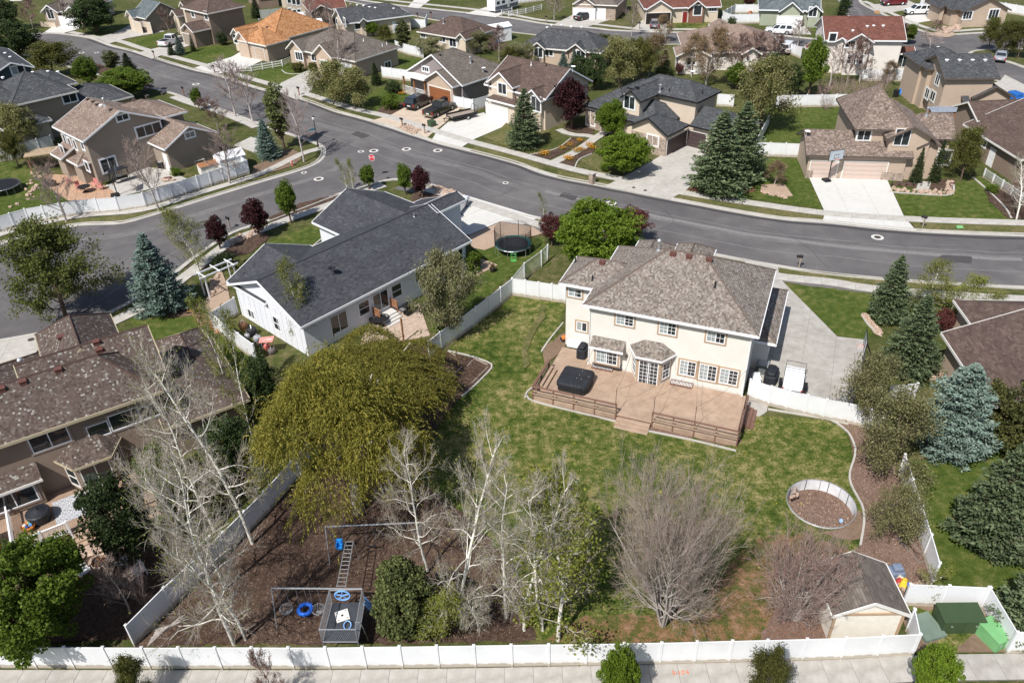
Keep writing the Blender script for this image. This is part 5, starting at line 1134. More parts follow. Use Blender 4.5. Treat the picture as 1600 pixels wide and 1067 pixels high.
KINDS={
'birch':dict(type='branchy',H=12,R=3.0,g=dict(trunk=.16,n1=24,lv=3,up=.5,kids=9,r0=.11,wig=.16,ratio=.50,rmin=.0085),bark=B_white,twig=B_birchtw,limbtrunk=True,leaves=1000,ls=.09,leaf=L_sparse,spread=.25),
'birchleafy':dict(type='branchy',H=9,R=2.2,g=dict(trunk=.12,n1=24,lv=3,up=.8,kids=6,r0=.10,wig=.13,ratio=.45),bark=B_white,twig=B_twig,leaves=6500,ls=.13,leaf=L_sparse,spread=.22),
'thinbirch':dict(type='branchy',H=7,R=1.5,g=dict(trunk=.12,n1=20,lv=2,up=1.1,kids=7,r0=.07,wig=.12,ratio=.5),bark=B_white,twig=B_twig,leaves=2600,ls=.11,leaf=L_sparse,spread=.12),
'bare':dict(type='branchy',H=8,R=2.4,g=dict(trunk=.2,n1=20,lv=3,up=1.25,kids=7,r0=.14,wig=.11,ratio=.5,rmin=.016),bark=B_grey,twig=B_haze,leaves=2500,ls=.09,spread=.1,leaf=leafmat('brown buds',(.12,.08,.06),(.26,.19,.15),.2)),
'barered':dict(type='branchy',H=7,R=2.2,g=dict(trunk=.16,n1=20,lv=3,up=1.2,kids=7,r0=.10,wig=.12,ratio=.5,rmin=.016),bark=B_grey,twig=B_red,leaves=4500,ls=.11,leaf=leafmat('red brown buds',(0.10,0.05,0.04),(0.2,0.11,0.09),.2),spread=.1),
'rusty':dict(type='branchy',H=8,R=2.6,g=dict(trunk=.18,n1=20,lv=3,up=1.0,kids=7,r0=.13,wig=.13,ratio=.5,rmin=.016),bark=B_grey,twig=B_haze,leaves=8000,ls=.14,leaf=L_rusty,spread=.2),
'silver':dict(type='branchy',H=8,R=2.0,g=dict(trunk=.26,n1=22,lv=3,up=1.5,kids=7,r0=.13,wig=.09,ratio=.5,rmin=.018),bark=B_silver,twig=B_haze),
'vase':dict(leaves=7000,ls=.07,spread=.05,leaf=leafmat('pinkish twig tips',(.16,.09,.075),(.30,.19,.16),.2),type='branchy',H=8.5,R=5.0,g=dict(trunk=.06,n1=12,lv=3,up=.8,kids=9,r0=.11,wig=.15,ratio=.46,stems=10,lean=.50,rmin=.009),bark=B_grey,twig=B_greytw,limbtrunk=True),
'vasered':dict(leaves=5000,ls=.07,spread=.05,leaf=leafmat('red twig tips',(.15,.07,.055),(.28,.15,.12),.2),type='branchy',H=6,R=3.4,g=dict(trunk=.06,n1=12,lv=3,up=.75,kids=8,r0=.09,wig=.15,ratio=.46,stems=10,lean=.55,rmin=.009),bark=B_grey,twig=B_red,limbtrunk=True),
'budding':dict(type='branchy',H=6,R=2.8,g=dict(trunk=.12,n1=18,lv=3,up=.75,kids=7,r0=.12,wig=.15,ratio=.5),bark=B_brown,twig=B_grey,leaves=21000,ls=.15,leaf=L_bud,spread=.2),
'semi':dict(type='branchy',H=6,R=3,g=dict(trunk=.12,n1=18,lv=3,up=.55,kids=7,r0=.13,wig=.17,ratio=.5),bark=B_brown,twig=B_brown,leaves=12000,ls=.14,leaf=leafmat('khaki spring leaves',(0.12,0.125,0.045),(0.33,0.32,0.15),.32),spread=.22),
'olive':dict(type='branchy',H=8,R=3,g=dict(trunk=.16,n1=20,lv=3,up=.75,kids=7,r0=.16,wig=.14,ratio=.5),bark=B_brown,twig=B_brown,leaves=19000,ls=.19,leaf=L_olive,spread=.26),
'roadside':dict(type='branchy',H=9,R=3.4,g=dict(trunk=.12,n1=26,lv=3,up=.7,kids=8,r0=.17,wig=.14,ratio=.5),bark=B_brown,twig=B_brown,leaves=26000,ls=.17,leaf=leafmat('olive green leaves',(0.055,0.075,0.014),(0.16,0.18,0.045),.35),spread=.2),
'whitebud':dict(type='branchy',H=7,R=2.8,g=dict(trunk=.2,n1=18,lv=3,up=.8,kids=7,r0=.13,wig=.14,ratio=.5),bark=B_brown,twig=B_brown,leaves=14000,ls=.20,leaf=leafmat('cream blossom and olive leaves',(0.10,0.115,0.025),(0.33,0.31,0.14),.35),spread=.26),
'bright':dict(type='crown',H=7,R=3.6,clumps=230,leaves=30000,ls=.20,leaf=L_bright,bark=B_brown,tf=.16,cr=.15),
'maple':dict(type='crown',H=9,R=4,clumps=260,leaves=34000,ls=.20,leaf=L_green,bark=B_brown,tf=.12,cr=.13,inner=.3),
'green':dict(type='crown',H=5,R=1.7,clumps=110,leaves=11000,ls=.17,leaf=L_green,bark=B_brown,tf=.2,cr=.22,prof='egg'),
'column':dict(type='crown',H=7,R=1.1,clumps=120,leaves=9000,ls=.17,leaf=L_juniper,bark=B_brown,tf=.12,cr=.28),
'purple':dict(type='crown',H=4.5,R=1.6,clumps=100,leaves=9500,ls=.16,leaf=L_purple,bark=B_brown,tf=.22,cr=.24,prof='egg'),
'maroon':dict(type='crown',H=5.5,R=2.4,clumps=120,leaves=10000,ls=.18,leaf=L_maroon,bark=B_brown,tf=.2,cr=.2),
'dark':dict(type='crown',H=7,R=2.8,clumps=190,leaves=20000,ls=.18,leaf=L_dark,bark=B_brown,tf=.06,cr=.17),
'yew':dict(type='crown',H=5,R=2.8,clumps=170,leaves=18000,ls=.17,leaf=L_yew,bark=B_brown,tf=.02,cr=.17),
'shrub':dict(type='crown',H=1.6,R=1.0,clumps=60,leaves=3500,ls=.13,leaf=L_green,bark=B_brown,tf=.02,cr=.28),
'shrubolive':dict(type='crown',H=1.6,R=1.0,clumps=60,leaves=3200,ls=.13,leaf=L_olive,bark=B_brown,tf=.02,cr=.28),
'shrubdark':dict(type='crown',H=2.6,R=1.5,clumps=80,leaves=5500,ls=.14,leaf=L_dark,bark=B_brown,tf=.02,cr=.26),
'brush':dict(type='branchy',H=3,R=1.6,g=dict(trunk=.05,n1=9,lv=2,up=1.1,kids=7,r0=.03,wig=.15,ratio=.5,stems=7,lean=.5),bark=B_red,twig=B_red),
'spruce':dict(type='conifer',H=8,R=3.0,levels=30,nb=19,sub=.34,dens=2.6,ls=.34,leaf=L_spruce,bark=B_brown),
'bluespruce':dict(type='conifer',H=8,R=2.7,levels=31,nb=19,sub=.34,dens=2.6,ls=.33,leaf=L_spruceblue,bark=B_brown),
'bigblue':dict(type='conifer',H=7,R=3.3,levels=26,nb=22,sub=.32,dens=3.0,ls=.30,leaf=L_sprucebig,bark=B_brown,pw=.6),
'darkspruce':dict(type='conifer',H=8,R=2.2,levels=28,nb=16,sub=.36,dens=2.2,ls=.36,leaf=L_dark,bark=B_brown),
'juniper':dict(type='crown',H=7,R=2.4,clumps=300,leaves=30000,ls=.18,leaf=L_juniper,bark=B_brown,tf=.02,cr=.14,inner=.5,prof='egg'),
'willow':dict(type='willow',H=9.5,R=6.4,fronds=14000,ls=.16,leaf=L_willow,bark=B_grey),
}
TREEPARTS={}
def plant(kind,base,topy,wpx,label,cat='tree',name=None,group=None,v=None,h=None,wide=None):
 """stands at the pixel of its base; height from the pixel row of its top, width from its width in pixels"""
 k=KINDS[kind];g=G(*base);depth=proj(g)[2]
 if wide:R=wide
 else:R=wpx/2*(depth*.96)/FPX
 if h is None:
  lo,hi=.6,16.0;cone=k['type']in('conifer','branchy')or kind in('column','juniper')
  for _ in range(30):
   m=(lo+hi)/2;phi=PITCH+math.atan((base[1]-CY)/FPX)
   if cone:y=proj((g[0],g[1],m))[1]
   else:
    b=m*.42;c=(g[0],g[1],m-b);pr=proj(c);y=pr[1]-FPX/pr[2]*math.hypot(b*math.cos(phi),.92*R*math.sin(phi))
   if y>topy:lo=m
   else:hi=m
  h=lo
 nv=2 if kind in('birch','bare','bright','olive','spruce','semi','bluespruce')else 1
 v=random.randrange(nv)if v is None else v
 parts,H0,R0=proto(kind,v);nm=name or{'vase':'bare_tree','vasered':'bare_tree'}.get(kind,'tree')
 o=thing(nm,label,cat,(g[0],g[1],0.0),random.uniform(0,6.28)if k['type']!='willow' else 0.6,group);o.scale=(R/R0,R/R0,h/H0)
 for pn,me in parts:link(pn,me,o)
 return o
T=plant
T('willow',(560,800),552,278,'big golden green weeping willow above the swing set',name='willow_tree')
T('willow',(600,640),507,255,'second golden willow, behind the big one and beside the white house patio',name='willow_tree')
T('birch',(366,1006),690,190,'bare white birch leaning nearest the corner of the rear and diagonal fences',name='birch_tree',v=0)
T('birch',(384,1000),770,150,'bare white birch rising just right of the corner birch',name='birch_tree',v=1)
T('birch',(395,850),500,170,'tall bare white birch in front of the brown speckled roof',name='birch_tree',v=1)
T('birch',(335,830),570,150,'bare birch with crooked limbs beside the brown house bay window',name='birch_tree',v=0)
T('birch',(352,920),640,170,'bare white birch between the corner pair and the crooked birch',name='birch_tree',v=1)
T('birch',(722,982),690,190,'bare birch with spreading limbs right of the olive juniper',name='birch_tree',v=1)
T('birch',(669,895),672,120,'slim bare birch against the willow foliage',name='birch_tree',v=0)
T('birch',(792,965),715,150,'bare white birch, left of the pair by the yellow green foliage',name='birch_tree',v=0)
T('birch',(819,985),735,165,'bare white birch, right of the pair by the yellow green foliage',name='birch_tree',v=1)
T('birch',(747,985),895,110,'broken topped bare birch snag between the tall birches',name='birch_tree',v=1)
T('birchleafy',(872,1000),782,170,'loose yellow green tree leafing out behind the rear fence',name='leafing_tree')
T('birch',(848,985),745,150,'bare birch mixed into the loose yellow green tree',name='birch_tree',v=0)
T('birchleafy',(690,995),905,100,'thin leafing growth between juniper and birch at the rear fence',name='leafing_tree')
T('juniper',(640,1000),868,112,'dense olive green juniper beside the play tower',name='juniper_tree')
T('vase',(1035,978),722,200,'wide bare grey tree of many fanning stems on the lawn',name='bare_tree')
T('vasered',(1240,968),826,150,'bare reddish tree of fanning stems overhanging the shed roof',name='bare_tree')
T('thinbirch',(478,770),655,36,'slim white stemmed birch in front of the willow',name='birch_tree')
T('semi',(1350,655),550,105,'khaki leafing tree behind the white cross fence by the driveway',name='leafing_tree',v=0)
T('semi',(1383,748),628,135,'khaki leafing tree over the white fence beside the mulch bed',name='leafing_tree',v=1)
T('semi',(1388,850),755,82,'small khaki leafing tree alone in the chip mulch bed',name='leafing_tree',v=0)
T('bright',(930,428),304,155,'big round bright green tree between the cream house and the street',name='green_tree',v=0)
T('maroon',(985,385),320,62,'maroon leaved tree behind the big round green tree, near the road',name='maroon_tree')
T('maroon',(862,385),332,42,'small maroon leaved tree beside the netted trampoline',name='maroon_tree')
T('thinbirch',(850,345),300,17,'thin sapling at the kerb above the netted trampoline',name='sapling')
T('bigblue',(1478,705),570,122,'broad silver blue spruce against the plain brown corner roof',name='blue_spruce')
T('spruce',(1415,582),458,92,'green spruce behind the basketball hoop',name='spruce_tree',v=0)
T('spruce',(1384,498),397,68,'green spruce nearest the street above the driveway hoop',name='spruce_tree',v=1)
T('birchleafy',(1437,492),418,78,'loose green tree between the spruce and the sidewalk',name='leafing_tree')
T('birchleafy',(1530,506),462,60,'brownish leafing tree on the lawn near the kerb',name='leafing_tree')
T('maroon',(1470,522),482,34,'small dark maroon shrub tree beside the corner roof',name='maroon_tree')
T('yew',(1572,700),577,125,'bronze dark yew at the picture edge below the plain brown roof',name='yew_tree')
T('spruce',(1538,852),690,132,'large green spruce on the neighbour lawn beyond the side fence',name='spruce_tree',v=0)
T('birch',(1592,862),690,130,'leafing birch with white stems at the picture edge behind the large spruce',name='birch_tree',v=1)
T('spruce',(1606,984),870,128,'dense green spruce over the utility yard fence',name='spruce_tree',v=1)
T('thinbirch',(1440,935),880,50,'thin bare shrub tree where the side fence ends',name='sapling')
T('maple',(80,1012),826,210,'dense green maple overhanging the rear fence at the lower left corner',name='maple_tree')
T('dark',(215,882),728,104,'dark green tree beside the patterned rug',name='evergreen_tree')
T('green',(262,775),690,72,'yellow green ivy covered tree below the brown house windows',name='green_tree')
T('yew',(315,790),705,120,'dark undergrowth tree behind the birches along the side of the brown house',name='yew_tree')
T('dark',(415,640),545,65,'dark evergreen between the willow and the white house side fence',name='evergreen_tree')
T('thinbirch',(365,640),470,56,'leafing poplar, left of the pair beside the white side fence',name='poplar_tree')
T('thinbirch',(395,690),500,60,'leafing poplar, right of the pair beside the dark evergreen',name='poplar_tree')
T('dark',(370,740),640,90,'dark shaded tree between poplars and the diagonal fence',name='evergreen_tree')
T('brush',(180,925),860,60,'bare red brown bush by the stone fire pit','shrub','bare_shrub');T('brush',(225,945),880,50,'bare bush between the fire pit and the diagonal fence','shrub','bare_shrub')
T('bare',(205,960),870,60,'small bare crooked tree in the dark corner beside the diagonal fence',name='bare_tree',v=1)
T('bright',(966,1098),1005,72,'green sidewalk tree in front of the rear fence below the grey tree',name='sidewalk_tree')
T('olive',(1188,1105),1018,66,'olive sidewalk tree in front of the rear fence below the red twigged tree',name='sidewalk_tree',v=0)
T('bright',(1441,1092),1000,76,'green sidewalk tree in front of the green utility boxes',name='sidewalk_tree')
T('barered',(434,1100),1020,50,'nearly bare sidewalk tree below the rear fence near the swings',name='sidewalk_tree');T('olive',(221,1105),1036,56,'small olive sidewalk tree below the fence corner',name='sidewalk_tree',v=1)
T('budding',(700,530),404,104,'pale blossoming tree by the patio of the white house',name='blossoming_tree')
T('birchleafy',(478,538),412,56,'slim leafing birch in front of the charcoal roof',name='birch_tree')
T('spruceb' if False else 'bluespruce',(258,485),362,92,'blue green spruce beside the curving road',name='blue_spruce',v=0)
T('roadside',(104,500),356,150,'large olive leafed tree overhanging the road at the left',name='olive_tree',v=0)
T('birchleafy',(312,425),318,64,'leafing birch between the spruce and the purple tree',name='birch_tree')
T('purple',(406,371),308,44,'round purple leaved tree left of the green column tree by the road',name='purple_tree');T('green',(455,349),281,37,'upright green tree between the purple tree and the charcoal roof',name='green_tree')
T('purple',(345,390),335,36,'purple leaved tree behind the leafing birch',name='purple_tree');T('purple',(660,309),259,33,'purple tree at the corner above the white pickup',name='purple_tree')
T('thinbirch',(543,300),247,22,'pale twiggy sapling, left of two before the stop sign',name='sapling');T('thinbirch',(553,302),245,20,'pale twiggy sapling, right of two before the stop sign',name='sapling')
T('green',(577,297),257,28,'green tree beside the stop sign',name='green_tree');T('green',(634,305),254,27,'green tree beside the purple corner tree',name='green_tree')
T('brush',(395,470),425,25,'bare bush by the white pergola','shrub','bare_shrub');T('thinbirch',(345,545),470,40,'thin bare tree at the white side fence corner',name='sapling');T('brush',(325,520),470,28,'tan reedy bush beside the orange rocks','shrub','bare_shrub')
T('shrub',(742,425),392,30,'leafy shrub at the corner of the white house','shrub','shrub');T('shrubolive',(385,440),405,50,'olive shrub by the purple tree and pergola','shrub','shrub');T('shrubdark',(350,420),392,40,'dark shrub under the leafing birch','shrub','shrub')
T('bare',(248,328),208,62,'bare tree in front of the white fence by the basketball pole',name='bare_tree',v=0);T('bare',(104,347),255,62,'bare tree in front of the white fence below the garden furniture',name='bare_tree',v=1)
T('bare',(359,288),192,62,'bare tree beside the white shed at the fence end',name='bare_tree',v=0);T('green',(312,174),137,20,'small upright green tree by the taupe gable house',name='green_tree')
T('column',(444,233),122,38,'tall olive green column tree by the street lamp',name='column_tree');T('silver',(475,253),140,48,'silvery bare tree beside the street lamp',name='bare_tree');T('bluespruce',(420,248),185,42,'small blue spruce beside the column tree',name='blue_spruce',v=1)
T('silver',(368,183),90,55,'bare tree, left of two along the straight street',name='bare_tree');T('silver',(395,191),92,55,'bare tree, right of two along the straight street',name='bare_tree');T('barered',(342,205),150,45,'reddish bare tree by the small driveway',name='bare_tree')
T('dark',(34,92),28,76,'round olive dark tree at the left edge by the navy house',name='evergreen_tree');T('olive',(84,120),66,82,'spreading olive tree beside the navy house',name='olive_tree',v=1);T('maple',(142,136),86,42,'green tree beside the slate roof and the spreading olive tree',name='green_tree')
T('column',(179,112),77,26,'pale olive cypress beside the dark cypress',name='column_tree');T('darkspruce',(203,114),82,26,'dark cypress at the road edge',name='cypress_tree');T('maple',(200,152),103,90,'broad green tree above the low slate roof',name='green_tree')
T('whitebud',(42,238),165,62,'white blossoming tree in front of the two storey slate roof house',name='blossoming_tree');T('brush',(84,262),230,40,'bare shrub by the wooden arbour','shrub','bare_shrub');T('dark',(152,52),-12,80,'large dark round pine between stone house and green roof house',name='pine_tree')
T('barered',(52,45),-2,36,'bare reddish tree by the stone house',name='bare_tree');T('barered',(266,56),12,22,'dark red twigged tree by the chocolate roof house',name='bare_tree')
T('bluespruce',(283,86),55,18,'small blue spruce beside the white pickup',name='blue_spruce',v=0);T('darkspruce',(269,87),67,14,'small green conifer left of the blue spruce by the pickup',name='conifer_tree');T('darkspruce',(303,81),52,10,'narrow arborvitae by the brown garage',name='arborvitae');T('shrubdark',(349,71),49,19,'round green shrub beside the orange roof house','shrub','shrub')
T('whitebud',(521,164),97,68,'cream and olive tree, left of the two in the parkway',name='parkway_tree');T('whitebud',(554,171),107,62,'cream and olive tree, right of the two in the parkway',name='parkway_tree');T('bare',(533,122),36,48,'tall bare tree in front of the grey brown hip roof',name='bare_tree',v=1)
T('darkspruce',(588,133),97,20,'narrow dark conifer at the corner of the grey brown house',name='conifer_tree');T('shrubdark',(616,146),125,30,'dark shrub by the craftsman porch','shrub','shrub');T('shrub',(611,171),147,31,'round yellow green shrub by the black utility vehicle','shrub','shrub')
T('shrubolive',(466,112),97,26,'rounded brown green shrub at the rail fence end','shrub','shrub');T('shrubolive',(490,112),97,18,'olive shrub by the garage of the grey brown house','shrub','shrub')
T('green',(583,57),33,27,'green tree behind the grey brown hip roof',name='green_tree');T('olive',(605,68),40,28,'olive tree beside the green yard tree',name='olive_tree');T('column',(632,82),27,24,'brownish column tree in the green back yard',name='column_tree');T('budding',(672,90),60,52,'pale budding tree in front of the brown hip house',name='blossoming_tree')
T('bare',(492,47),-8,32,'bare brown tree at the top beside the tall cream house',name='bare_tree',v=0);T('bare',(517,46),4,26,'bare tree before the red brown roof',name='bare_tree',v=1);T('darkspruce',(402,28),-6,20,'dark conifer by the dark walled house',name='conifer_tree')
T('barered',(780,95),42,40,'reddish bare tree beside the long white trailer shed',name='bare_tree');T('olive',(762,78),55,30,'olive shrub tree beside the white storage roof',name='olive_tree')
T('spruce',(820,230),136,60,'green spruce in the front lawn of the peach gabled house',name='spruce_tree',v=1);T('purple',(893,202),121,58,'dark maroon tree by the peach gabled house',name='purple_tree');T('bright',(957,216),156,60,'bright green tree behind its larger twin by the stone garage',name='green_tree',v=0);T('bright',(975,273),202,96,'bright green tree at the driveway of the slate roof house',name='green_tree',v=1)
T('spruce',(1118,301),170,102,'large spruce, front of the pair beside the long driveway',name='spruce_tree',v=0);T('spruce',(1152,285),156,92,'large spruce, rear of the pair beside the long driveway',name='spruce_tree',v=1);T('whitebud',(1185,208),93,88,'big olive and cream tree behind the spruce pair',name='olive_tree')
T('whitebud',(967,138),64,60,'olive and cream tree behind the slate roof house',name='olive_tree');T('dark',(928,142),78,38,'dark pine beside the brown gabled roof',name='pine_tree');T('bluespruce',(880,116),80,24,'blue spruce, left of two behind the brown gable',name='blue_spruce',v=0);T('bluespruce',(897,117),77,24,'blue spruce, right of two behind the brown gable',name='blue_spruce',v=1)
T('shrubdark',(875,93),75,22,'dark round shrub under the charcoal front gable','shrub','shrub');T('shrub',(851,96),85,18,'yellow green shrub between the charcoal gables','shrub','shrub');T('budding',(815,110),68,50,'pale leafing tree left of the charcoal roof house',name='blossoming_tree');T('olive',(937,92),55,32,'olive green tree at the end of the charcoal roof',name='olive_tree')
T('rusty',(1014,120),48,62,'rusty budding tree behind the slate roof',name='bare_tree');T('darkspruce',(1037,122),77,26,'dark spruce behind the slate roof',name='spruce_tree');T('maroon',(1060,119),99,15,'small red shrub behind the slate roof',name='maroon_tree');T('rusty',(1102,137),38,66,'tall bare tree with greenish twigs before the rose roof',name='bare_tree')
T('bare',(987,57),0,28,'bare tree by the kerb before the open garage',name='bare_tree');T('bare',(866,32),-10,32,'bare tree by the rail fence at the top',name='bare_tree',v=1);T('barered',(1167,112),48,46,'reddish bare tree, left of two before the rose roof',name='bare_tree');T('barered',(1205,112),50,46,'reddish bare tree, right of two before the rose roof',name='bare_tree');T('barered',(1145,112),52,36,'reddish thin tree beside the tall greenish bare tree',name='bare_tree')
T('green',(1262,154),56,44,'tall fresh green tree before the white stucco house',name='green_tree');T('dark',(1236,152),96,34,'dark green tree at the foot of the fresh green tree',name='evergreen_tree');T('silver',(1296,135),70,42,'white stemmed bare tree by the white stucco garage',name='birch_tree');T('barered',(1343,130),58,38,'pinkish bare tree before the white stucco windows',name='bare_tree')
for i,(x,y,t,w_)in enumerate(((1285,158,122,34),(1310,160,118,38),(1338,156,122,34),(1370,152,108,46),(1225,172,148,26),(1290,172,148,26))):
 T('brush',(x,y),t,w_,['dark red bare brush left end of the hedge row','dark red bare brush in the middle of the hedge row','red bare brush at the right of the hedge row','bare brush in front of the tall yard fence','thin bare bush on the cream fence, left','thin bare bush on the cream fence, right'][i],'shrub','bare_shrub')
T('green',(1415,69),38,34,'yellow green tree at the corner of the red brown roof',name='green_tree');T('silver',(1452,77),50,44,'pale twiggy tree behind the tan boxy house',name='bare_tree');T('darkspruce',(1312,44),-12,30,'dark spruce beside the sage house',name='spruce_tree');T('barered',(1460,48),30,26,'pale twiggy bush on the rock corner bed','shrub','bare_shrub')
T('olive',(1543,80),28,36,'olive tree, left of the three at the street bend',name='olive_tree');T('olive',(1563,88),34,34,'olive tree, middle of the three at the street bend',name='olive_tree');T('olive',(1590,92),36,36,'olive tree, right of the three at the street bend',name='olive_tree')
T('olive',(1500,284),203,56,'olive tree at the corner of the pinkish garage house',name='olive_tree');T('darkspruce',(1429,286),229,20,'narrow evergreen, left of two at the front entry',name='arborvitae');T('darkspruce',(1458,285),216,20,'narrow evergreen, right of two at the front entry',name='arborvitae');T('birch',(1588,343),252,84,'white trunked bare tree at the right edge by the road',name='birch_tree')
T('rusty',(1210,288),247,44,'rounded brown bush on the lawn by the garage wall','shrub','brown_shrub');T('shrubdark',(1320,12),-4,24,'dark shrub behind the sage house spruce','shrub','shrub');T('shrubdark',(1143,42),26,16,'dark shrub by the curved cream fence','shrub','shrub')
T('shrub',(1550,300),288,24,'green shrub at the brown eave house fence','shrub','shrub');T('shrubolive',(1345,640),620,30,'low olive growth by the driveway end','shrub','shrub');T('shrub',(945,268),255,16,'dark red green shrub by the stone garage','shrub','shrub')
T('shrubdark',(240,255),238,30,'dark shrub by the greige gable garage','shrub','shrub');T('shrub',(275,275),262,20,'green shrub beside the wooden shed','shrub','shrub');T('brush',(60,265),240,30,'brown bush behind the round trampoline','shrub','bare_shrub')
T('shrubdark',(1392,560),545,20,'low dark shrub beside the driveway hoop','shrub','shrub');T('shrub',(1515,592),575,26,'green shrub against the corner roof house wall','shrub','shrub')
for i,(k_,b_,t_,w_,l_)in enumerate((('rusty',(1080,118),52,52,'brown hazy bare tree behind the slate roof chimney'),('barered',(1128,108),45,44,'pinkish bare tree before the rose roof gable'),('silver',(1186,108),52,36,'pale bare tree among the pinkish ones by the rose roof'),('rusty',(1040,66),22,34,'small bare tree beside the cross street below the brick porch'),
('budding',(965,100),58,44,'pale leafing tree beside the olive green tree'),('bare',(1246,72),30,34,'bare tree by the kerb before the sage house'),('barered',(1322,132),62,36,'thin pinkish tree between the white stucco trees'),('budding',(745,84),50,40,'pale budding tree right of the brown hip house'),('rusty',(1386,132),96,34,'brown twiggy tree by the blue covered tub'),
('bare',(552,40),6,30,'bare tree beside the blue grey roof gable'),('bare',(100,40),-6,30,'bare tree behind the stone house garage'),('olive',(1002,128),62,44,'olive leafing tree behind the grey chimney pipe'),('dark',(905,130),84,36,'dark broad tree behind the brown gable'),('olive',(795,112),74,34,'small olive tree above the peach gabled house'),
('bare',(470,72),34,26,'small bare tree behind the orange roof'),('dark',(1205,128),80,40,'dark green tree beside the big olive and cream tree'),('green',(1150,140),98,40,'green tree behind the spruce pair roofline'),('barered',(1405,70),34,26,'reddish bare tree at the white stucco house corner'),('dark',(12,48),-4,52,'dark tree at the upper left corner'),('maroon',(1170,12),-6,22,'maroon tree at the top behind the cream fence'),
('birchleafy',(1480,500),424,70,'loose leafing tree beside the corner roof peak'),('dark',(300,800),715,70,'dark evergreen mass right of the ivy covered tree'),('birchleafy',(425,770),660,60,'thin green sapling at the left side of the big willow'),('olive',(30,262),205,50,'olive tree behind the round trampoline'))):
 T(k_,b_,t_,w_,l_,name={'dark':'evergreen_tree','olive':'olive_tree','budding':'blossoming_tree','green':'green_tree','maroon':'maroon_tree','birchleafy':'leafing_tree'}.get(k_,'bare_tree'))
# fences
def fence(px,label,h=1.8,sp=2.05,m=None,style='vinyl',z0=0.0,rails=3,bottom=.06,cat='fence'):
 P=P2(px);m=m or M_fence;root=thing('vinyl_fence' if style=='vinyl' else 'rail_fence' if style=='rail' else 'metal_fence',label,cat,(P[0][0],P[0][1],z0));O=P[0]
 me_post={}
 def post():
  b=MB();s=.065;b.box(-s,s,-s,s,-.05,h+.06)
  if style=='vinyl':b.box(-s-.015,s+.015,-s-.015,s+.015,h+.06,h+.09);b.hexa([(-s,-s,h+.09),(s,-s,h+.09),(s,s,h+.09),(-s,s,h+.09)],[(-.01,-.01,h+.14),(.01,-.01,h+.14),(.01,.01,h+.14),(-.01,.01,h+.14)])
  return b.mesh('fence_post',m)
 pm=post()
 for a,c in zip(P,P[1:]):
  L=float(np.linalg.norm(c-a));n=max(1,round(L/sp));l=L/n;az=math.atan2(c[1]-a[1],c[0]-a[0]);b=MB()
  if style=='vinyl':
   b.box(.066,l-.066,-.018,.018,bottom,h-.03);b.box(.066,l-.066,-.03,.03,h-.03,h+.02);b.box(.066,l-.066,-.03,.03,bottom-.03,bottom+.09)
   for k in range(1,11):x=.066+(l-.132)*k/11;b.box(x-.008,x+.008,-.021,.021,bottom+.09,h-.03)
   nm='fence_panel'
  elif style=='rail':
   for k in range(rails):z=h*(.28+.62*k/max(1,rails-1));b.box(.066,l-.066,-.022,.022,z-.06,z+.06)
   nm='fence_rails'
  else:
   b.box(.066,l-.066,-.02,.02,h-.04,h);b.box(.066,l-.066,-.02,.02,bottom,bottom+.04)
   k=0.15
   while k<l-.1:b.box(k-.008,k+.008,-.008,.008,bottom+.04,h-.04);k+=.12
   nm='fence_bars'
  me=b.mesh(nm,m)
  for i in range(n):
   p=a+(c-a)*i/n;link('fence_post',pm,root,(p[0]-O[0],p[1]-O[1],random.uniform(-.015,.015)),az);link(nm,me,root,(p[0]-O[0],p[1]-O[1],random.uniform(-.012,.012)),az+random.uniform(-.004,.004))
 p=P[-1];link('fence_post',pm,root,(p[0]-O[0],p[1]-O[1],0),az);return root
fence([(-60,1043),(0,1043),(236,1044.5),(516,1044.5),(800,1041),(1030,1037.5),(1192,1033.5),(1312,1030),(1424,1024)],'long white vinyl fence along the rear sidewalk')
fence([(1424,1024),(1416,985)],'short white fence return between shed and utility boxes');fence([(1410,946),(1530,951)],'white fence behind the dark green utility box');fence([(1532,951),(1572,1021)],'slanting white fence beside the light green utility box');fence([(1573,1021),(1640,1019)],'white fence at the lower right corner beyond the utility yard')
fence([(212,1009),(269,950),(325,898),(421,799),(462,752),(486,728)],'diagonal white fence in shade between the birches and the brown house')
fence([(1455,912),(1443,868),(1404,742)],'leaning white side fence beside the chip mulch bed');fence([(1168,623),(1200,634),(1285,655),(1335,664),(1378,676)],'white cross fence with black hinged gates below the driveway',sp=1.5)
fence([(1385,632),(1425,628)],'short white fence beside the silver blue spruce',h=1.7);fence([(801,462),(745,507),(690,547),(672,562)],'white fence between the lawn and the white house');fence([(801,462),(883,474)],'white gate fence beside the cream house',sp=1.4)
fence([(801,461),(820,437),(846,418),(856,408)],'open panelled fence running up behind the big round tree',style='bars')
fence([(-40,372),(0,364),(47,350),(125,336.5),(187,331.5),(229,324.5),(271,311),(312,297.5),(350,284.5),(390,272.5)],'long curving white fence along the side street');fence([(389,272),(375,262)],'white fence end by the white shed')
fence([(402,566),(336,516)],'white fence by the cluttered side yard of the white house');fence([(336,516),(372,492)],'short white fence joining the white house gable');
fence([(1120,166),(1145,168)],'cream fence beside the slate roof house');fence([(1212,169),(1327,167)],'cream fence behind the bright lawn');fence([(1177,244),(1249,247)],'low cream fence beside the pinkish garage');fence([(1177,244),(1188,222),(1200,198)],'slanting cream fence along the bright lawn')
fence([(1342,127),(1418,128)],'cream fence behind the white stucco house');fence([(1128,33),(1140,38),(1200,37),(1216,33)],'curved cream fence beside the sage house');fence([(1128,33),(1148,22),(1190,22)],'cream fence round the small back yard by the sage house')
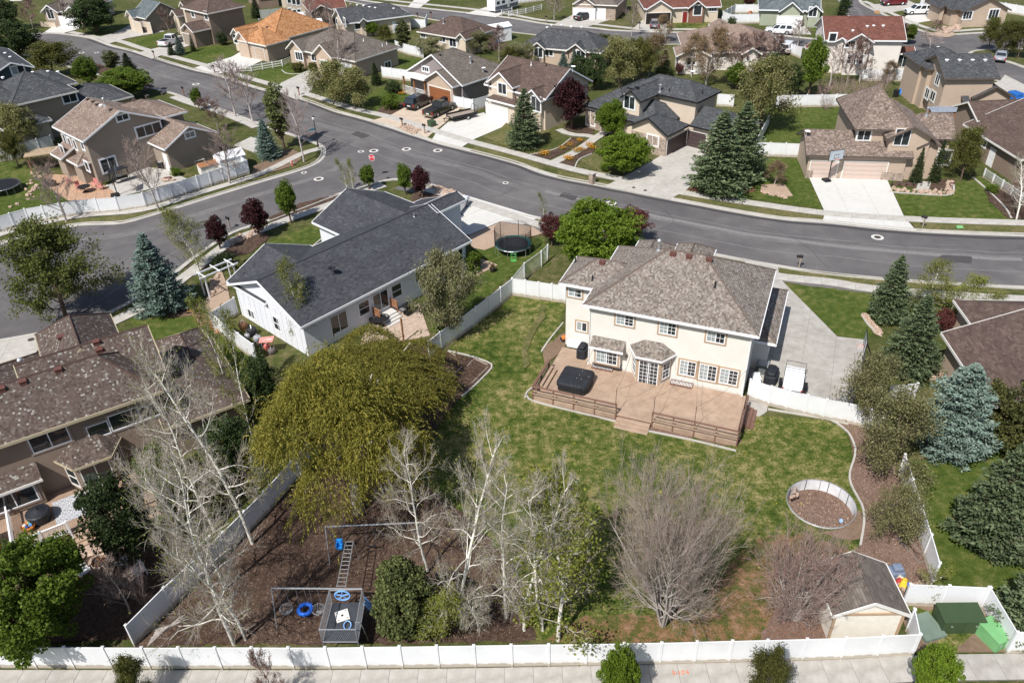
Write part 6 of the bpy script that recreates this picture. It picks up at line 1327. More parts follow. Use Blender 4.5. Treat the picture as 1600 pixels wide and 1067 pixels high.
fence([(1437,12),(1463,22)],'cream fence beside the maroon vehicle');fence([(619,80),(640,87),(662,92)],'white fence round the green back yard behind the grey brown roof');fence([(642,44),(665,46),(668,38)],'white fence at the end of the blue grey roof');fence([(710,169),(740,175),(764,168)],'white gate fence between craftsman and peach houses')
fence([(598,122),(642,128)],'white fence behind the craftsman porch');fence([(1536,278),(1578,306),(1610,328)],'pale rail fence along the brown eave house',h=1.1,style='bars');fence([(348,116),(394,113.5),(411,110.5),(427,108),(442,105.5),(458,98)],'white ranch rail fence beside the orange roof house driveway',h=1.25,sp=2.6,style='rail')
fence([(795,28),(822,23),(846,17)],'white ranch rail fence at the top of the cross street',h=1.25,sp=2.6,style='rail');fence([(784,26),(800,22)],'white ranch rail fence near the parked travel trailer',h=1.25,sp=2.6,style='rail');fence([(-40,262),(20,250),(85,232)],'grey shaded fence behind the round trampoline')
fence([(408,30),(450,26)],'grey green fence beside the tall cream house',m=mat('grey green fence',(0.35,0.37,0.33),.7,.06));fence([(65,42),(88,44)],'low stone coloured fence by the stone house',h=1.0,m=W_sand);fence([(1180,62),(1250,92)],'cream fence between rose roof and white stucco houses');fence([(1520,12),(1600,26),(1640,34)],'pale fence at the top right corner');fence([(800,8),(850,2)],'white fence behind the dark stone house')
# deck of the cream house
dz=.45;DU0,DU1,DV0=-2.2,13.05,-5.2;H=H1;wv=H1m['v0']+H1m['ov']
D=thing('timber_deck','wide rosy brown timber deck with low horizontal rails behind the cream house','deck',tuple(H.O),H.a)
b=MB();k=DV0
while k<1.8:
 u1=DU1 if k<wv-.14 else.44
 b.box(DU0,u1,k,k+.132,dz-.04,dz+random.uniform(-.002,.002));k+=.14
tag(b.build('deck_boards',M_deck,D),kind='stuff')
b=MB();b.box(DU0+.02,DU1-.02,DV0+.04,.3,.02,dz-.045);b.build('deck_base',M_deckdark,D)
for k in range(3):b=MB();b.box(DU0-.02,4.35,DV0-.03,DV0-.002,.06+k*.135,.185+k*.135);b.build('skirt_board',M_deck,D);b=MB();b.box(6.95,DU1+.02,DV0-.03,DV0-.002,.06+k*.135,.185+k*.135);b.build('skirt_board',M_deck,D)
for k in range(3):b=MB();b.box(4.4,6.9,DV0-.32*(k+1),DV0-.32*k-.006,0,dz-.14*(k+1)+.02,ch=.01);b.build('step',M_deck,D)
def rail(u0,v0,u1,v1,n):
 L=math.hypot(u1-u0,v1-v0);az=math.atan2(v1-v0,u1-u0)
 for i in range(n+1):
  b=MB();b.box(-.05,.05,-.05,.05,-dz+.0,.92);b.build('rail_post',M_deckdark,D,(u0+(u1-u0)*i/n,v0+(v1-v0)*i/n,dz),az)
 for z in(.28,.56):b=MB();b.box(0,L,-.085,-.052,z-.06,z+.06);b.build('rail_board',M_deck,D,(u0,v0,dz),az)
 b=MB();b.box(-.06,L+.06,-.1,.1,.92,.96,ch=.01);b.build('hand_rail',M_deckdark,D,(u0,v0,dz),az)
rail(DU0,DV0,4.3,DV0,4);rail(7.0,DV0,DU1,DV0,4);rail(DU0-.001,-1.6,DU0,DV0+.1,2);rail(DU1,DV0+.1,DU1,-.9,3)
for k in range(2):b=MB();b.box(DU0+.1+.3*k,DU0+.38+.3*k,-4.2,-1.6,dz+.003,dz+.22*(2-k));b.build('bench_step',M_deck,D)
for k in range(3):b=MB();b.box(DU1+.02+.28*k,DU1+.29+.28*k,-3.0,-.7,0,dz-.13*(k+.6));b.build('step',M_deckdark,D)
def at_h(H,u,v,z=0):p=H.wp(u,v,z);return p
def rbox(mb,x0,x1,y0,y1,z0,z1,r,m=0,top=.1,n=4):
 def ring(i,z):
  out=[]
  for cx,cy,a0 in((x1-r,y1-r,0),(x0+r,y1-r,PI/2),(x0+r,y0+r,PI),(x1-r,y0+r,1.5*PI)):
   for k in range(n+1):
    a=a0+PI/2*k/n;out.append((cx+(r-i)*math.cos(a),cy+(r-i)*math.sin(a),z))
  return out
 R=[ring(0,z0),ring(0,z1-top),ring(top*.4,z1-top*.3),ring(min(r*.9,top*1.3),z1)];N_=len(R[0])
 i=len(mb.v);mb.v+=sum(R,[])
 for k in range(3):
  for j in range(N_):mb.f.append([i+k*N_+j,i+k*N_+(j+1)%N_,i+(k+1)*N_+(j+1)%N_,i+(k+1)*N_+j]);mb.m.append(m)
 mb.f.append([i+3*N_+j for j in range(N_)]);mb.m.append(m);return mb
M_cover=mat('black vinyl cover',(0.022,0.024,0.03),.55,.3,2,.5,3)
t=thing('hot_tub','black covered square hot tub on the rosy deck','hot tub',at_h(H,-.1+.5,-2.75,dz),H.a)
b=MB();rbox(b,-1.15,1.15,-1.15,1.15,0,.62,.28,top=.02);b.build('shell',M_dark,t);b=MB();rbox(b,-1.24,1.24,-1.22,1.22,.45,.84,.34,top=.14);c=b.build('cover',M_cover,t);b=MB();b.box(-1.2,1.2,-.02,.02,.835,.85);b.build('seam',M_dark,c)
def covered(x,y,z,w,d,h,label,nm='covered_grill',cat='grill',rz=None,m=None):
 p=G(x,y,z);t=thing(nm,label,cat,(p[0],p[1],z),H.a if rz is None else rz);b=MB()
 rbox(b,-w/2,w/2,-d/2,d/2,0.02,h*.72,min(w,d)*.25,top=.06);b2=MB();rbox(b2,-w*.36,w*.36,-d*.4,d*.4,h*.66,h,min(w,d)*.25,top=.14)
 b.build('cover_skirt',m or M_cover,t);b2 .build('cover_top',m or M_cover,t);return t
covered(910,556,dz,.8,1.1,1.2,'black covered grill against the cream wall on the deck');
for u in(1.75,8.05):
 t=thing('window_well',['white grated window well below the small roofed window','white grated window well by the three lower windows'][u>5],'grate',at_h(H,u,wv-.35,dz),H.a)
 b=MB();b.box(-.85,.85,-.3,-.26,0,.14);b.box(-.85,.85,.26,.3,0,.14);b.box(-.85,-.81,-.26,.26,0,.14);b.box(.81,.85,-.26,.26,0,.14);b.build('frame',M_deckdark,t)
 b=MB();
 for k in range(15):b.box(-.78+k*.11,-.74+k*.11,-.25,.25,.08,.11)
 tag(b.build('grate_bars',M_white,t),kind='stuff')
sl_=thing('string_lights','string lights on thin poles round the rosy deck','string lights',at_h(H,0,0,dz),H.a)
poles=[(1.0,DV0-.02),(4.25,DV0-.02),(7.05,DV0-.02),(10.0,DV0-.02),(DU1,DV0),(DU1,-2.6)]
wl=[(1.1,wv-.05),(4.0,wv-.05),(7.3,wv-.05),(9.1,wv-.05),(12.6,wv-.05)]
for u,v in poles:b=MB();b.tube([(u,v,-.4),(u,v,2.35)],.02,5);b.build('pole',M_dark,sl_)
bl=MB()
for(a0,a1),(c0,c1)in((wl[0],poles[0]),(poles[0],wl[1]),(wl[1],poles[1]),(poles[1],wl[2]),(wl[2],poles[2]),(poles[2],wl[3]),(wl[3],poles[3]),(poles[3],wl[4]),(wl[4],poles[4]),(poles[4],poles[5])):
 pts=[]
 for k in range(9):
  f=k/8;pts.append((a0+(c0-a0)*f,a1+(c1-a1)*f,2.35-.55*math.sin(PI*f)))
  if 0<k<8:bl.lathe((pts[-1][0],pts[-1][1],pts[-1][2]-.12),[(.01,0),(.022,.03),(.012,.07)],4)
 b=MB();b.tube(pts,.009,3);b.build('cord',M_dark,sl_)
tag(bl.build('bulbs',M_trim,sl_),kind='stuff')
p=G(883,532,.0);t=thing('push_cart','small orange wheeled machine at the deck corner','cart',(p[0],p[1],0),.4)
b=MB();rbox(b,-.3,.3,-.2,.2,.18,.5,.08);b.build('body',mat('orange plastic',(0.55,0.2,0.05),.5),t);b=MB();b.tube([(-.25,-.25,.15),(-.25,.25,.15)],.13,10);b.tube([(.25,-.25,.13),(.25,.25,.13)],.11,10);b.build('wheels',M_rubber,t);b=MB();b.tube([(.3,0,.4),(.65,0,.85)],.02,5);b.build('handle',M_dark,t)
p=G(901,541,.45);t=thing('storage_box','low white storage box at the cream house wing wall','box',(p[0],p[1],.45),H.a);b=MB();b.box(-.75,.75,-.3,.3,0,.4,ch=.02);b.build('body',M_white,t);b=MB();b.box(-.78,.78,-.33,.33,.41,.47,ch=.02);b.build('lid',M_white,t)
p=G(1190,582,0);t=thing('air_conditioner','grey air conditioner unit beside the cream house','air conditioner',(p[0],p[1],.09),H.a);b=MB();rbox(b,-.45,.45,-.45,.45,0,.85,.06,top=.02);b.build('case',mat('grey green metal',(0.25,0.28,0.28),.5),t);b=MB();b.lathe((0,0,.86),[(.4,0),(.4,.03),(.1,.05)],16);b.build('fan_guard',M_metal,t)
for k in range(6):b=MB();b.box(-.455,.455,-.458,-.44,.1+k*.12,.16+k*.12);b.build('louvre',M_dark,t)
covered(1204,592,0.09,1.0,1.7,1.0,'black covered mower standing beside the air conditioner','covered_mower','mower')
p=G(1181,600,0.09);t=thing('patio_chair','white chair with slatted back at the cream house corner','chair',(p[0],p[1],.09),H.a+.4)
def chair_parts(t,m,s=1.0):
 b=MB();b.box(-.28,.28,-.28,.25,.38,.43,ch=.01);b.build('seat',m,t)
 for k in range(5):b=MB();b.box(-.26+k*.11,-.17+k*.11,.24,.27,.43,.95);b.build('slat',m,t)
 for x in(-.26,.26):
  for y in(-.25,.25):b=MB();b.box(x-.025,x+.025,y-.025,y+.025,0,.38);b.build('leg',m,t)
  b=MB();b.box(x-.04,x+.04,-.28,.25,.60,.63);b.build('armrest',m,t)
 t.scale=(s,s,s)
chair_parts(t,M_white)
# vehicles
def wheel(t,x,y,r,w=.24):
 b=MB();sg=1 if y>0 else-1
 def tyre(mb,r,y0,y1,n=18):
  i=len(mb.v);pr=[(r*.62,y0),(r*.93,y0),(r,y0+(y1-y0)*.15),(r,y0+(y1-y0)*.85),(r*.93,y1),(r*.62,y1)]
  for rr,yy in pr:
   for j in range(n):a=2*PI*j/n;mb.v.append((rr*math.cos(a),yy,rr*math.sin(a)))
  for k in range(5):
   for j in range(n):mb.f.append([i+k*n+j,i+k*n+(j+1)%n,i+(k+1)*n+(j+1)%n,i+(k+1)*n+j]);mb.m.append(0)
 tyre(b,r,-w/2,w/2);o=b.build('wheel',M_rubber,t,(x,y,r))
 c=MB();c.tube([(0,-w*.4,0),(0,w*.42,0)],r*.62,12);c.tube([(0,-w*.46,0),(0,w*.48,0)],r*.2,8)
 for k in range(5):
  a=2*PI*k/5;c.tube([(0,sg*w*.45,0),(r*.56*math.cos(a),sg*w*.44,r*.56*math.sin(a))],r*.06,4)
 c.build('rim',M_metal,o);return o
def vehicle(kind,base,toward,color,label,cat,nm,glassm=None,group=None,lower=None):
 """base: pixel under the middle, toward: pixel the nose points at"""
 a=G(*base);c=G(*toward);az=math.atan2(c[1]-a[1],c[0]-a[0]);t=thing(nm,label,cat,(a[0],a[1],.09),az,group)
 L,W,hb,ht=dict(pickup=(5.7,1.98,1.12,1.88),suv=(5.0,1.95,1.08,1.82),sedan=(4.6,1.8,.92,1.42),hatch=(4.3,1.78,.95,1.52))[kind]
 r=.40 if kind in('pickup','suv')else.33;wx=L*.5-.92,-L*.5+(1.25 if kind=='pickup' else.95);zb=.34 if kind in('pickup','suv')else.22
 pr=[(-L/2,zb+.12)]
 for cx in(wx[1],wx[0]):
  pr.append((cx-r*1.22,zb))
  for k in range(9):an=PI-PI*k/8;pr.append((cx+r*1.18*math.cos(an),max(zb,r+r*1.12*math.sin(an)*.98)))
  pr.append((cx+r*1.22,zb))
 nose=L/2;pr+=[(nose-.04,zb+.1),(nose,zb+.35),(nose-.03,hb-.28),(nose-.14,hb-.12),(L*.5-1.25,hb)]
 if kind=='pickup':pr+=[(-L/2+.02,hb+.02),(-L/2,hb-.05)]
 elif kind=='sedan':pr+=[(-L*.5+.75,hb+.04),(-L*.5+.06,hb-.02),(-L/2,hb-.2)]
 else:pr+=[(-L/2+.03,hb),(-L/2,hb-.1)]
 b=MB();n=len(pr);i0=len(b.v)
 for y,zz in((-W/2,0),(-W/2+.0,0),(W/2,0)):
  pass
 ys=[(-W/2+.06,1),(-W/2,0),(W/2,0),(W/2-.06,1)]
 def ringp(y,ins):return[(x*(1-.008*ins),y,z if z<hb-.3 else z-0.0+(.0 if ins else-.035))for x,z in pr]
 rings=[ringp(-W/2,0),ringp(-W/2+.07,1),ringp(W/2-.07,1),ringp(W/2,0)]
 for rg in rings:b.v+=rg
 for k in range(3):
  for j in range(n):b.f.append([k*n+j,k*n+(j+1)%n,(k+1)*n+(j+1)%n,(k+1)*n+j][::-1]);b.m.append(0)
 b.f.append(list(range(n)));b.m.append(0);b.f.append([3*n+j for j in range(n)][::-1]);b.m.append(0)
 b.build('body',color,t)
 if kind=='pickup':x0,x1,f0,f1=-.62,1.55,-.42,.80
 elif kind=='suv':x0,x1,f0,f1=-L/2+.05,1.42,-L/2+.28,.62
 elif kind=='hatch':x0,x1,f0,f1=-L/2+.06,1.15,-L/2+.5,.35
 else:x0,x1,f0,f1=-1.65,1.15,-1.0,.35
 wb,wt=W/2-.04,W/2-.22;B_=[(x0,-wb,hb-.03),(x1,-wb,hb-.03),(x1,wb,hb-.03),(x0,wb,hb-.03)];Tp=[(f0,-wt,ht-.05),(f1,-wt,ht-.05),(f1,wt,ht-.05),(f0,wt,ht-.05)]
 b=MB();b.hexa(B_,Tp,0);b.hexa(Tp,[(f0+.1,-wt+.1,ht),(f1-.12,-wt+.1,ht),(f1-.12,wt-.1,ht),(f0+.1,wt-.1,ht)],0);b.build('cab',color,t)
 def lerp(p,q,f):return np.array(p)*(1-f)+np.array(q)*f
 def pane(a_,b_,c_,d_,nrm,f=(.1,.9)):
  A,Bq=lerp(a_,b_,.04),lerp(a_,b_,.96);D_,C_=lerp(d_,c_,.05),lerp(d_,c_,.95);lo=(lerp(A,D_,.12),lerp(Bq,C_,.12));hi=(lerp(A,D_,.92),lerp(Bq,C_,.92))
  o=np.array(nrm)*.012;g=MB();g.face([lo[0]+o,lo[1]+o,hi[1]+o,hi[0]+o]);g.build('window',M_glass,t)
 pane(B_[1],B_[2],Tp[2],Tp[1],(.7,0,.7));pane(B_[3],B_[0],Tp[0],Tp[3],(-1,0,.3))
 for sg,(i,j)in((-1,(0,1)),(1,(3,2))):
  ns=2 if kind!='suv' else 3
  for k in range(ns):
   f0_,f1_=k/ns+.02,(k+1)/ns-.02;a_,b_=lerp(B_[i],B_[j],f0_),lerp(B_[i],B_[j],f1_);d_,c_=lerp(Tp[i],Tp[j],f0_),lerp(Tp[i],Tp[j],f1_)
   pane(a_,b_,c_,d_,(0,sg,.25))
 if kind=='pickup':
  b=MB();b.box(-L/2+.1,-.68,-W/2+.12,W/2-.12,hb-.02,hb+.028);b.build('bed_liner',M_dark,t)
  b=MB();
  for sg in(-1,1):b.box(-L/2+.02,-.62,sg*(W/2-.07)-.05,sg*(W/2-.07)+.05,hb-.05,hb+.07)
  b.box(-L/2,-L/2+.08,-W/2+.03,W/2-.03,hb-.05,hb+.07);b.build('bed_side',color,t)
 for x in wx:
  for y in(-W/2+.13,W/2-.13):wheel(t,x,y,r)
 hl=mat('headlight glass',(.8,.8,.8),.1);tl=mat('tail light',(.35,.01,.01),.2)
 for sg in(-1,1):
  b=MB();b.box(nose-.1,nose+.006,sg*(W/2-.28)-.17,sg*(W/2-.28)+.17,hb-.42,hb-.25);b.build('headlight',hl,t)
  b=MB();b.box(-L/2-.012,-L/2+.05,sg*(W/2-.13)-.09,sg*(W/2-.13)+.09,hb-.45,hb-.08);b.build('taillight',tl,t)
  b=MB();b.box(x1-.45,x1-.28,sg*(W/2+.08)-.07,sg*(W/2+.08)+.07,hb-.02,hb+.14);b.build('mirror',lower or color,t)
 b=MB();b.box(nose-.12,nose+.05,-W/2+.05,W/2-.05,zb+.02,zb+.22);b.box(-L/2-.06,-L/2+.1,-W/2+.05,W/2-.05,zb+.02,zb+.22);b.build('bumper',lower or M_metal,t)
 b=MB();b.box(nose-.05,nose+.012,-W/2+.5,W/2-.5,hb-.5,hb-.2);b.build('grille',M_dark,t)
 b=MB();b.box(-L/2-.02,-L/2+.01,-.26,.26,zb+.3,zb+.44);b.build('number_plate',M_trim,t)
 return t
def paint(n,c,r=.25):
 m=mat(n,c,r,.03,spec=.6);m.node_tree.nodes['Principled BSDF'].inputs['Coat Weight'].default_value=.6;return m
C_black=paint('black car paint',(.012,.013,.017));C_white=paint('white car paint',(.72,.73,.75));C_blackt=paint('black truck paint',(.014,.018,.015));C_grey=paint('mauve grey car paint',(.16,.14,.17));C_red=paint('maroon car paint',(.13,.012,.02));C_silver=paint('silver car paint',(.32,.34,.38));C_tan=paint('tan lower trim',(.22,.18,.13))
vehicle('suv',(655,167),(678,156),C_black,'black sport utility vehicle parked before the wood brown garage door','car','parked_suv',lower=M_dark)
vehicle('pickup',(687,178),(712,166),C_blackt,'black pickup with tan lower trim parked beside the flatbed trailer','pickup','parked_pickup',lower=C_tan)
vehicle('pickup',(708,334),(724,315),C_white,'white pickup nose hidden behind the charcoal garage roof','pickup','parked_pickup')
vehicle('pickup',(268,70),(290,61),C_white,'white pickup parked on the drive of the chocolate roof house','pickup','parked_pickup')
vehicle('sedan',(913,31),(932,27),C_black,'small black sedan on the drive before white garage doors','car','parked_car',lower=M_dark)
vehicle('hatch',(1022,43),(1021,30),C_grey,'mauve grey hatchback facing the open garage','car','parked_car',lower=M_dark)
vehicle('suv',(1216,54),(1195,53),C_white,'white utility vehicle parked along the cross street kerb','car','parked_suv')
vehicle('suv',(1395,9),(1374,10),C_red,'maroon utility vehicle at the top edge','car','parked_suv',lower=M_dark)
vehicle('suv',(1433,23),(1412,23.5),C_white,'white utility vehicle on the drive below the maroon one','car','parked_suv')
vehicle('sedan',(1562,94),(1566,82),C_silver,'grey sedan under the olive trees at the street bend','car','parked_car',lower=M_dark)
vehicle('suv',(1229,82),(1236,76),C_white,'white jeep behind the rose roof house fence','car','parked_suv',lower=M_dark)
a=G(722,186);c=G(748,180);az=math.atan2(c[1]-a[1],c[0]-a[0]);t=thing('flatbed_trailer','wooden decked flatbed trailer on the wide driveway','trailer',(a[0],a[1],.09),az)
for k in range(9):b=MB();b.box(-2.0,2.0,-.95+k*.212,-.75+k*.212,.55,.6);b.build('plank',M_greywood,t)
b=MB();b.box(-2.05,2.05,-1.0,-.95,.45,.85);b.box(-2.05,2.05,.96,1.01,.45,.85);b.box(-2.05,-2.0,-.95,.96,.45,.62);b.box(2.0,2.05,-.95,.96,.45,.62);b.tube([(-2,-.6,.5),(-3.1,0,.5)],.05,5);b.tube([(-2,.6,.5),(-3.1,0,.5)],.05,5);b.tube([(-2.9,0,.05),(-2.9,0,.6)],.04,5);b.build('frame',M_dark,t)
for y in(-1.12,1.13):wheel(t,.4,y,.3,.18)
b=MB();b.tube([(2.02,-.9,.6),(2.3,-.9,1.5),(2.3,.9,1.5),(2.02,.9,.6)],.03,4);b.build('ramp_gate',M_dark,t)
a=G(1238,604);az=H1 .a+PI/2;t=thing('cargo_trailer','small white topped utility trailer parked on the side driveway','trailer',(a[0],a[1],.09),az)
b=MB();rbox(b,-1.25,.55,-.72,.72,.45,.98,.05,top=.03);b.build('box',M_white,t);b=MB();b.box(.62,1.6,-.7,.7,.62,.68,ch=.01);b.build('front_lid',M_white,t)
b=MB();b.tube([(.58,-.74,.5),(.58,-.74,1.25),(.58,.74,1.25),(.58,.74,.5)],.025,5);b.tube([(1.62,-.74,.4),(1.62,-.74,1.15),(1.62,.74,1.15),(1.62,.74,.4)],.025,5);b.box(-1.25,1.62,-.75,-.72,.4,.47);b.box(-1.25,1.62,.72,.75,.4,.47);b.build('frame',M_dark,t)
for y in(-.92,.92):wheel(t,-.55,y,.3,.2)
for y in(-.92,.92):b=MB();b.box(-.95,-.15,y-.13,y+.13,.62,.66);b.build('mudguard',M_dark,t);b=MB();b.box(-1.29,-1.25,y*.75-.06,y*.75+.06,.45,.6);b.build('taillight',mat('tail light',(.35,.01,.01),.2),t)
a=G(786,17);c=G(806,12);az=math.atan2(c[1]-a[1],c[0]-a[0]);t=thing('travel_trailer','white and grey travel trailer parked at the top edge','trailer',(a[0],a[1],.1),az)
b=MB();P=[(-3.6,.5),(3.5,.5),(3.7,1.6),(3.2,3.1),(-3.6,3.15)]
i=0;b.v+=[(x,-1.2,z)for x,z in P]+[(x,1.2,z)for x,z in P];b.f+=[[0,1,2,3,4],[9,8,7,6,5]]+[[(k+1)%5,k,k+5,(k+1)%5+5]for k in range(5)];b.m+=[0]*7;b.build('body',M_white,t)
b=MB();b.box(-3.55,3.45,-1.215,-1.2,.6,1.35);b.build('stripe',mat('grey graphic',(.12,.13,.16),.4),t)
for x in(-2.6,-1.0,1.6):b=MB();b.box(x-.45,x+.45,-1.22,-1.203,1.7,2.3);b.build('window',M_glass,t)
b=MB();b.box(.2,.8,-1.22,-1.203,.7,2.5);b.build('door',M_trim,t)
for x in(-.6,.25):wheel(t,x,-1.1,.35,.2);wheel(t,x,1.1,.35,.2)
def lowshed(px,py,ang,L,W_,h,label,m=None,rm=None,nm='storage_shed',cat='shed'):
 a=G(px,py);t=thing(nm,label,cat,(a[0],a[1],0),math.radians(ang));b=MB();b.box(-L/2,L/2,-W_/2,W_/2,0,h);b.build('wall',m or M_white,t)
 b=MB();e=.15;z=h;A0=[(-L/2-e,-W_/2-e,z),(L/2+e,-W_/2-e,z),(L/2+e,0,z+W_*.22),(-L/2-e,0,z+W_*.22)];b.face(A0);b.face([(-L/2-e,0,z+W_*.22),(L/2+e,0,z+W_*.22),(L/2+e,W_/2+e,z),(-L/2-e,W_/2+e,z)])
 for x in(-L/2,L/2):b.face([(x,-W_/2,z),(x,W_/2,z),(x,0,z+W_*.21)])
 b.build('roof',rm or M_white,t);b=MB();b.box(-.5,.5,-W_/2-.03,-W_/2-.002,0,h*.85);b.build('door',M_trim,t);return t
lowshed(766,66,30,8,2.6,2.6,'long pale blue white storage trailer behind the brown hip house');lowshed(487,55,20,4.5,2.5,2.4,'white shed behind the orange roof house, nearest the roof');lowshed(465,42,20,3.5,2.6,2.2,'white shed beside the tall cream house');lowshed(362,264,35,3.2,2.6,1.9,'white shed at the end of the curving white fence',rm=M_fence)
lowshed(327,270,35,2.2,1.5,1.2,'low wooden topped shed in the greige house side yard',m=M_trim,rm=M_wood);lowshed(600,45,25,3,2.2,2.2,'white canopy beside the green yard tree');lowshed(30,0,0,3,3,2,'white shed at the top left corner')
lowshed(1468,186,-4,3.4,2.0,1.3,'grey slatted playhouse roof in the tan boxy house yard',m=M_wood,rm=mat('grey blue slats',(.2,.23,.28),.7,.3,6));lowshed(1582,205,3,1.2,1.0,1.0,'small dark shed by the brown eave house',m=M_brown,rm=SH_choc if False else M_brown)
# street furniture
def mailbox(x,y,label,stone=False,rz=0.8,wood=False):
 a=G(x,y);t=thing('mailbox',label,'mailbox',(a[0],a[1],.02),rz)
 if stone:b=MB();b.box(-.3,.3,-.3,.3,0,1.25);b.build('pillar',W_stone,t);b=MB();b.box(-.36,.36,-.36,.36,1.25,1.36,ch=.02);b.build('cap',M_conc,t)
 else:b=MB();b.box(-.06,.06,-.06,.06,0,1.15);b.tube([(0,-.02,.75),(0,.3,1.05)],.03,4);b.build('post',M_greywood if wood else M_wood,t)
 b=MB();n=8;z=1.15 if not stone else.85;pr=[(-.11,z),(.11,z),(.11,z+.14)]+[(.11*math.cos(PI*k/n),z+.14+.11*math.sin(PI*k/n))for k in range(1,n)]+[(-.11,z+.14)]
 i=0;N_=len(pr);b.v+=[(p[0],-.2,p[1])for p in pr]+[(p[0],.38,p[1])for p in pr];b.f+=[list(range(N_)),[N_+j for j in range(N_)][::-1]]+[[j,N_+j,N_+(j+1)%N_,(j+1)%N_]for j in range(N_)];b.m+=[0]*(N_+2);b.build('box',M_dark,t)
 b=MB();b.box(.112,.125,.0,.03,z+.05,z+.35);b.build('flag',M_rust,t);return t
mailbox(1248,419,'brown mailbox on a wooden post at the kerb above the cream house',wood=True,rz=1.4);mailbox(1441,357,'black mailbox beside the pinkish garage driveway',wood=True);mailbox(925,287,'stone pillar mailbox at the kerb before the bright green trees',True);mailbox(629,200,'black mailbox by the tan driveway rocks');mailbox(664,210,'white topped mailbox between two driveways',wood=True);mailbox(468,150,'dark mailbox by the grey brown house driveway');mailbox(336,115,'dark mailbox before the ranch rail fence');mailbox(242,92,'dark mailbox near the white pickup drive');mailbox(133,56,'dark mailbox by the dark round pine');mailbox(288,150,'dark mailbox across from the pickup drive');mailbox(360,358,'dark mailbox beside the purple trees',wood=True);mailbox(854,37,'white mailbox at the dark stone house lawn',wood=True);mailbox(999,47,'small brown mailbox before the open garage',wood=True);mailbox(1411,36,'dark mailbox below the white vehicle at the top');mailbox(653,32,'dark mailbox beside the blue grey roof');mailbox(674,30,'second dark mailbox near the cross street')
a=G(585,278);t=thing('stop_sign','red STOP sign on a steel post at the street corner','sign',(a[0],a[1],0),-.35);b=MB();b.tube([(0,.03,0),(0,.03,2.95)],.035,6);b.build('post',M_metal,t)
def octo(r):return[(r*math.cos(PI/8+k*PI/4),r*math.sin(PI/8+k*PI/4))for k in range(8)]
def plate(r,y0,y1,m,nm,z):b=MB();P=octo(r);b.v+=[(x,y0,z+w_)for x,w_ in P]+[(x,y1,z+w_)for x,w_ in P];b.f+=[list(range(8)),[8+j for j in range(8)][::-1]]+[[j,8+j,8+(j+1)%8,(j+1)%8]for j in range(8)];b.m+=[0]*10;return b.build(nm,m,t)
plate(.42,-.02,0.0,M_white,'border',2.6);plate(.385,-.026,-.0205,mat('stop red',(.55,.02,.03),.4),'face',2.6)
def letters(body,size,parent,loc,rot,m,nm='lettering'):
 c=bpy.data.curves.new(nm,'FONT');c.body=body;c.size=size;c.align_x='CENTER';c.align_y='CENTER';c.extrude=.003;o=bpy.data.objects.new(nm,c);me=bpy.data.meshes.new_from_object(o);bpy.data.objects.remove(o);me.materials.clear();me.materials.append(m);o=bpy.data.objects.new(nm,me);COL.objects.link(o)
 if parent:o.parent=parent
 o.location=loc;o.rotation_euler=rot;return o
letters('STOP',.32,t,(0,-.032,2.6),(PI/2,0,0),M_white)
a=G(497,229);t=thing('street_lamp','black street lamp with a frosted lantern and blue street sign at the corner','street lamp',(a[0],a[1],0),.5)
b=MB();b.lathe((0,0,0),[(.16,0),(.16,.25),(.09,.35),(.06,.9),(.05,3.5),(.09,3.55),(.05,3.6)],10);b.build('pole',M_black,t);b=MB();b.lathe((0,0,3.6),[(.08,0),(.19,.12),(.21,.35),(.17,.45)],10);b.build('globe',mat('frosted glass',(.7,.7,.68),.3),t);b=MB();b.lathe((0,0,4.05),[(.2,0),(.1,.1),(.03,.2)],10);b.build('cap',M_black,t)
b=MB();b.box(-1.0,-.06,-.012,.012,2.3,2.52);s_=b.build('street_name_sign',mat('street sign blue',(.03,.15,.22),.5),t)
a=G(457,259);t=thing('fire_hydrant','small red fire hydrant at the corner bed','hydrant',(a[0],a[1],0));b=MB();b.lathe((0,0,0),[(.17,0),(.17,.06),(.11,.08),(.11,.5),(.15,.52),(.15,.56),(.1,.66),(.03,.72)],10);b.build('barrel',mat('faded hydrant red',(.5,.16,.13),.5),t);b=MB();b.tube([(-.2,0,.4),(.2,0,.4)],.05,6);b.build('nozzle',M_metal,t)
b_=0
for i,(x,y,w_,lb)in enumerate(((1371,371,1,'manhole with a pale concrete ring in the road before the pinkish garage'),(955,318,1,'manhole with a pale ring beside the big round tree'),(498,280,1,'manhole with a pale ring on the side street mouth'),(635,233.5,1,'left of two ringed manholes close together above the stop sign'),(684,235.5,1,'right of two ringed manholes close together above the stop sign'),(306,132,1,'ringed manhole on the straight street'),(790,286,.6,'small round valve cover on the road curve'),(475,270,.6,'small valve cover near the street lamp corner'),(584,236,1,'pale patched cover, right of two in the junction'),(564,237,.7,'pale patched cover, left of two in the junction'),(127,83,.9,'pale patched cover at the top of the street'),(151,83,.7,'small pale patched cover at the top of the street'),(990,294.5,.6,'dark cover, left of two on the driveway apron'),(1008,299,.6,'dark cover, right of two on the driveway apron'),(606,279,.6,'dark cover in the corner ramp'),(49,532,.8,'dark round drain cover on the drive of the brown house'))):
 a=G(x,y);t=thing('manhole_cover',lb,'manhole cover',(a[0],a[1],.014 if i not in(12,13,14,15)else.112),i)
 if i not in(12,13,14,15):q=MB();q.lathe((0,0,0),[(.62*w_,0),(.62*w_,.004),(.58*w_,.006)],18);q.build('ring',M_conclight,t)
 q=MB();q.lathe((0,0,.006),[(.34*w_,0),(.34*w_,.006),(.3*w_,.008)],16);q.build('lid',mat('rusty iron',(.07,.05,.045),.7,.3,8),t)
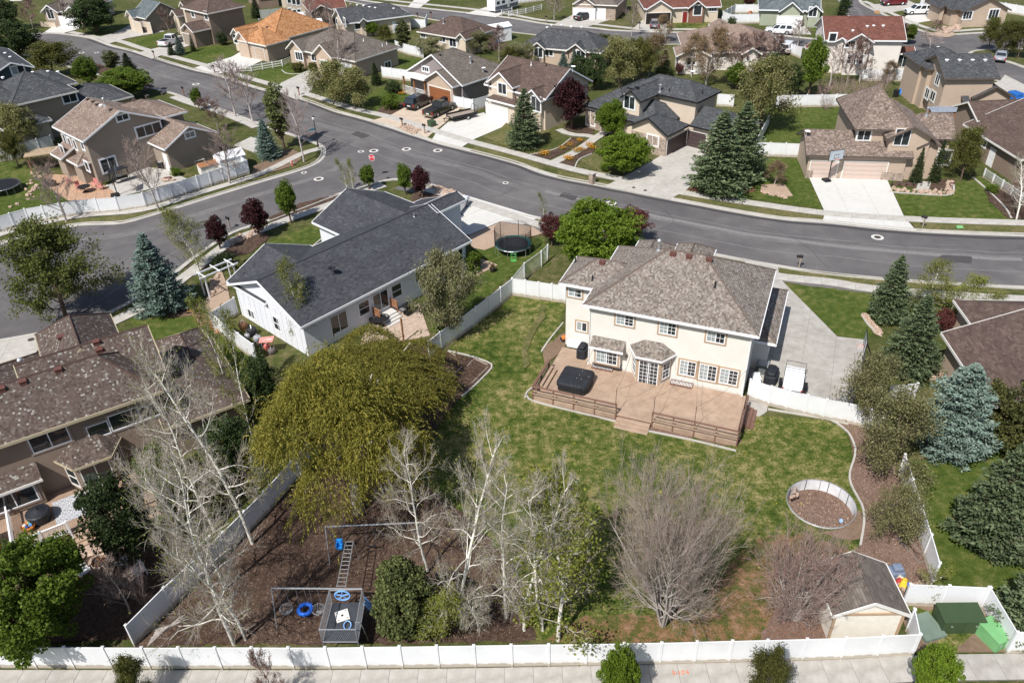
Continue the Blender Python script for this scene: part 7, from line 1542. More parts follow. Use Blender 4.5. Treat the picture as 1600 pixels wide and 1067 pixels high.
def hoop(base,rz,label,glass=True,h=3.05,m=None,at=None):
 a=G(*base)if at is None else at;t=thing('basketball_hoop',label,'basketball hoop',(a[0],a[1],.09),rz)
 b=MB();b.tube([(0,0,0),(0,0,h-.6),(.0,-.45,h+.25)],.06,6);b.tube([(0,0,h-.9),(0,-.5,h-.1)],.03,5);b.build('pole',m or M_black,t)
 b=MB();b.box(-.9,.9,-.62,-.58,h-.15,h+.95);bd=b.build('backboard',mat('clear backboard',(.45,.5,.55),.15,spec=.6)if glass else M_white,t)
 b=MB();b.box(-.92,.92,-.63,-.57,h-.19,h-.151);b.box(-.92,.92,-.63,-.57,h+.951,h+.99);b.box(-.94,-.901,-.63,-.57,h-.19,h+.99);b.box(.901,.94,-.63,-.57,h-.19,h+.99);b.box(-.3,.3,-.632,-.622,h+.02,h+.05);b.box(-.3,.3,-.632,-.622,h+.44,h+.47);b.box(-.3,-.27,-.632,-.622,h+.05,h+.44);b.box(.27,.3,-.632,-.622,h+.05,h+.44);b.build('board_frame',M_dark if glass else M_rust,bd)
 b=MB();n=14;R=.23;pts=[(R*math.cos(2*PI*k/n),-.86+R*math.sin(2*PI*k/n),h)for k in range(n+1)];b.tube(pts,.014,4);b.build('rim',mat('orange rim',(.7,.12,.04),.4),t)
 b=MB()
 for k in range(10):
  a0=2*PI*k/10;a1=a0+.5;b.tube([(R*math.cos(a0),-.86+R*math.sin(a0),h),(R*.6*math.cos(a1),-.86+R*.6*math.sin(a1),h-.4)],.006,3)
  b.tube([(R*math.cos(a0),-.86+R*math.sin(a0),h),(R*.6*math.cos(a0-.5),-.86+R*.6*math.sin(a0-.5),h-.4)],.006,3)
 tag(b.build('net',M_white,t),kind='stuff')
 b=MB();rbox(b,-.4,.4,-.2,.75,0,.22,.1);b.build('base',M_dark,t);return t
hoop(None,H1 .a-PI/2+.05,'basketball hoop with a clear backboard at the edge of the grey side driveway',at=G(1352,537,3.4)+[.55,-.22,0]);hoop((1293,285),.25,'portable basketball hoop before the pinkish garage doors',True);hoop((184,306),1.9,'black basketball pole by the curving white fence',h=2.6)
def trampoline(base,R,h,label,net=False):
 a=G(*base);t=thing('trampoline',label,'trampoline',(a[0],a[1],0));n=24
 b=MB();b.tube([(R*math.cos(2*PI*k/n),R*math.sin(2*PI*k/n),h)for k in range(n+1)],.035,5);b.build('frame',M_metal,t)
 b=MB();b.prism([(R*.86*math.cos(2*PI*k/n),R*.86*math.sin(2*PI*k/n))for k in range(n)],h-.02,h);b.build('mat',mat('trampoline mat',(.012,.012,.016),.7),t)
 b=MB()
 for k in range(n):
  a0,a1=2*PI*k/n,2*PI*(k+1)/n;b.hexa([(R*.86*math.cos(a0),R*.86*math.sin(a0),h+.01),(R*.99*math.cos(a0),R*.99*math.sin(a0),h+.01),(R*.99*math.cos(a1),R*.99*math.sin(a1),h+.01),(R*.86*math.cos(a1),R*.86*math.sin(a1),h+.01)][::1],[(R*.86*math.cos(a0),R*.86*math.sin(a0),h+.04),(R*.99*math.cos(a0),R*.99*math.sin(a0),h+.04),(R*.99*math.cos(a1),R*.99*math.sin(a1),h+.04),(R*.86*math.cos(a1),R*.86*math.sin(a1),h+.04)])
 b.build('pad',mat('teal pad',(.015,.08,.07),.5)if net else mat('black pad',(.03,.03,.035),.5),t)
 for k in range(6):
  a0=2*PI*k/6+.2;b=MB();b.tube([(R*math.cos(a0),R*math.sin(a0),h),(R*1.0*math.cos(a0),R*1.0*math.sin(a0),0),(R*math.cos(a0+.4),R*math.sin(a0+.4),0),(R*math.cos(a0+.4),R*math.sin(a0+.4),h)],.025,5);b.build('leg',M_metal,t)
  if net:b=MB();b.tube([(R*1.02*math.cos(a0),R*1.02*math.sin(a0),h-.2),(R*1.02*math.cos(a0),R*1.02*math.sin(a0),h+1.75)],.028,5);b.build('net_pole',M_dark,t)
 if net:
  b=MB()
  for z in np.arange(h+.12,h+1.85,.085):b.tube([(R*math.cos(2*PI*k/n),R*math.sin(2*PI*k/n),z-.12*abs(math.sin(3*2*PI*k/n)))for k in range(n+1)],.011,3,cap=False)
  for k in range(72):a0=2*PI*k/72;b.tube([(R*math.cos(a0),R*math.sin(a0),h),(R*math.cos(a0),R*math.sin(a0),h+1.65)],.006,3,cap=False)
  tag(b.build('safety_net',M_dark,t),kind='stuff')
  b=MB();b.box(-.25,.25,-R-.35,-R-.05,0,.04)
  for k in range(3):b.tube([(-.25,-R-.3+.06*k,.25+.25*k),(.25,-R-.3+.06*k,.25+.25*k)],.02,4)
  b.tube([(-.25,-R-.36,0),(-.25,-R-.05,h)],.02,4);b.tube([(.25,-R-.36,0),(.25,-R-.05,h)],.02,4);b.build('ladder',mat('green ladder',(.1,.5,.12),.5),t)
 return t
trampoline((802,393),1.85,.9,'netted trampoline with a teal pad on the gravel side yard',True);trampoline((6,300),2.1,.9,'round black trampoline on the lawn at the left edge')
# sunken round pit
pc=PIT;t=thing('sunken_pit','round white lined pit sunk in the lawn beside the chip mulch bed','pit',(pc[0],pc[1],0));n=40;R=PITR
for k in range(10):
 b=MB();a0,a1=2*PI*k/10,2*PI*(k+1)/10-.015
 for j in range(4):
  u0,u1=a0+(a1-a0)*j/4,a0+(a1-a0)*(j+1)/4;q=[(R*math.cos(u0),R*math.sin(u0)),(R*math.cos(u1),R*math.sin(u1)),((R-.05)*math.cos(u1),(R-.05)*math.sin(u1)),((R-.05)*math.cos(u0),(R-.05)*math.sin(u0))]
  b.hexa([(x,y,-.8)for x,y in q][::-1]if False else[(x,y,-.8)for x,y in q],[(x,y,.07)for x,y in q])
 b.build('liner_panel',mat('soiled white liner',(.68,.69,.71),.6,.12,1.5),t)
b=MB();b.tube([((R-.02)*math.cos(2*PI*k/n),(R-.02)*math.sin(2*PI*k/n),.09)for k in range(n+1)],.03,5);b.build('rim',M_metal,t)
b=MB();b.prism([((R-.01)*math.cos(2*PI*k/n),(R-.01)*math.sin(2*PI*k/n))for k in range(n)],-.82,-.78);b.build('pit_floor',M_barkred,t)
for k in range(5):a0=.3+k*.7;b=MB();b.tube([((R-.07)*math.cos(a0),(R-.07)*math.sin(a0),-.78),((R-.07)*math.cos(a0),(R-.07)*math.sin(a0),.1)],.022,5);b.build('post',M_dark,t)
b=MB();b.lathe((1.1,-.9,-.78),[(.03,0),(.13,.05),(.15,.14),(.1,.25),(.02,.29)],10);tag(b.build('ball',mat('pale blue ball',(.3,.42,.6),.4),None,(pc[0],pc[1],0)),'pale blue ball lying in the sunken pit','ball')
# play set
Zt=2.35;MBL=mat('play blue',(.02,.12,.55),.4);MLB=mat('light blue plastic',(.18,.38,.72),.4)
o0=G(530,960,1.2);PS=thing('play_set','steel play set with a caged tower, monkey bars and two long swing beams on bark','play set',(o0[0],o0[1],0))
def PP(x,y,z):q=G(x,y,z)-np.array([o0[0],o0[1],0]);return tuple(q)
def bar(nm,pts,r=.035,m=None,par=None):b=MB();b.tube(pts,r,6);return b.build(nm,m or M_metal,par or PS)
beam1=[PP(424,918.5,Zt),PP(566,919.5,Zt)];bar('swing_beam',beam1,.05);beam2=[PP(508,822.5,Zt),PP(655,816,Zt)];bar('swing_beam',beam2,.05)
for e in(beam1[0],beam2[0],beam2[1]):
 for dy in(-1.0,1.0):bar('leg',[e,(e[0]+(.1),e[1]+dy,0)],.035)
c4=[PP(499,983,Zt),PP(555,983,Zt),PP(566,920,Zt),PP(514.5,922,Zt)]
for i in range(4):bar('top_rail',[c4[i],c4[(i+1)%4]],.03)
for c in c4:bar('corner_post',[(c[0],c[1],0),c],.035)
zp=1.25
b=MB();b.prism([(c[0],c[1])for c in c4],zp-.06,zp);b.build('platform',mat('dark mesh platform',(.05,.055,.065),.6,.2),PS)
for i in(0,1,3):
 a,c=np.array(c4[i]),np.array(c4[(i+1)%4]);L=np.linalg.norm(c-a);b=MB();n=int(L/.11)
 for k in range(-6,n+7):
  for sg in(1,-1):
   x0,x1=k*.11,k*.11+sg*(Zt-zp)*.6;f0,f1=x0/L,x1/L;z0,z1=zp,Zt
   if f0<0 or f0>1:
    t_=((0 if f0<0 else 1)-f0)/(f1-f0+1e-9)
    if t_<0 or t_>1:continue
    z0=zp+(Zt-zp)*t_;f0=0 if f0<0 else 1
   if f1<0 or f1>1:
    e_=0 if f1<0 else 1;t_=(e_-k*.11/L)/(x1/L-k*.11/L+1e-9);
    if t_<0 or t_>1:continue
    z1=zp+(Zt-zp)*t_;f1=e_
   p,q_=a+(c-a)*f0,a+(c-a)*f1;b.tube([(p[0],p[1],z0),(q_[0],q_[1],z1)],.005,3,cap=False)
 tag(b.build('mesh_panel',M_metal,PS),kind='stuff');bar('lower_rail',[(a[0],a[1],zp+.04),(c[0],c[1],zp+.04)],.03,M_metal)
lad=[[PP(540,846,2.2),PP(526.5,915,2.2)],[PP(552,846,2.2),PP(540,915,2.2)]]
for l in lad:bar('ladder_rail',l,.03)
for k in range(12):
 f=k/11;p=np.array(lad[0][0])*(1-f)+np.array(lad[0][1])*f;q_=np.array(lad[1][0])*(1-f)+np.array(lad[1][1])*f;bar('rung',[p,q_],.022)
for l in lad:bar('leg',[l[0],(l[0][0],l[0][1]+.5,0)],.03)
b=MB();c=np.array(PP(535,930,1.9));n=16;R=.42
b.tube([(c[0]+R*math.cos(2*PI*k/n),c[1],c[2]+R*math.sin(2*PI*k/n)*.9)for k in range(n+1)],.05,6)
for k in range(5):a0=2*PI*k/5+.3;b.tube([tuple(c),(c[0]+R*math.cos(a0),c[1],c[2]+R*math.sin(a0)*.9)],.035,5)
b.build('steering_wheel',MLB,PS)
b=MB();c=PP(543,977,zp+.1);b.tube([(c[0]+.2*math.cos(2*PI*k/12),c[1]+.2*math.sin(2*PI*k/12),zp+.14+.1*math.sin(2*PI*k/12))for k in range(13)],.03,5);b.build('grab_ring',MLB,PS)
b=MB();c=PP(535,962,zp);M_=Matrix.Translation(c)@Matrix.Rotation(.35,4,'Z');q=MB();q.box(-.36,.36,-.36,.36,.02,.06,ch=.01);q.xf(M_);gp=q.build('game_board',M_trim,PS)
for dx,dy,r_ in((0,0,.07),(-.25,-.25,.035),(.25,-.25,.035),(-.25,.25,.035),(.25,.25,.035)):q=MB();q.lathe((dx,dy,.061),[(r_,0),(r_,.006)],10);q.xf(M_);q.build('hole',M_dark,gp)
sd=MB();s0,s1=np.array(PP(568,938,1.3)),np.array(PP(584,955,.25));e=(s1-s0);sv=np.cross(e,[0,0,1]);sv=sv/np.linalg.norm(sv)*.26
for k in range(6):
 f,g_=k/6,(k+1)/6;p,q_=s0+e*f,s0+e*g_;sd.hexa([tuple(p-sv),tuple(q_-sv),tuple(q_+sv),tuple(p+sv)],[tuple(x+np.array([0,0,.04]))for x in(p-sv,q_-sv,q_+sv,p+sv)])
 for sg in(-1,1):a_,c_=p+sv*sg,q_+sv*sg;sd.hexa([tuple(a_-sv*.1),tuple(c_-sv*.1),tuple(c_+sv*.1),tuple(a_+sv*.1)],[tuple(x+np.array([0,0,.2]))for x in(a_-sv*.1,c_-sv*.1,c_+sv*.1,a_+sv*.1)])
sd.build('slide',MLB,PS)
bar('grab_pole',[PP(555,972,1.75),PP(563,972,1.75),PP(567,980,1.4),PP(576,1002,0)],.03)
def swing(x,top_x,top_y,kind,label,m):
 T_=np.array(G(top_x,top_y,Zt));t=thing('swing',label,'swing',(T_[0],T_[1],0));zs=.55
 hw=.28
 for sg in(-1,1):b=MB();b.tube([(sg*.22,0,Zt),(sg*hw,0,zs)],.012,4);b.build('chain',M_metal,t)
 b=MB()
 if kind=='ring':b.tube([(.36*math.cos(2*PI*k/16),.36*math.sin(2*PI*k/16),zs)for k in range(17)],.12,8);b.build('ring_seat',m,t)
 elif kind=='net':
  b.tube([(.36*math.cos(2*PI*k/16),.36*math.sin(2*PI*k/16),zs+.05)for k in range(17)],.018,6);b.build('hoop',M_metal,t);b=MB()
  for k in range(14):a0=2*PI*k/14;b.tube([(.4*math.cos(a0),.4*math.sin(a0),zs+.05),(.25*math.cos(a0+.3),.25*math.sin(a0+.3),zs-.18),(0,0,zs-.25)],.012,3)
  for rr,zz in((.34,-.07),(.25,-.18),(.13,-.23)):b.tube([(rr*math.cos(2*PI*k/12),rr*math.sin(2*PI*k/12),zs+zz)for k in range(13)],.012,3)
  tag(b.build('seat_net',mat('grey rope',(.3,.3,.32),.8),t),kind='stuff')
 elif kind=='bucket':rbox(b,-.2,.2,-.16,.18,zs-.1,zs+.08,.08,top=.03);b.box(-.2,.2,.14,.2,zs,zs+.5);b.box(-.2,-.14,-.16,.14,zs+.05,zs+.3);b.box(.14,.2,-.16,.14,zs+.05,zs+.3);b.build('seat',m,t)
 else:b.tube([(-hw,0,zs),(-.15,0,zs-.1),(.15,0,zs-.1),(hw,0,zs)],.05,6);b.build('seat',m,t)
 return t
swing(0,468,919,'ring','blue ring swing on the nearer beam',MBL);swing(0,489,919,'net','rope net swing beside the caged tower',M_metal);swing(0,438,918.6,'net','rope net swing at the outer end of the nearer beam',M_metal);swing(0,524,821.8,'bucket','light blue bucket swing on the farther beam',mat('swing blue',(.03,.28,.75),.4));swing(0,575,819.5,'strap','black strap swing on the farther beam beyond the monkey bars',M_dark)
# utility boxes
def ubox(x,y,w_,d,h,rz,m,label,nm='utility_box',slope=.12,base=None):
 a=G(x,y);t=thing(nm,label,'utility box',(a[0],a[1],0),rz)
 if base:b=MB();b.box(-w_/2-.12,w_/2+.12,-d/2-.12,d/2+.12,0,.08);b.build('plinth',base,t)
 b=MB();b.hexa([(-w_/2,-d/2,.085),(w_/2,-d/2,.085),(w_/2,d/2,.085),(-w_/2,d/2,.085)],[(-w_/2,-d/2,h-slope),(w_/2,-d/2,h-slope),(w_/2,d/2,h),(-w_/2,d/2,h)]);b.build('cabinet',m,t)
 b=MB();e=.03;b.hexa([(-w_/2-e,-d/2-e,h-slope),(w_/2+e,-d/2-e,h-slope),(w_/2+e,d/2+e,h),(-w_/2-e,d/2+e,h)],[(-w_/2-e,-d/2-e,h-slope+.05),(w_/2+e,-d/2-e,h-slope+.05),(w_/2+e,d/2+e,h+.05),(-w_/2-e,d/2+e,h+.05)]);b.build('lid',m,t)
 for x_ in(-w_*.3,w_*.3):b=MB();b.box(x_-.05,x_+.05,-d/2-.05,-d/2-.002,h*.6,h*.66);b.build('latch',M_metal,t)
 b=MB();b.box(-.006,.006,-d/2-.008,-d/2-.001,.15,h-slope-.04);b.build('door_gap',M_dark,t)
 return t
M_ug=mat('utility green',(.045,.075,.035),.5,.1,1.5);M_ul=mat('pale utility green',(.17,.40,.17),.5,.08,1.5);M_up=mat('faded utility green',(.15,.20,.16),.6,.12,1.5)
ubox(1493,977,2.2,1.15,1.15,-.02,M_ug,'large dark green utility box inside the white fenced corner',base=M_up);ubox(1547,1000,.95,1.4,.95,.35,M_ul,'bright pale green utility box at an angle by the slanting fence');ubox(1446,984,1.25,1.5,.35,.25,M_up,'low flat faded green vault beside the large green box',slope=.04)
ubox(675,198,.9,.9,.85,.7,M_ug,'small green utility box beside the flatbed trailer drive');ubox(1499,357,.6,.3,.2,0,M_ul,'tiny green ground box on the far road verge');ubox(1155,307,.4,.3,.3,0,M_ul,'tiny pale green box by the spruce bed')
# brown house deck, rug, fire pit
DK=.6;t=thing('timber_deck','small tan timber deck with a patterned rug behind the brown house','deck',tuple(H3 .O),H3 .a)
w3=H3 .blocks[0]['v0']+H3 .blocks[0]['ov'];f0=H3 .L(111,833,DK);fL=H3 .L(26,866,DK)
dv=(f0[1]+fL[1])/2;b=MB();k=fL[0]-6
while k<7.0:
 b.box(k,k+.135,dv if k<f0[0]else dv+.0,w3,DK-.04,DK);k+=.143
tag(b.build('deck_boards',mat('tan deck boards',(.33,.23,.165),.7,.15,2),t),kind='stuff')
b=MB();b.box(fL[0]-5.9,6.9,dv+.05,w3,.02,DK-.045);b.build('deck_base',M_deckdark,t)
for k in range(3):b=MB();b.box(f0[0]+.1,7.0,dv-.33*(k+1),dv-.33*k-.01,0,DK-.16*(k+1));b.build('step',M_deck,t)
b=MB();L0,L1=fL[0],f0[0];n=int((L1-L0)/.13)
for k in range(n):x=L0+(L1-L0)*(k+.5)/n;b.box(x-.022,x+.022,dv+.05,dv+.09,DK+.06,DK+.88)
for k in range(int((w3-dv-.8)/.13)):y=dv+.15+k*.13;b.box(L0-.02,L0+.02,y-.02,y+.02,DK+.06,DK+.88)
tag(b.build('balusters',M_white,t),kind='stuff')
for x in(L0,(L0+L1)/2,L1):b=MB();b.box(x-.06,x+.06,dv,dv+.12,DK-.5,DK+1.02);b.build('rail_post',M_white,t)
b=MB();b.box(L0,L1,dv+.02,dv+.12,DK+.88,DK+.94);b.box(L0-.05,L0+.05,dv+.12,w3-.7,DK+.88,DK+.94);b.box(L0,L1,dv+.04,dv+.1,DK+.06,DK+.1);b.build('hand_rail',M_white,t)
ru0,rv0=H3 .L(89,821,DK);ru1=ru0+3.0;rv1=rv0+2.4
rm_,t_,b_=nodes_of('diamond rug');uvn=N(t_,'ShaderNodeTexCoord');sp=N(t_,'ShaderNodeSeparateXYZ');lk(t_,uvn.outputs['Object'],sp.inputs[0])
def mth(op,a,b2=None):
 n_=N(t_,'ShaderNodeMath',operation=op)
 for i,v_ in enumerate((a,b2)):
  if v_ is None:continue
  if hasattr(v_,'is_output'):lk(t_,v_,n_.inputs[i])
  else:n_.inputs[i].default_value=v_
 return n_.outputs[0]
ax_=mth('ABSOLUTE',mth('SUBTRACT',mth('FRACT',mth('DIVIDE',sp.outputs[0],.62)),.5));ay_=mth('ABSOLUTE',mth('SUBTRACT',mth('FRACT',mth('DIVIDE',sp.outputs[1],.48)),.5))
dd_=mth('ADD',ax_,ay_);lk(t_,ramp(t_,dd_,[(0,(.02,.025,.05)),(.08,(.75,.76,.78)),(.2,(.02,.025,.05)),(.32,(.75,.76,.78)),(.44,(.02,.025,.05)),(.56,(.75,.76,.78)),(.68,(.02,.025,.05)),(.80,(.75,.76,.78)),(.92,(.02,.025,.05))],'CONSTANT'),b_.inputs['Base Color']);b_.inputs['Roughness'].default_value=.9
c0=H3 .wp(ru0,rv0,DK+.004);b=MB();b.box(0,ru1-ru0,0,rv1-rv0,0,.012);tag(b.build('rug',rm_,None,c0,H3 .a),'dark blue and white diamond patterned rug on the small deck','rug')
a=G(61,805,DK+.4);t=thing('covered_table','round table under a black cover on the small deck','table',(a[0],a[1],DK),0);b=MB();b.lathe((0,0,0),[(.62,0.02),(.72,.55),(.74,.72),(.66,.78)],16);b.lathe((0,0,.78),[(.6,0),(.4,.06),(.12,.16),(.03,.3)],12);b.build('cover',M_cover,t);b=MB();b.lathe((0,0,0),[(.3,0),(.05,.03),(.05,.3)],10);b.build('foot',M_dark,t)
a=G(44,822,DK+.3);t=thing('toy_cart','orange round toy tray with coloured toys by the white railing','toy',(a[0],a[1],DK));b=MB();b.lathe((0,0,.1),[(.3,0),(.42,.2),(.42,.28),(.36,.22)],14);b.build('tray',mat('orange plastic',(.55,.2,.05),.5),t)
for k,c_ in enumerate(((.1,.3,.7),(.2,.5,.3),(.7,.7,.7),(.05,.1,.3))):b=MB();b.blob((.18*math.cos(k*1.6),.18*math.sin(k*1.6),.42),(.12,.1,.1),6,0,k);b.build('toy_block',mat('toy %d'%k,c_,.5),t)
for k in range(3):b=MB();b.tube([(.3*math.cos(k*2.1),.3*math.sin(k*2.1),.15),(.36*math.cos(k*2.1),.36*math.sin(k*2.1),0)],.03,5);b.build('leg',M_wood,t)
c0=H3 .wp(fL[0]-1.6,dv+1.2,0);t=thing('red_spa','red topped spa cover at the left edge beside the white railing','hot tub',c0,H3 .a);b=MB();rbox(b,-1.0,1.0,-1.0,1.0,DK+.01,DK+.75,.15,top=.02);b.build('shell',M_greywood,t);b=MB();rbox(b,-1.05,1.05,-1.05,1.05,DK+.75,DK+.88,.2,top=.05);b.build('cover',mat('red cover',(.33,.035,.03),.6,.1),t)
fp=G(158,881);t=thing('fire_pit','round stone fire pit with split logs by the white garden chairs','fire pit',(fp[0],fp[1],0))
for k in range(12):a0=2*PI*k/12;b=MB();q=[(.5*math.cos(a0),.5*math.sin(a0)),(.68*math.cos(a0),.68*math.sin(a0)),(.68*math.cos(a0+.48),.68*math.sin(a0+.48)),(.5*math.cos(a0+.48),.5*math.sin(a0+.48))];b.hexa([(x,y,0)for x,y in q],[(x,y,.28+.02*(k%3))for x,y in q]);b.build('stone',M_rock,t)
for k in range(4):b=MB();b.tube([(.35*math.cos(k*.8),.35*math.sin(k*.8),.1+.05*k),(-.35*math.cos(k*.8),-.35*math.sin(k*.8),.15+.05*k)],.06,6);b.build('log',M_wood,t)
fs=struct(MB().prism([(2.5*math.cos(k*.5),1.9*math.sin(k*.5))for k in range(12)],.0,.02).build('flagstone_patio',M_joint,None,(fp[0],fp[1],0)))
rs=random.Random(4);cells=[(rs.uniform(-2.3,2.3),rs.uniform(-1.75,1.75))for _ in range(75)]
for _ in range(10):
 cells=[(x+.03*sum((x-u)/((x-u)**2+(y-v_)**2+.01)for u,v_ in cells),y+.03*sum((y-v_)/((x-u)**2+(y-v_)**2+.01)for u,v_ in cells))for x,y in cells];cells=[(max(-2.4,min(2.4,x)),max(-1.85,min(1.85,y)))for x,y in cells]
ell=[(2.5*math.cos(k*PI/8),1.9*math.sin(k*PI/8))for k in range(16)]
for i,(x,y)in enumerate(cells):
 if(x/2.5)**2+(y/1.9)**2>1 or math.hypot(x,y)<.5:continue
 poly=ell
 for u,v_ in cells:
  if(u,v_)==(x,y)or(u-x)**2+(v_-y)**2>1.6:continue
  mx,my=(x+u)/2,(y+v_)/2;dx,dy=u-x,v_-y;l=math.hypot(dx,dy);mx-=dx/l*.025;my-=dy/l*.025
  far=9;q=[(mx+dy/l*far,my-dx/l*far),(mx-dy/l*far,my+dx/l*far)]
  cell=[q[0],q[1],(q[1][0]-dx/l*20,q[1][1]-dy/l*20),(q[0][0]-dx/l*20,q[0][1]-dy/l*20)]
  poly=clip(poly,cell)
  if len(poly)<3:break
 if len(poly)<3:continue
 b=MB();b.prism(poly,.019,.05+rs.uniform(0,.015));b.build('flagstone',M_rock,fs)
for i,(x,y,rz,lb)in enumerate(((193,886,-1.2,'white slatted garden chair right of the fire pit'),(135,900,2.4,'white slatted garden chair left of the fire pit'),(220,900,-.6,'white slatted garden chair nearest the diagonal fence'))):
 a=G(x,y);t=thing('garden_chair',lb,'chair',(a[0],a[1],.05),rz,'white chairs round the fire pit');chair_parts(t,M_white,1.15)
# back yard things of the other houses
def table(x,y,r,h,m,label,z=0.06):
 a=G(x,y);t=thing('patio_table',label,'table',(a[0],a[1],z));b=MB();b.lathe((0,0,h),[(r,0),(r,.04)],16);b.build('tabletop',m,t);b=MB();b.lathe((0,0,0),[(r*.5,0),(.05,.05),(.05,h)],10);b.build('pedestal',M_dark,t)
table(134,301,.75,.7,M_dark,'dark round table on the sandy paver patio');M_redc=mat('red and white cushion',(.6,.25,.22),.8,.5,9)
for i,(x,y,rz,lb)in enumerate(((126,297,1.2,'red patterned chair left of the dark round table'),(150,293,-.3,'red patterned chair behind the dark round table'),(158,297,-1.4,'red patterned chair right of the dark round table'),(110,288,2.2,'red patterned chair by the raised garden bed'))):
 a=G(x,y);t=thing('patio_chair',lb,'chair',(a[0],a[1],.06),rz,'cushioned chairs on the sandy patio');chair_parts(t,M_redc,1.1)
table(596,510,.6,.7,M_dark,'black round table on the white house patio')
for x,y,rz,lb in((585,508,1,'black round chair left of the patio table'),(601,503,0,'black round chair behind the patio table')):
 a=G(x,y);t=thing('patio_chair',lb,'chair',(a[0],a[1],.06),rz);b=MB();b.lathe((0,0,.35),[(.3,0),(.42,.12),(.44,.2),(.3,.1)],12);b.build('seat',M_dark,t)
 for k in range(3):b=MB();b.tube([(.2*math.cos(k*2.1),.2*math.sin(k*2.1),.38),(.33*math.cos(k*2.1),.33*math.sin(k*2.1),0)],.02,4);b.build('leg',M_dark,t)
v0=H2 .blocks[0]['v0']+H2 .blocks[0]['ov'];su=H2 .at(H2 .blocks[0],'f',320+1000/3.636,280+695/3.636)[0];t=thing('porch_steps','grey steps with two cedar railings below the sliding door of the white house','steps',tuple(H2 .wp(su,v0-.05)),H2 .a)
for k in range(4):b=MB();b.box(-.9,.9,-.95-.3*k,-.65-.3*k-.01 if k else.0,0,.55-.14*k);b.build('step',M_conclight,t)
for x in(-1.0,1.0):
 for y in(-.05,-.9):b=MB();b.box(x-.045,x+.045,y-.045,y+.045,0,1.45 if y>-.5 else 1.45);b.build('rail_post',M_wood,t)
 for z in(.75,.9,1.05,1.2):b=MB();b.box(x-.015,x+.015,-.85,-.1,z,z+.1);b.build('rail_board',M_wood,t)
 b=MB();b.box(x-.07,x+.07,-1.0,.0,1.45,1.49);b.build('hand_rail',M_wood,t)
a=G(638,492);t=thing('gas_grill','black gas grill beside the cedar steps','grill',(a[0],a[1],.06),H2 .a);b=MB();rbox(b,-.35,.35,-.28,.28,.1,.8,.04,top=.02);b.build('cabinet',M_dark,t);b=MB();rbox(b,-.4,.4,-.3,.3,.82,1.15,.12,top=.14);b.build('hood',M_black,t)
for sg in(-1,1):b=MB();b.box(sg*.58-.17,sg*.58+.17,-.25,.25,.8,.84);b.build('side_shelf',M_metal,t)
a=G(631,535);t=thing('wooden_post','tall cedar post at the patio edge','post',(a[0],a[1],0),H2 .a);b=MB();b.box(-.06,.06,-.06,.06,0,2.4);b.box(-.1,.1,-.1,.1,2.4,2.44);b.build('post',M_wood,t)
a=G(770,425);t=thing('plant_pot','dark plant pot with dry grass on the gravel','plant pot',(a[0],a[1],0));b=MB();b.lathe((0,0,0),[(.2,0),(.3,.4),(.33,.42)],12);b.build('pot',M_dark,t);rr=np.random.default_rng(5);link('grass_tuft',leaf_mesh('grass_tuft',rr.normal(size=(160,3))*[.12,.12,.12]+[0,0,.6],.35,L_rusty,rr,.12,dirs=rr.normal(size=(160,3))*.4+[0,0,1.5]),t)
a=G(345,455);t=thing('pergola','white beam pergola at the corner of the white house','pergola',(a[0],a[1],0),H2 .a)
for x in(-1.4,1.6):
 for y in(-.5,.5):b=MB();b.box(x-.06,x+.06,y-.06,y+.06,0,2.3);b.build('post',M_white,t)
for y in(-.55,.55):b=MB();b.box(-1.9,2.1,y-.04,y+.04,2.3,2.44);b.build('beam',M_white,t)
for k in range(3):b=MB();b.box(-1.5+k*1.5,-1.43+k*1.5,-.9,.9,2.44,2.54);b.build('rafter',M_white,t)
a=G(76,262);t=thing('wooden_arbour','low tan roofed wooden arbour behind the garden furniture','arbour',(a[0],a[1],0),.35)
for x in(-1.8,1.8):
 for y in(-1,1):b=MB();b.box(x-.06,x+.06,y-.06,y+.06,0,2.1);b.build('post',M_wood,t)
b=MB();b.box(-2.1,2.1,-1.3,1.3,2.1,2.22);b.build('roof',mat('tan canvas',(.38,.29,.19),.8,.15),t)
def simple(nm,cat,label,x,y,z,parts,rz=0.0):
 a=G(x,y,z);t=thing(nm,label,cat,(a[0],a[1],z),rz)
 for pn,fn,m in parts:b=MB();fn(b);b.build(pn,m,t)
 return t
def bin_(x,y,label,m=None,z=.09):
 simple('wheelie_bin','bin',label,x,y,z,(('body',lambda b:b.hexa([(-.24,-.26,.05),(.24,-.26,.05),(.24,.26,.05),(-.24,.26,.05)],[(-.3,-.34,1.0),(.3,-.34,1.0),(.3,.34,1.0),(-.3,.34,1.0)]),m or M_dark),('lid',lambda b:rbox(b,-.33,.33,-.38,.36,1.0,1.1,.08,top=.04),m or M_dark),('wheels',lambda b:b.tube([(-.3,.26,.12),(.3,.26,.12)],.12,8),M_rubber)),.6)
bin_(219,47,'black wheelie bin before the cream garage doors');bin_(692,165,'black wheelie bin beside the black pickup nose');bin_(695,163,'second wheelie bin against the craftsman garage');bin_(1214,37,'black wheelie bin beside the white garage door');bin_(762,178,'dark wheelie bin beside the peach house garage');bin_(1399,152,'dark bin in the tan boxy house yard',z=0)
covered(78,296-5,.06,1.6,.9,.8,'dark covered garden sofa on the sandy patio','covered_sofa','sofa',0.3,M_brown)
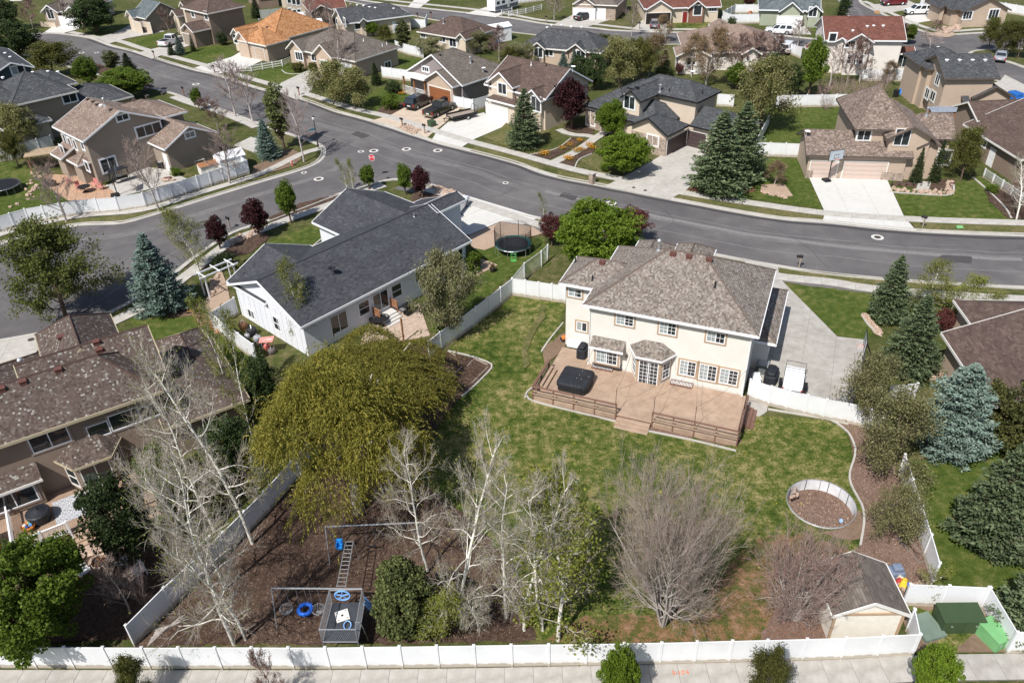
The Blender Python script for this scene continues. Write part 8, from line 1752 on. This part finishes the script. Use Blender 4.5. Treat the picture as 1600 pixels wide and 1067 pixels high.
simple('patio_swing','swing seat','grey canopied swing seat against the greige gable wall',190,285,.09,(('frame',lambda b:(b.tube([(-1.1,0,0),(-1.1,0,1.7),(1.1,0,1.7),(1.1,0,0)],.04,6),b.tube([(-1.1,.8,0),(-1.1,0,1.7)],.04,6),b.tube([(1.1,.8,0),(1.1,0,1.7)],.04,6)),M_black),('canopy',lambda b:b.box(-1.2,1.2,-.5,.6,1.72,1.8),M_cover),('seat',lambda b:b.box(-.9,.9,-.25,.35,.5,.62),M_cover)),.75)
simple('rock_fountain','fountain','flat tan rock fountain on the concrete patio',263,282,.09,(('basin',lambda b:b.blob((0,0,.15),(.8,.55,.2),9,0,3),M_rock),('top_stone',lambda b:b.blob((.1,0,.35),(.5,.3,.12),8,0,5),M_rust)))
simple('air_conditioner','air conditioner','dark air conditioner by the greige garage wall',253,262,.0,(('case',lambda b:rbox(b,-.4,.4,-.4,.4,0,.8,.06,top=.02),M_dark),('fan_guard',lambda b:b.lathe((0,0,.81),[(.35,0),(.33,.03)],12),M_metal)))
simple('garden_bench','bench','pale slatted bench near the wooden shed',312,255,.0,(('seat',lambda b:b.box(-.7,.7,-.22,.2,.4,.45),M_trim),('backrest',lambda b:b.box(-.7,.7,.2,.25,.45,.85),M_trim),('legs',lambda b:(b.box(-.65,-.58,-.2,.2,0,.4),b.box(.58,.65,-.2,.2,0,.4)),M_trim)),.7)
rs=random.Random(11)
clut=[(395,523,(.02,.02,.025),'black round grill lid in the side yard clutter',.45,.8),(410,540,(.03,.03,.03),'black barrel in the side yard clutter',.35,.7),(403,533,(.3,.32,.34),'grey folded cart in the side yard clutter',.35,.6),(418,545,(.5,.12,.1),'red child seat in the side yard clutter',.3,.5),(387,528,(.4,.4,.42),'pale bucket in the side yard clutter',.25,.45),(425,552,(.12,.1,.1),'dark tub in the side yard clutter',.35,.5),(381,513,(.2,.1,.05),'brown wooden rack leaning in the side yard',.4,.7)]
for x,y,c_,lb,r_,h_ in clut:
 m_=mat('clutter %d'%x,c_,.6,.2);simple('yard_item',lb.split(' in ')[0].split(' leaning')[0].split()[-1],lb,x,y,0,(('body',lambda b,r_=r_,h_=h_:b.lathe((0,0,0),[(r_*.8,0),(r_,h_*.5),(r_*.9,h_*.8),(r_*.4,h_)],10),m_),('handle',lambda b,r_=r_,h_=h_:b.tube([(-r_*.5,0,h_*.9),(0,0,h_+.18),(r_*.5,0,h_*.9)],.03,5),M_metal)),x*.1)
simple('shade_sail','canopy','red patterned folded canopy beside the dark evergreen',421,551,0,(('frame',lambda b:(b.tube([(-.5,0,0),(-.5,0,1.3),(.5,0,1.4),(.5,0,0)],.03,5)),M_metal),('cloth',lambda b:b.hexa([(-.6,-.3,1.2),(.6,-.4,1.3),(.6,.4,1.4),(-.6,.3,1.3)],[(-.6,-.3,1.24),(.6,-.4,1.36),(.6,.4,1.44),(-.6,.3,1.36)]),M_redc)))
for i,(x,y,c_,s_,lb)in enumerate(((1397,897,(.16,.2,.28),1.0,'blue grey tarpaulin heap behind the shed'),(1411,914,(.75,.5,.05),.6,'yellow toy truck by the shed corner'),(1404,903,(.6,.55,.45),.5,'pale plank pile behind the shed'),(1418,916,(.05,.15,.5),.4,'blue toy behind the fence corner'),(1404,909,(.4,.05,.05),.45,'dark red toy behind the shed'))):
 m_=mat('yard toy %d'%i,c_,.6,.2);simple('yard_item',lb.split(' behind')[0].split(' by')[0].split()[-1],lb,x,y,0,(('body',lambda b,s_=s_:rbox(b,-.5*s_,.5*s_,-.35*s_,.35*s_,0.04,.45*s_,.1*s_),m_),('top',lambda b,s_=s_:rbox(b,-.2*s_,.35*s_,-.25*s_,.25*s_,.45*s_,.75*s_,.1*s_),m_)),i)
for i,(x,y,c_,s_,lb)in enumerate(((1409,147,(.03,.2,.55),1.0,'blue slide top beside the tan boxy house'),(1420,152,(.1,.35,.1),.8,'green potted bundle in the tan boxy yard'),(1502,186,(.02,.25,.5),1.2,'blue tarpaulin beside the playhouse'),(1388,106,(.03,.12,.4),1.5,'blue covered hot tub by the white stucco house'),(1512,188,(.02,.02,.03),.9,'dark bundle beside the blue tarpaulin'),(1582,160,(.02,.12,.4),2.0,'blue tarpaulin at the right edge beside the tan garage'),(1370,22,(.35,.2,.1),.8,'wooden crate near the maroon vehicle'),(1172,22,(.35,.15,.08),.8,'wood chair set behind the curved cream fence'))):
 m_=mat('yard thing %d'%i,c_,.6,.2);simple('yard_item',lb.split(' be')[0].split(' in ')[0].split(' by')[0].split(' at')[0].split(' near')[0].split()[-1],lb,x,y,0,(('body',lambda b,s_=s_:rbox(b,-.7*s_,.7*s_,-.5*s_,.5*s_,0.04,.5*s_,.12*s_),m_),('top',lambda b,s_=s_:rbox(b,-.4*s_,.5*s_,-.35*s_,.35*s_,.5*s_,.75*s_,.12*s_),m_)),i)
simple('wheelbarrow_frame','frame','thin metal frame lying on the chip mulch by the side fence',1425,858,0,(('hoop',lambda b:b.tube([(-.3,-1.0,.08),(-.3,1.0,.08),(.3,1.0,.08),(.3,-1.0,.08),(-.3,-1.0,.08)],.02,5),M_metal),('net',lambda b:[b.tube([(-.3+.1*k,-1,.07),(.3-.1*k,1,.07)],.006,3)for k in range(7)],M_dark)),.25)
for k in range(6):
 x,y=1393+k*11.3,290.5+k*.4;simple('path_light','path light',['leftmost black path light before the entry bed','second black path light from the garage','third black path light from the garage','fourth black path light from the garage','fifth black path light from the garage','sixth black path light nearest the entry'][k],x,y,0,(('stake',lambda b:b.tube([(0,0,0),(0,0,.45)],.025,5),M_black),('shade',lambda b:b.lathe((0,0,.45),[(.16,0),(.05,.12),(.02,.16)],8),M_black)))
def rocks(name,spots,m,r=(.18,.4),seed=1,label=None,cat='rocks'):
 rs=random.Random(seed);P=[P2([s])[0]for s in spots];c=sum(P)/len(P);t=thing(name,label,cat,(c[0],c[1],0))
 for i,p in enumerate(P):
  q=rs.uniform(*r);b=MB();b.blob((0,0,q*.35),(q,q*rs.uniform(.6,.9),q*rs.uniform(.5,.75)),7,0,seed*50+i);b.build('stone',m,t,(p[0]-c[0],p[1]-c[1],0),rs.uniform(0,6))
def area(poly,n,seed):
 rs=random.Random(seed);xs=[p[0]for p in poly];ys=[p[1]for p in poly];out=[]
 while len(out)<n:
  x,y=rs.uniform(min(xs),max(xs)),rs.uniform(min(ys),max(ys));c=False
  for i in range(len(poly)):
   a,b=poly[i],poly[i-1]
   if(a[1]>y)!=(b[1]>y)and x<(b[0]-a[0])*(y-a[1])/(b[1]-a[1])+a[0]:c=not c
  if c:out.append((x,y))
 return out
rocks('rock_bed',area([(673,292),(700,296),(722,306),(716,314),(690,308)],70,2),M_rock,(.15,.38),2,'pale tan river rocks at the corner above the white pickup')
rocks('rock_bed',area([(622,202),(635,196),(658,206),(650,211)],40,3),M_rock,(.2,.4),3,'tan rocks around the black mailbox by the tan driveway')
rocks('rock_border',[(296+i*4.2+(i%3)*2,488+i*3.3-(i%2)*4)for i in range(12)],M_redrock,(.3,.55),4,'orange sandstone blocks beside the white side fence')
rocks('rock_border',area([(1190,300),(1192,303),(1228,311),(1238,307),(1225,303)],34,5),M_rock,(.15,.3),5,'tan rocks edging the brown bush bed');rocks('rock_border',area([(1391,293),(1391,301),(1470,307),(1489,304),(1489,284),(1478,284),(1476,297),(1440,298)],90,6),M_rock,(.14,.3),6,'tan cobble border of the entry bed before the pinkish garage house')
rocks('rock_border',area([(1347,493),(1352,492),(1376,520),(1377,528)],36,7),M_rock,(.15,.32),7,'tan rocks edging the nearest driveway spruce');rocks('rock_border',area([(1462,48),(1490,42),(1500,48),(1480,54)],26,8),M_rock,(.4,.9),8,'tan boulders at the upper right street corner')
rocks('rock_border',[(x,y)for x,y in area([(355,378),(400,358),(403,364),(362,386)],30,9)],M_rock,(.18,.4),9,'tan rocks under the purple tree by the pavement');rocks('rock_border',area([(1450,575),(1470,573),(1468,590),(1450,592)],12,10),M_rock,(.2,.45),10,'tan rocks at the corner roof house wall')
rocks('rock_border',area([(330,465),(345,455),(342,430),(332,440)],20,12),M_rock,(.2,.4),12,'tan rocks around the white pergola');rocks('rock_border',area([(1234,766),(1245,760),(1248,775),(1236,780)],12,13),M_rock,(.06,.14),13,'small rubble at the pit edge');rocks('rock_border',area([(1405,912),(1445,912),(1440,920),(1410,922)],14,15),M_rock,(.12,.25),15,'small tan rubble behind the rear side fence')
rocks('rock_border',area([(50,262),(62,268),(66,300),(40,320),(0,332),(30,318)],24,16),M_rock,(.2,.4),16,'tan rocks along the lawn at the left edge');rocks('rock_border',area([(848,190),(858,196),(850,202),(842,198)],12,17),M_rock,(.25,.45),17,'rocks below the peach gabled house')
for i,(x,y)in enumerate(((848,243),(853,241),(890,228),(906,222),(902,238),(908,236),(922,229),(925,233),(886,249),(890,251),(878,234),(560+69,148),(643,147))):
 a=G(x,y);t=thing('flower_clump',['orange flower clump with a pale rock at the pavement end of the left bed','orange flowers second from the pavement in the left bed','orange flowers in the middle of the left bed','orange flowers at the house end of the left bed','orange flowers in the middle of the right bed','amber flowers beside the middle of the right bed','orange flowers at the house end of the right bed','amber flowers last before the stone garage','orange flowers at the pavement end of the right bed','amber flowers by the curved edging of the right bed','brown orange flowers by the maroon tree','amber flowers beside the craftsman porch steps','pale flowers beside the craftsman porch steps'][i],'flowers',(a[0],a[1],.02))
 rr=np.random.default_rng(40+i);link('blooms',leaf_mesh('blooms',rr.normal(size=(140,3))*[.28,.28,.1]+[0,0,.32],.13,leafmat('orange blooms',(.45,.17,.03),(.65,.38,.05),.2),rr,.8),t);link('leaves',leaf_mesh('leaves',rr.normal(size=(120,3))*[.3,.3,.08]+[0,0,.15],.15,L_green,rr,.4),t)
rr=np.random.default_rng(8);n_=900;a_=rr.uniform(0,6.28,n_);r_=PITR*.95*np.sqrt(rr.uniform(0,1,n_));tag(link('leaf_litter',leaf_mesh('leaf_litter',np.stack([PIT[0]+r_*np.cos(a_),PIT[1]+r_*np.sin(a_),-.76+0*a_],1),.13,leafmat('dry leaf litter',(.14,.08,.05),(.46,.34,.26),.1),rr,.5,up=2)),'pale dry leaves lying in the sunken pit','litter',kind='stuff')
rr=np.random.default_rng(3);PD=[]
for _ in range(16):x,y=rr.uniform(860,1300),rr.uniform(630,900);p=G(x,y);PD.append((p[0],p[1],.05))
PD=np.array(PD);C=np.repeat(PD,6,0)+rr.normal(size=(len(PD)*6,3))*[.05,.05,.02];o=link('dandelions',leaf_mesh('dandelions',C,.07,leafmat('dandelion yellow',(.5,.42,.02),(.7,.6,.03),.2),rr,.9,up=2));tag(o,'yellow dandelions scattered on the lawn','flowers',kind='stuff')
def litter(name,poly,n,size,m,seed,label):
 pts=area(poly,n,seed);P=np.array([[*g2(p),.035]for p in pts]);rr=np.random.default_rng(seed);P[:,2]+=rr.uniform(0,.03,n);o=link(name,leaf_mesh(name,P,size,m,rr,.5,up=2));tag(o,label,'litter',kind='stuff')
L_lit=leafmat('dry leaf litter',(.14,.08,.05),(.46,.34,.26),.1);litter('leaf_litter',[(212,1008),(325,898),(460,754),(520,722),(640,740),(720,800),(800,880),(840,1002)],9000,.10,L_lit,21,'pale dry leaves littering the bark under the birches')
litter('wood_chips',[(1302,658),(1325,676),(1334,718),(1327,749),(1347,784),(1350,815),(1344,852),(1335,870),(1412,940),(1450,908),(1402,748),(1375,676)],5000,.11,L_lit,22,'pale wood chips on the side mulch bed');litter('leaf_litter',[(850,1003),(955,970),(1150,975),(1300,900),(1330,960),(1310,1003)],2500,.1,leafmat('rusty litter',(.2,.07,.03),(.42,.2,.1),.1),23,'rusty leaves along the rear fence below the grey tree')
t=thing('raised_bed','pale timber framed triangular garden bed at the lawn edge','garden bed',tuple(G(735,580)),0)
o_=G(735,580)
for a_,c_ in(((722,572),(705,590)),((740,560),(762,570)),((738,563),(730,572)),((762,573),(737,598)),((712,556),(700,549))):
 p,q_=G(*a_,.05)-o_,G(*c_,.05)-o_;b=MB();b.tube([tuple(p),tuple(q_)],.06,4);b.build('timber',M_greywood,t)
simple('log_pile','branches','pile of dry branches along the diagonal fence near the corner',262,985,0,tuple(('branch',(lambda b,k=k:b.tube([(-1.2+.1*k,-.2+.08*k,.08+.03*(k%4)),(.9+.12*(k%3),.3-.07*k,.12+.04*(k%3))],[.05,.02],5)),B_grey)for k in range(9)),.75)
letters("5-10'4",.36,None,tuple(np.array(G(1063,1052.5))+[0,0,.118]),(0,0,.02),mat('orange marking paint',(.62,.16,.06),.9)).name='spray_marking'
bpy.data.objects['spray_marking']['label']='orange sprayed number marking on the rear sidewalk';bpy.data.objects['spray_marking']['category']='marking'
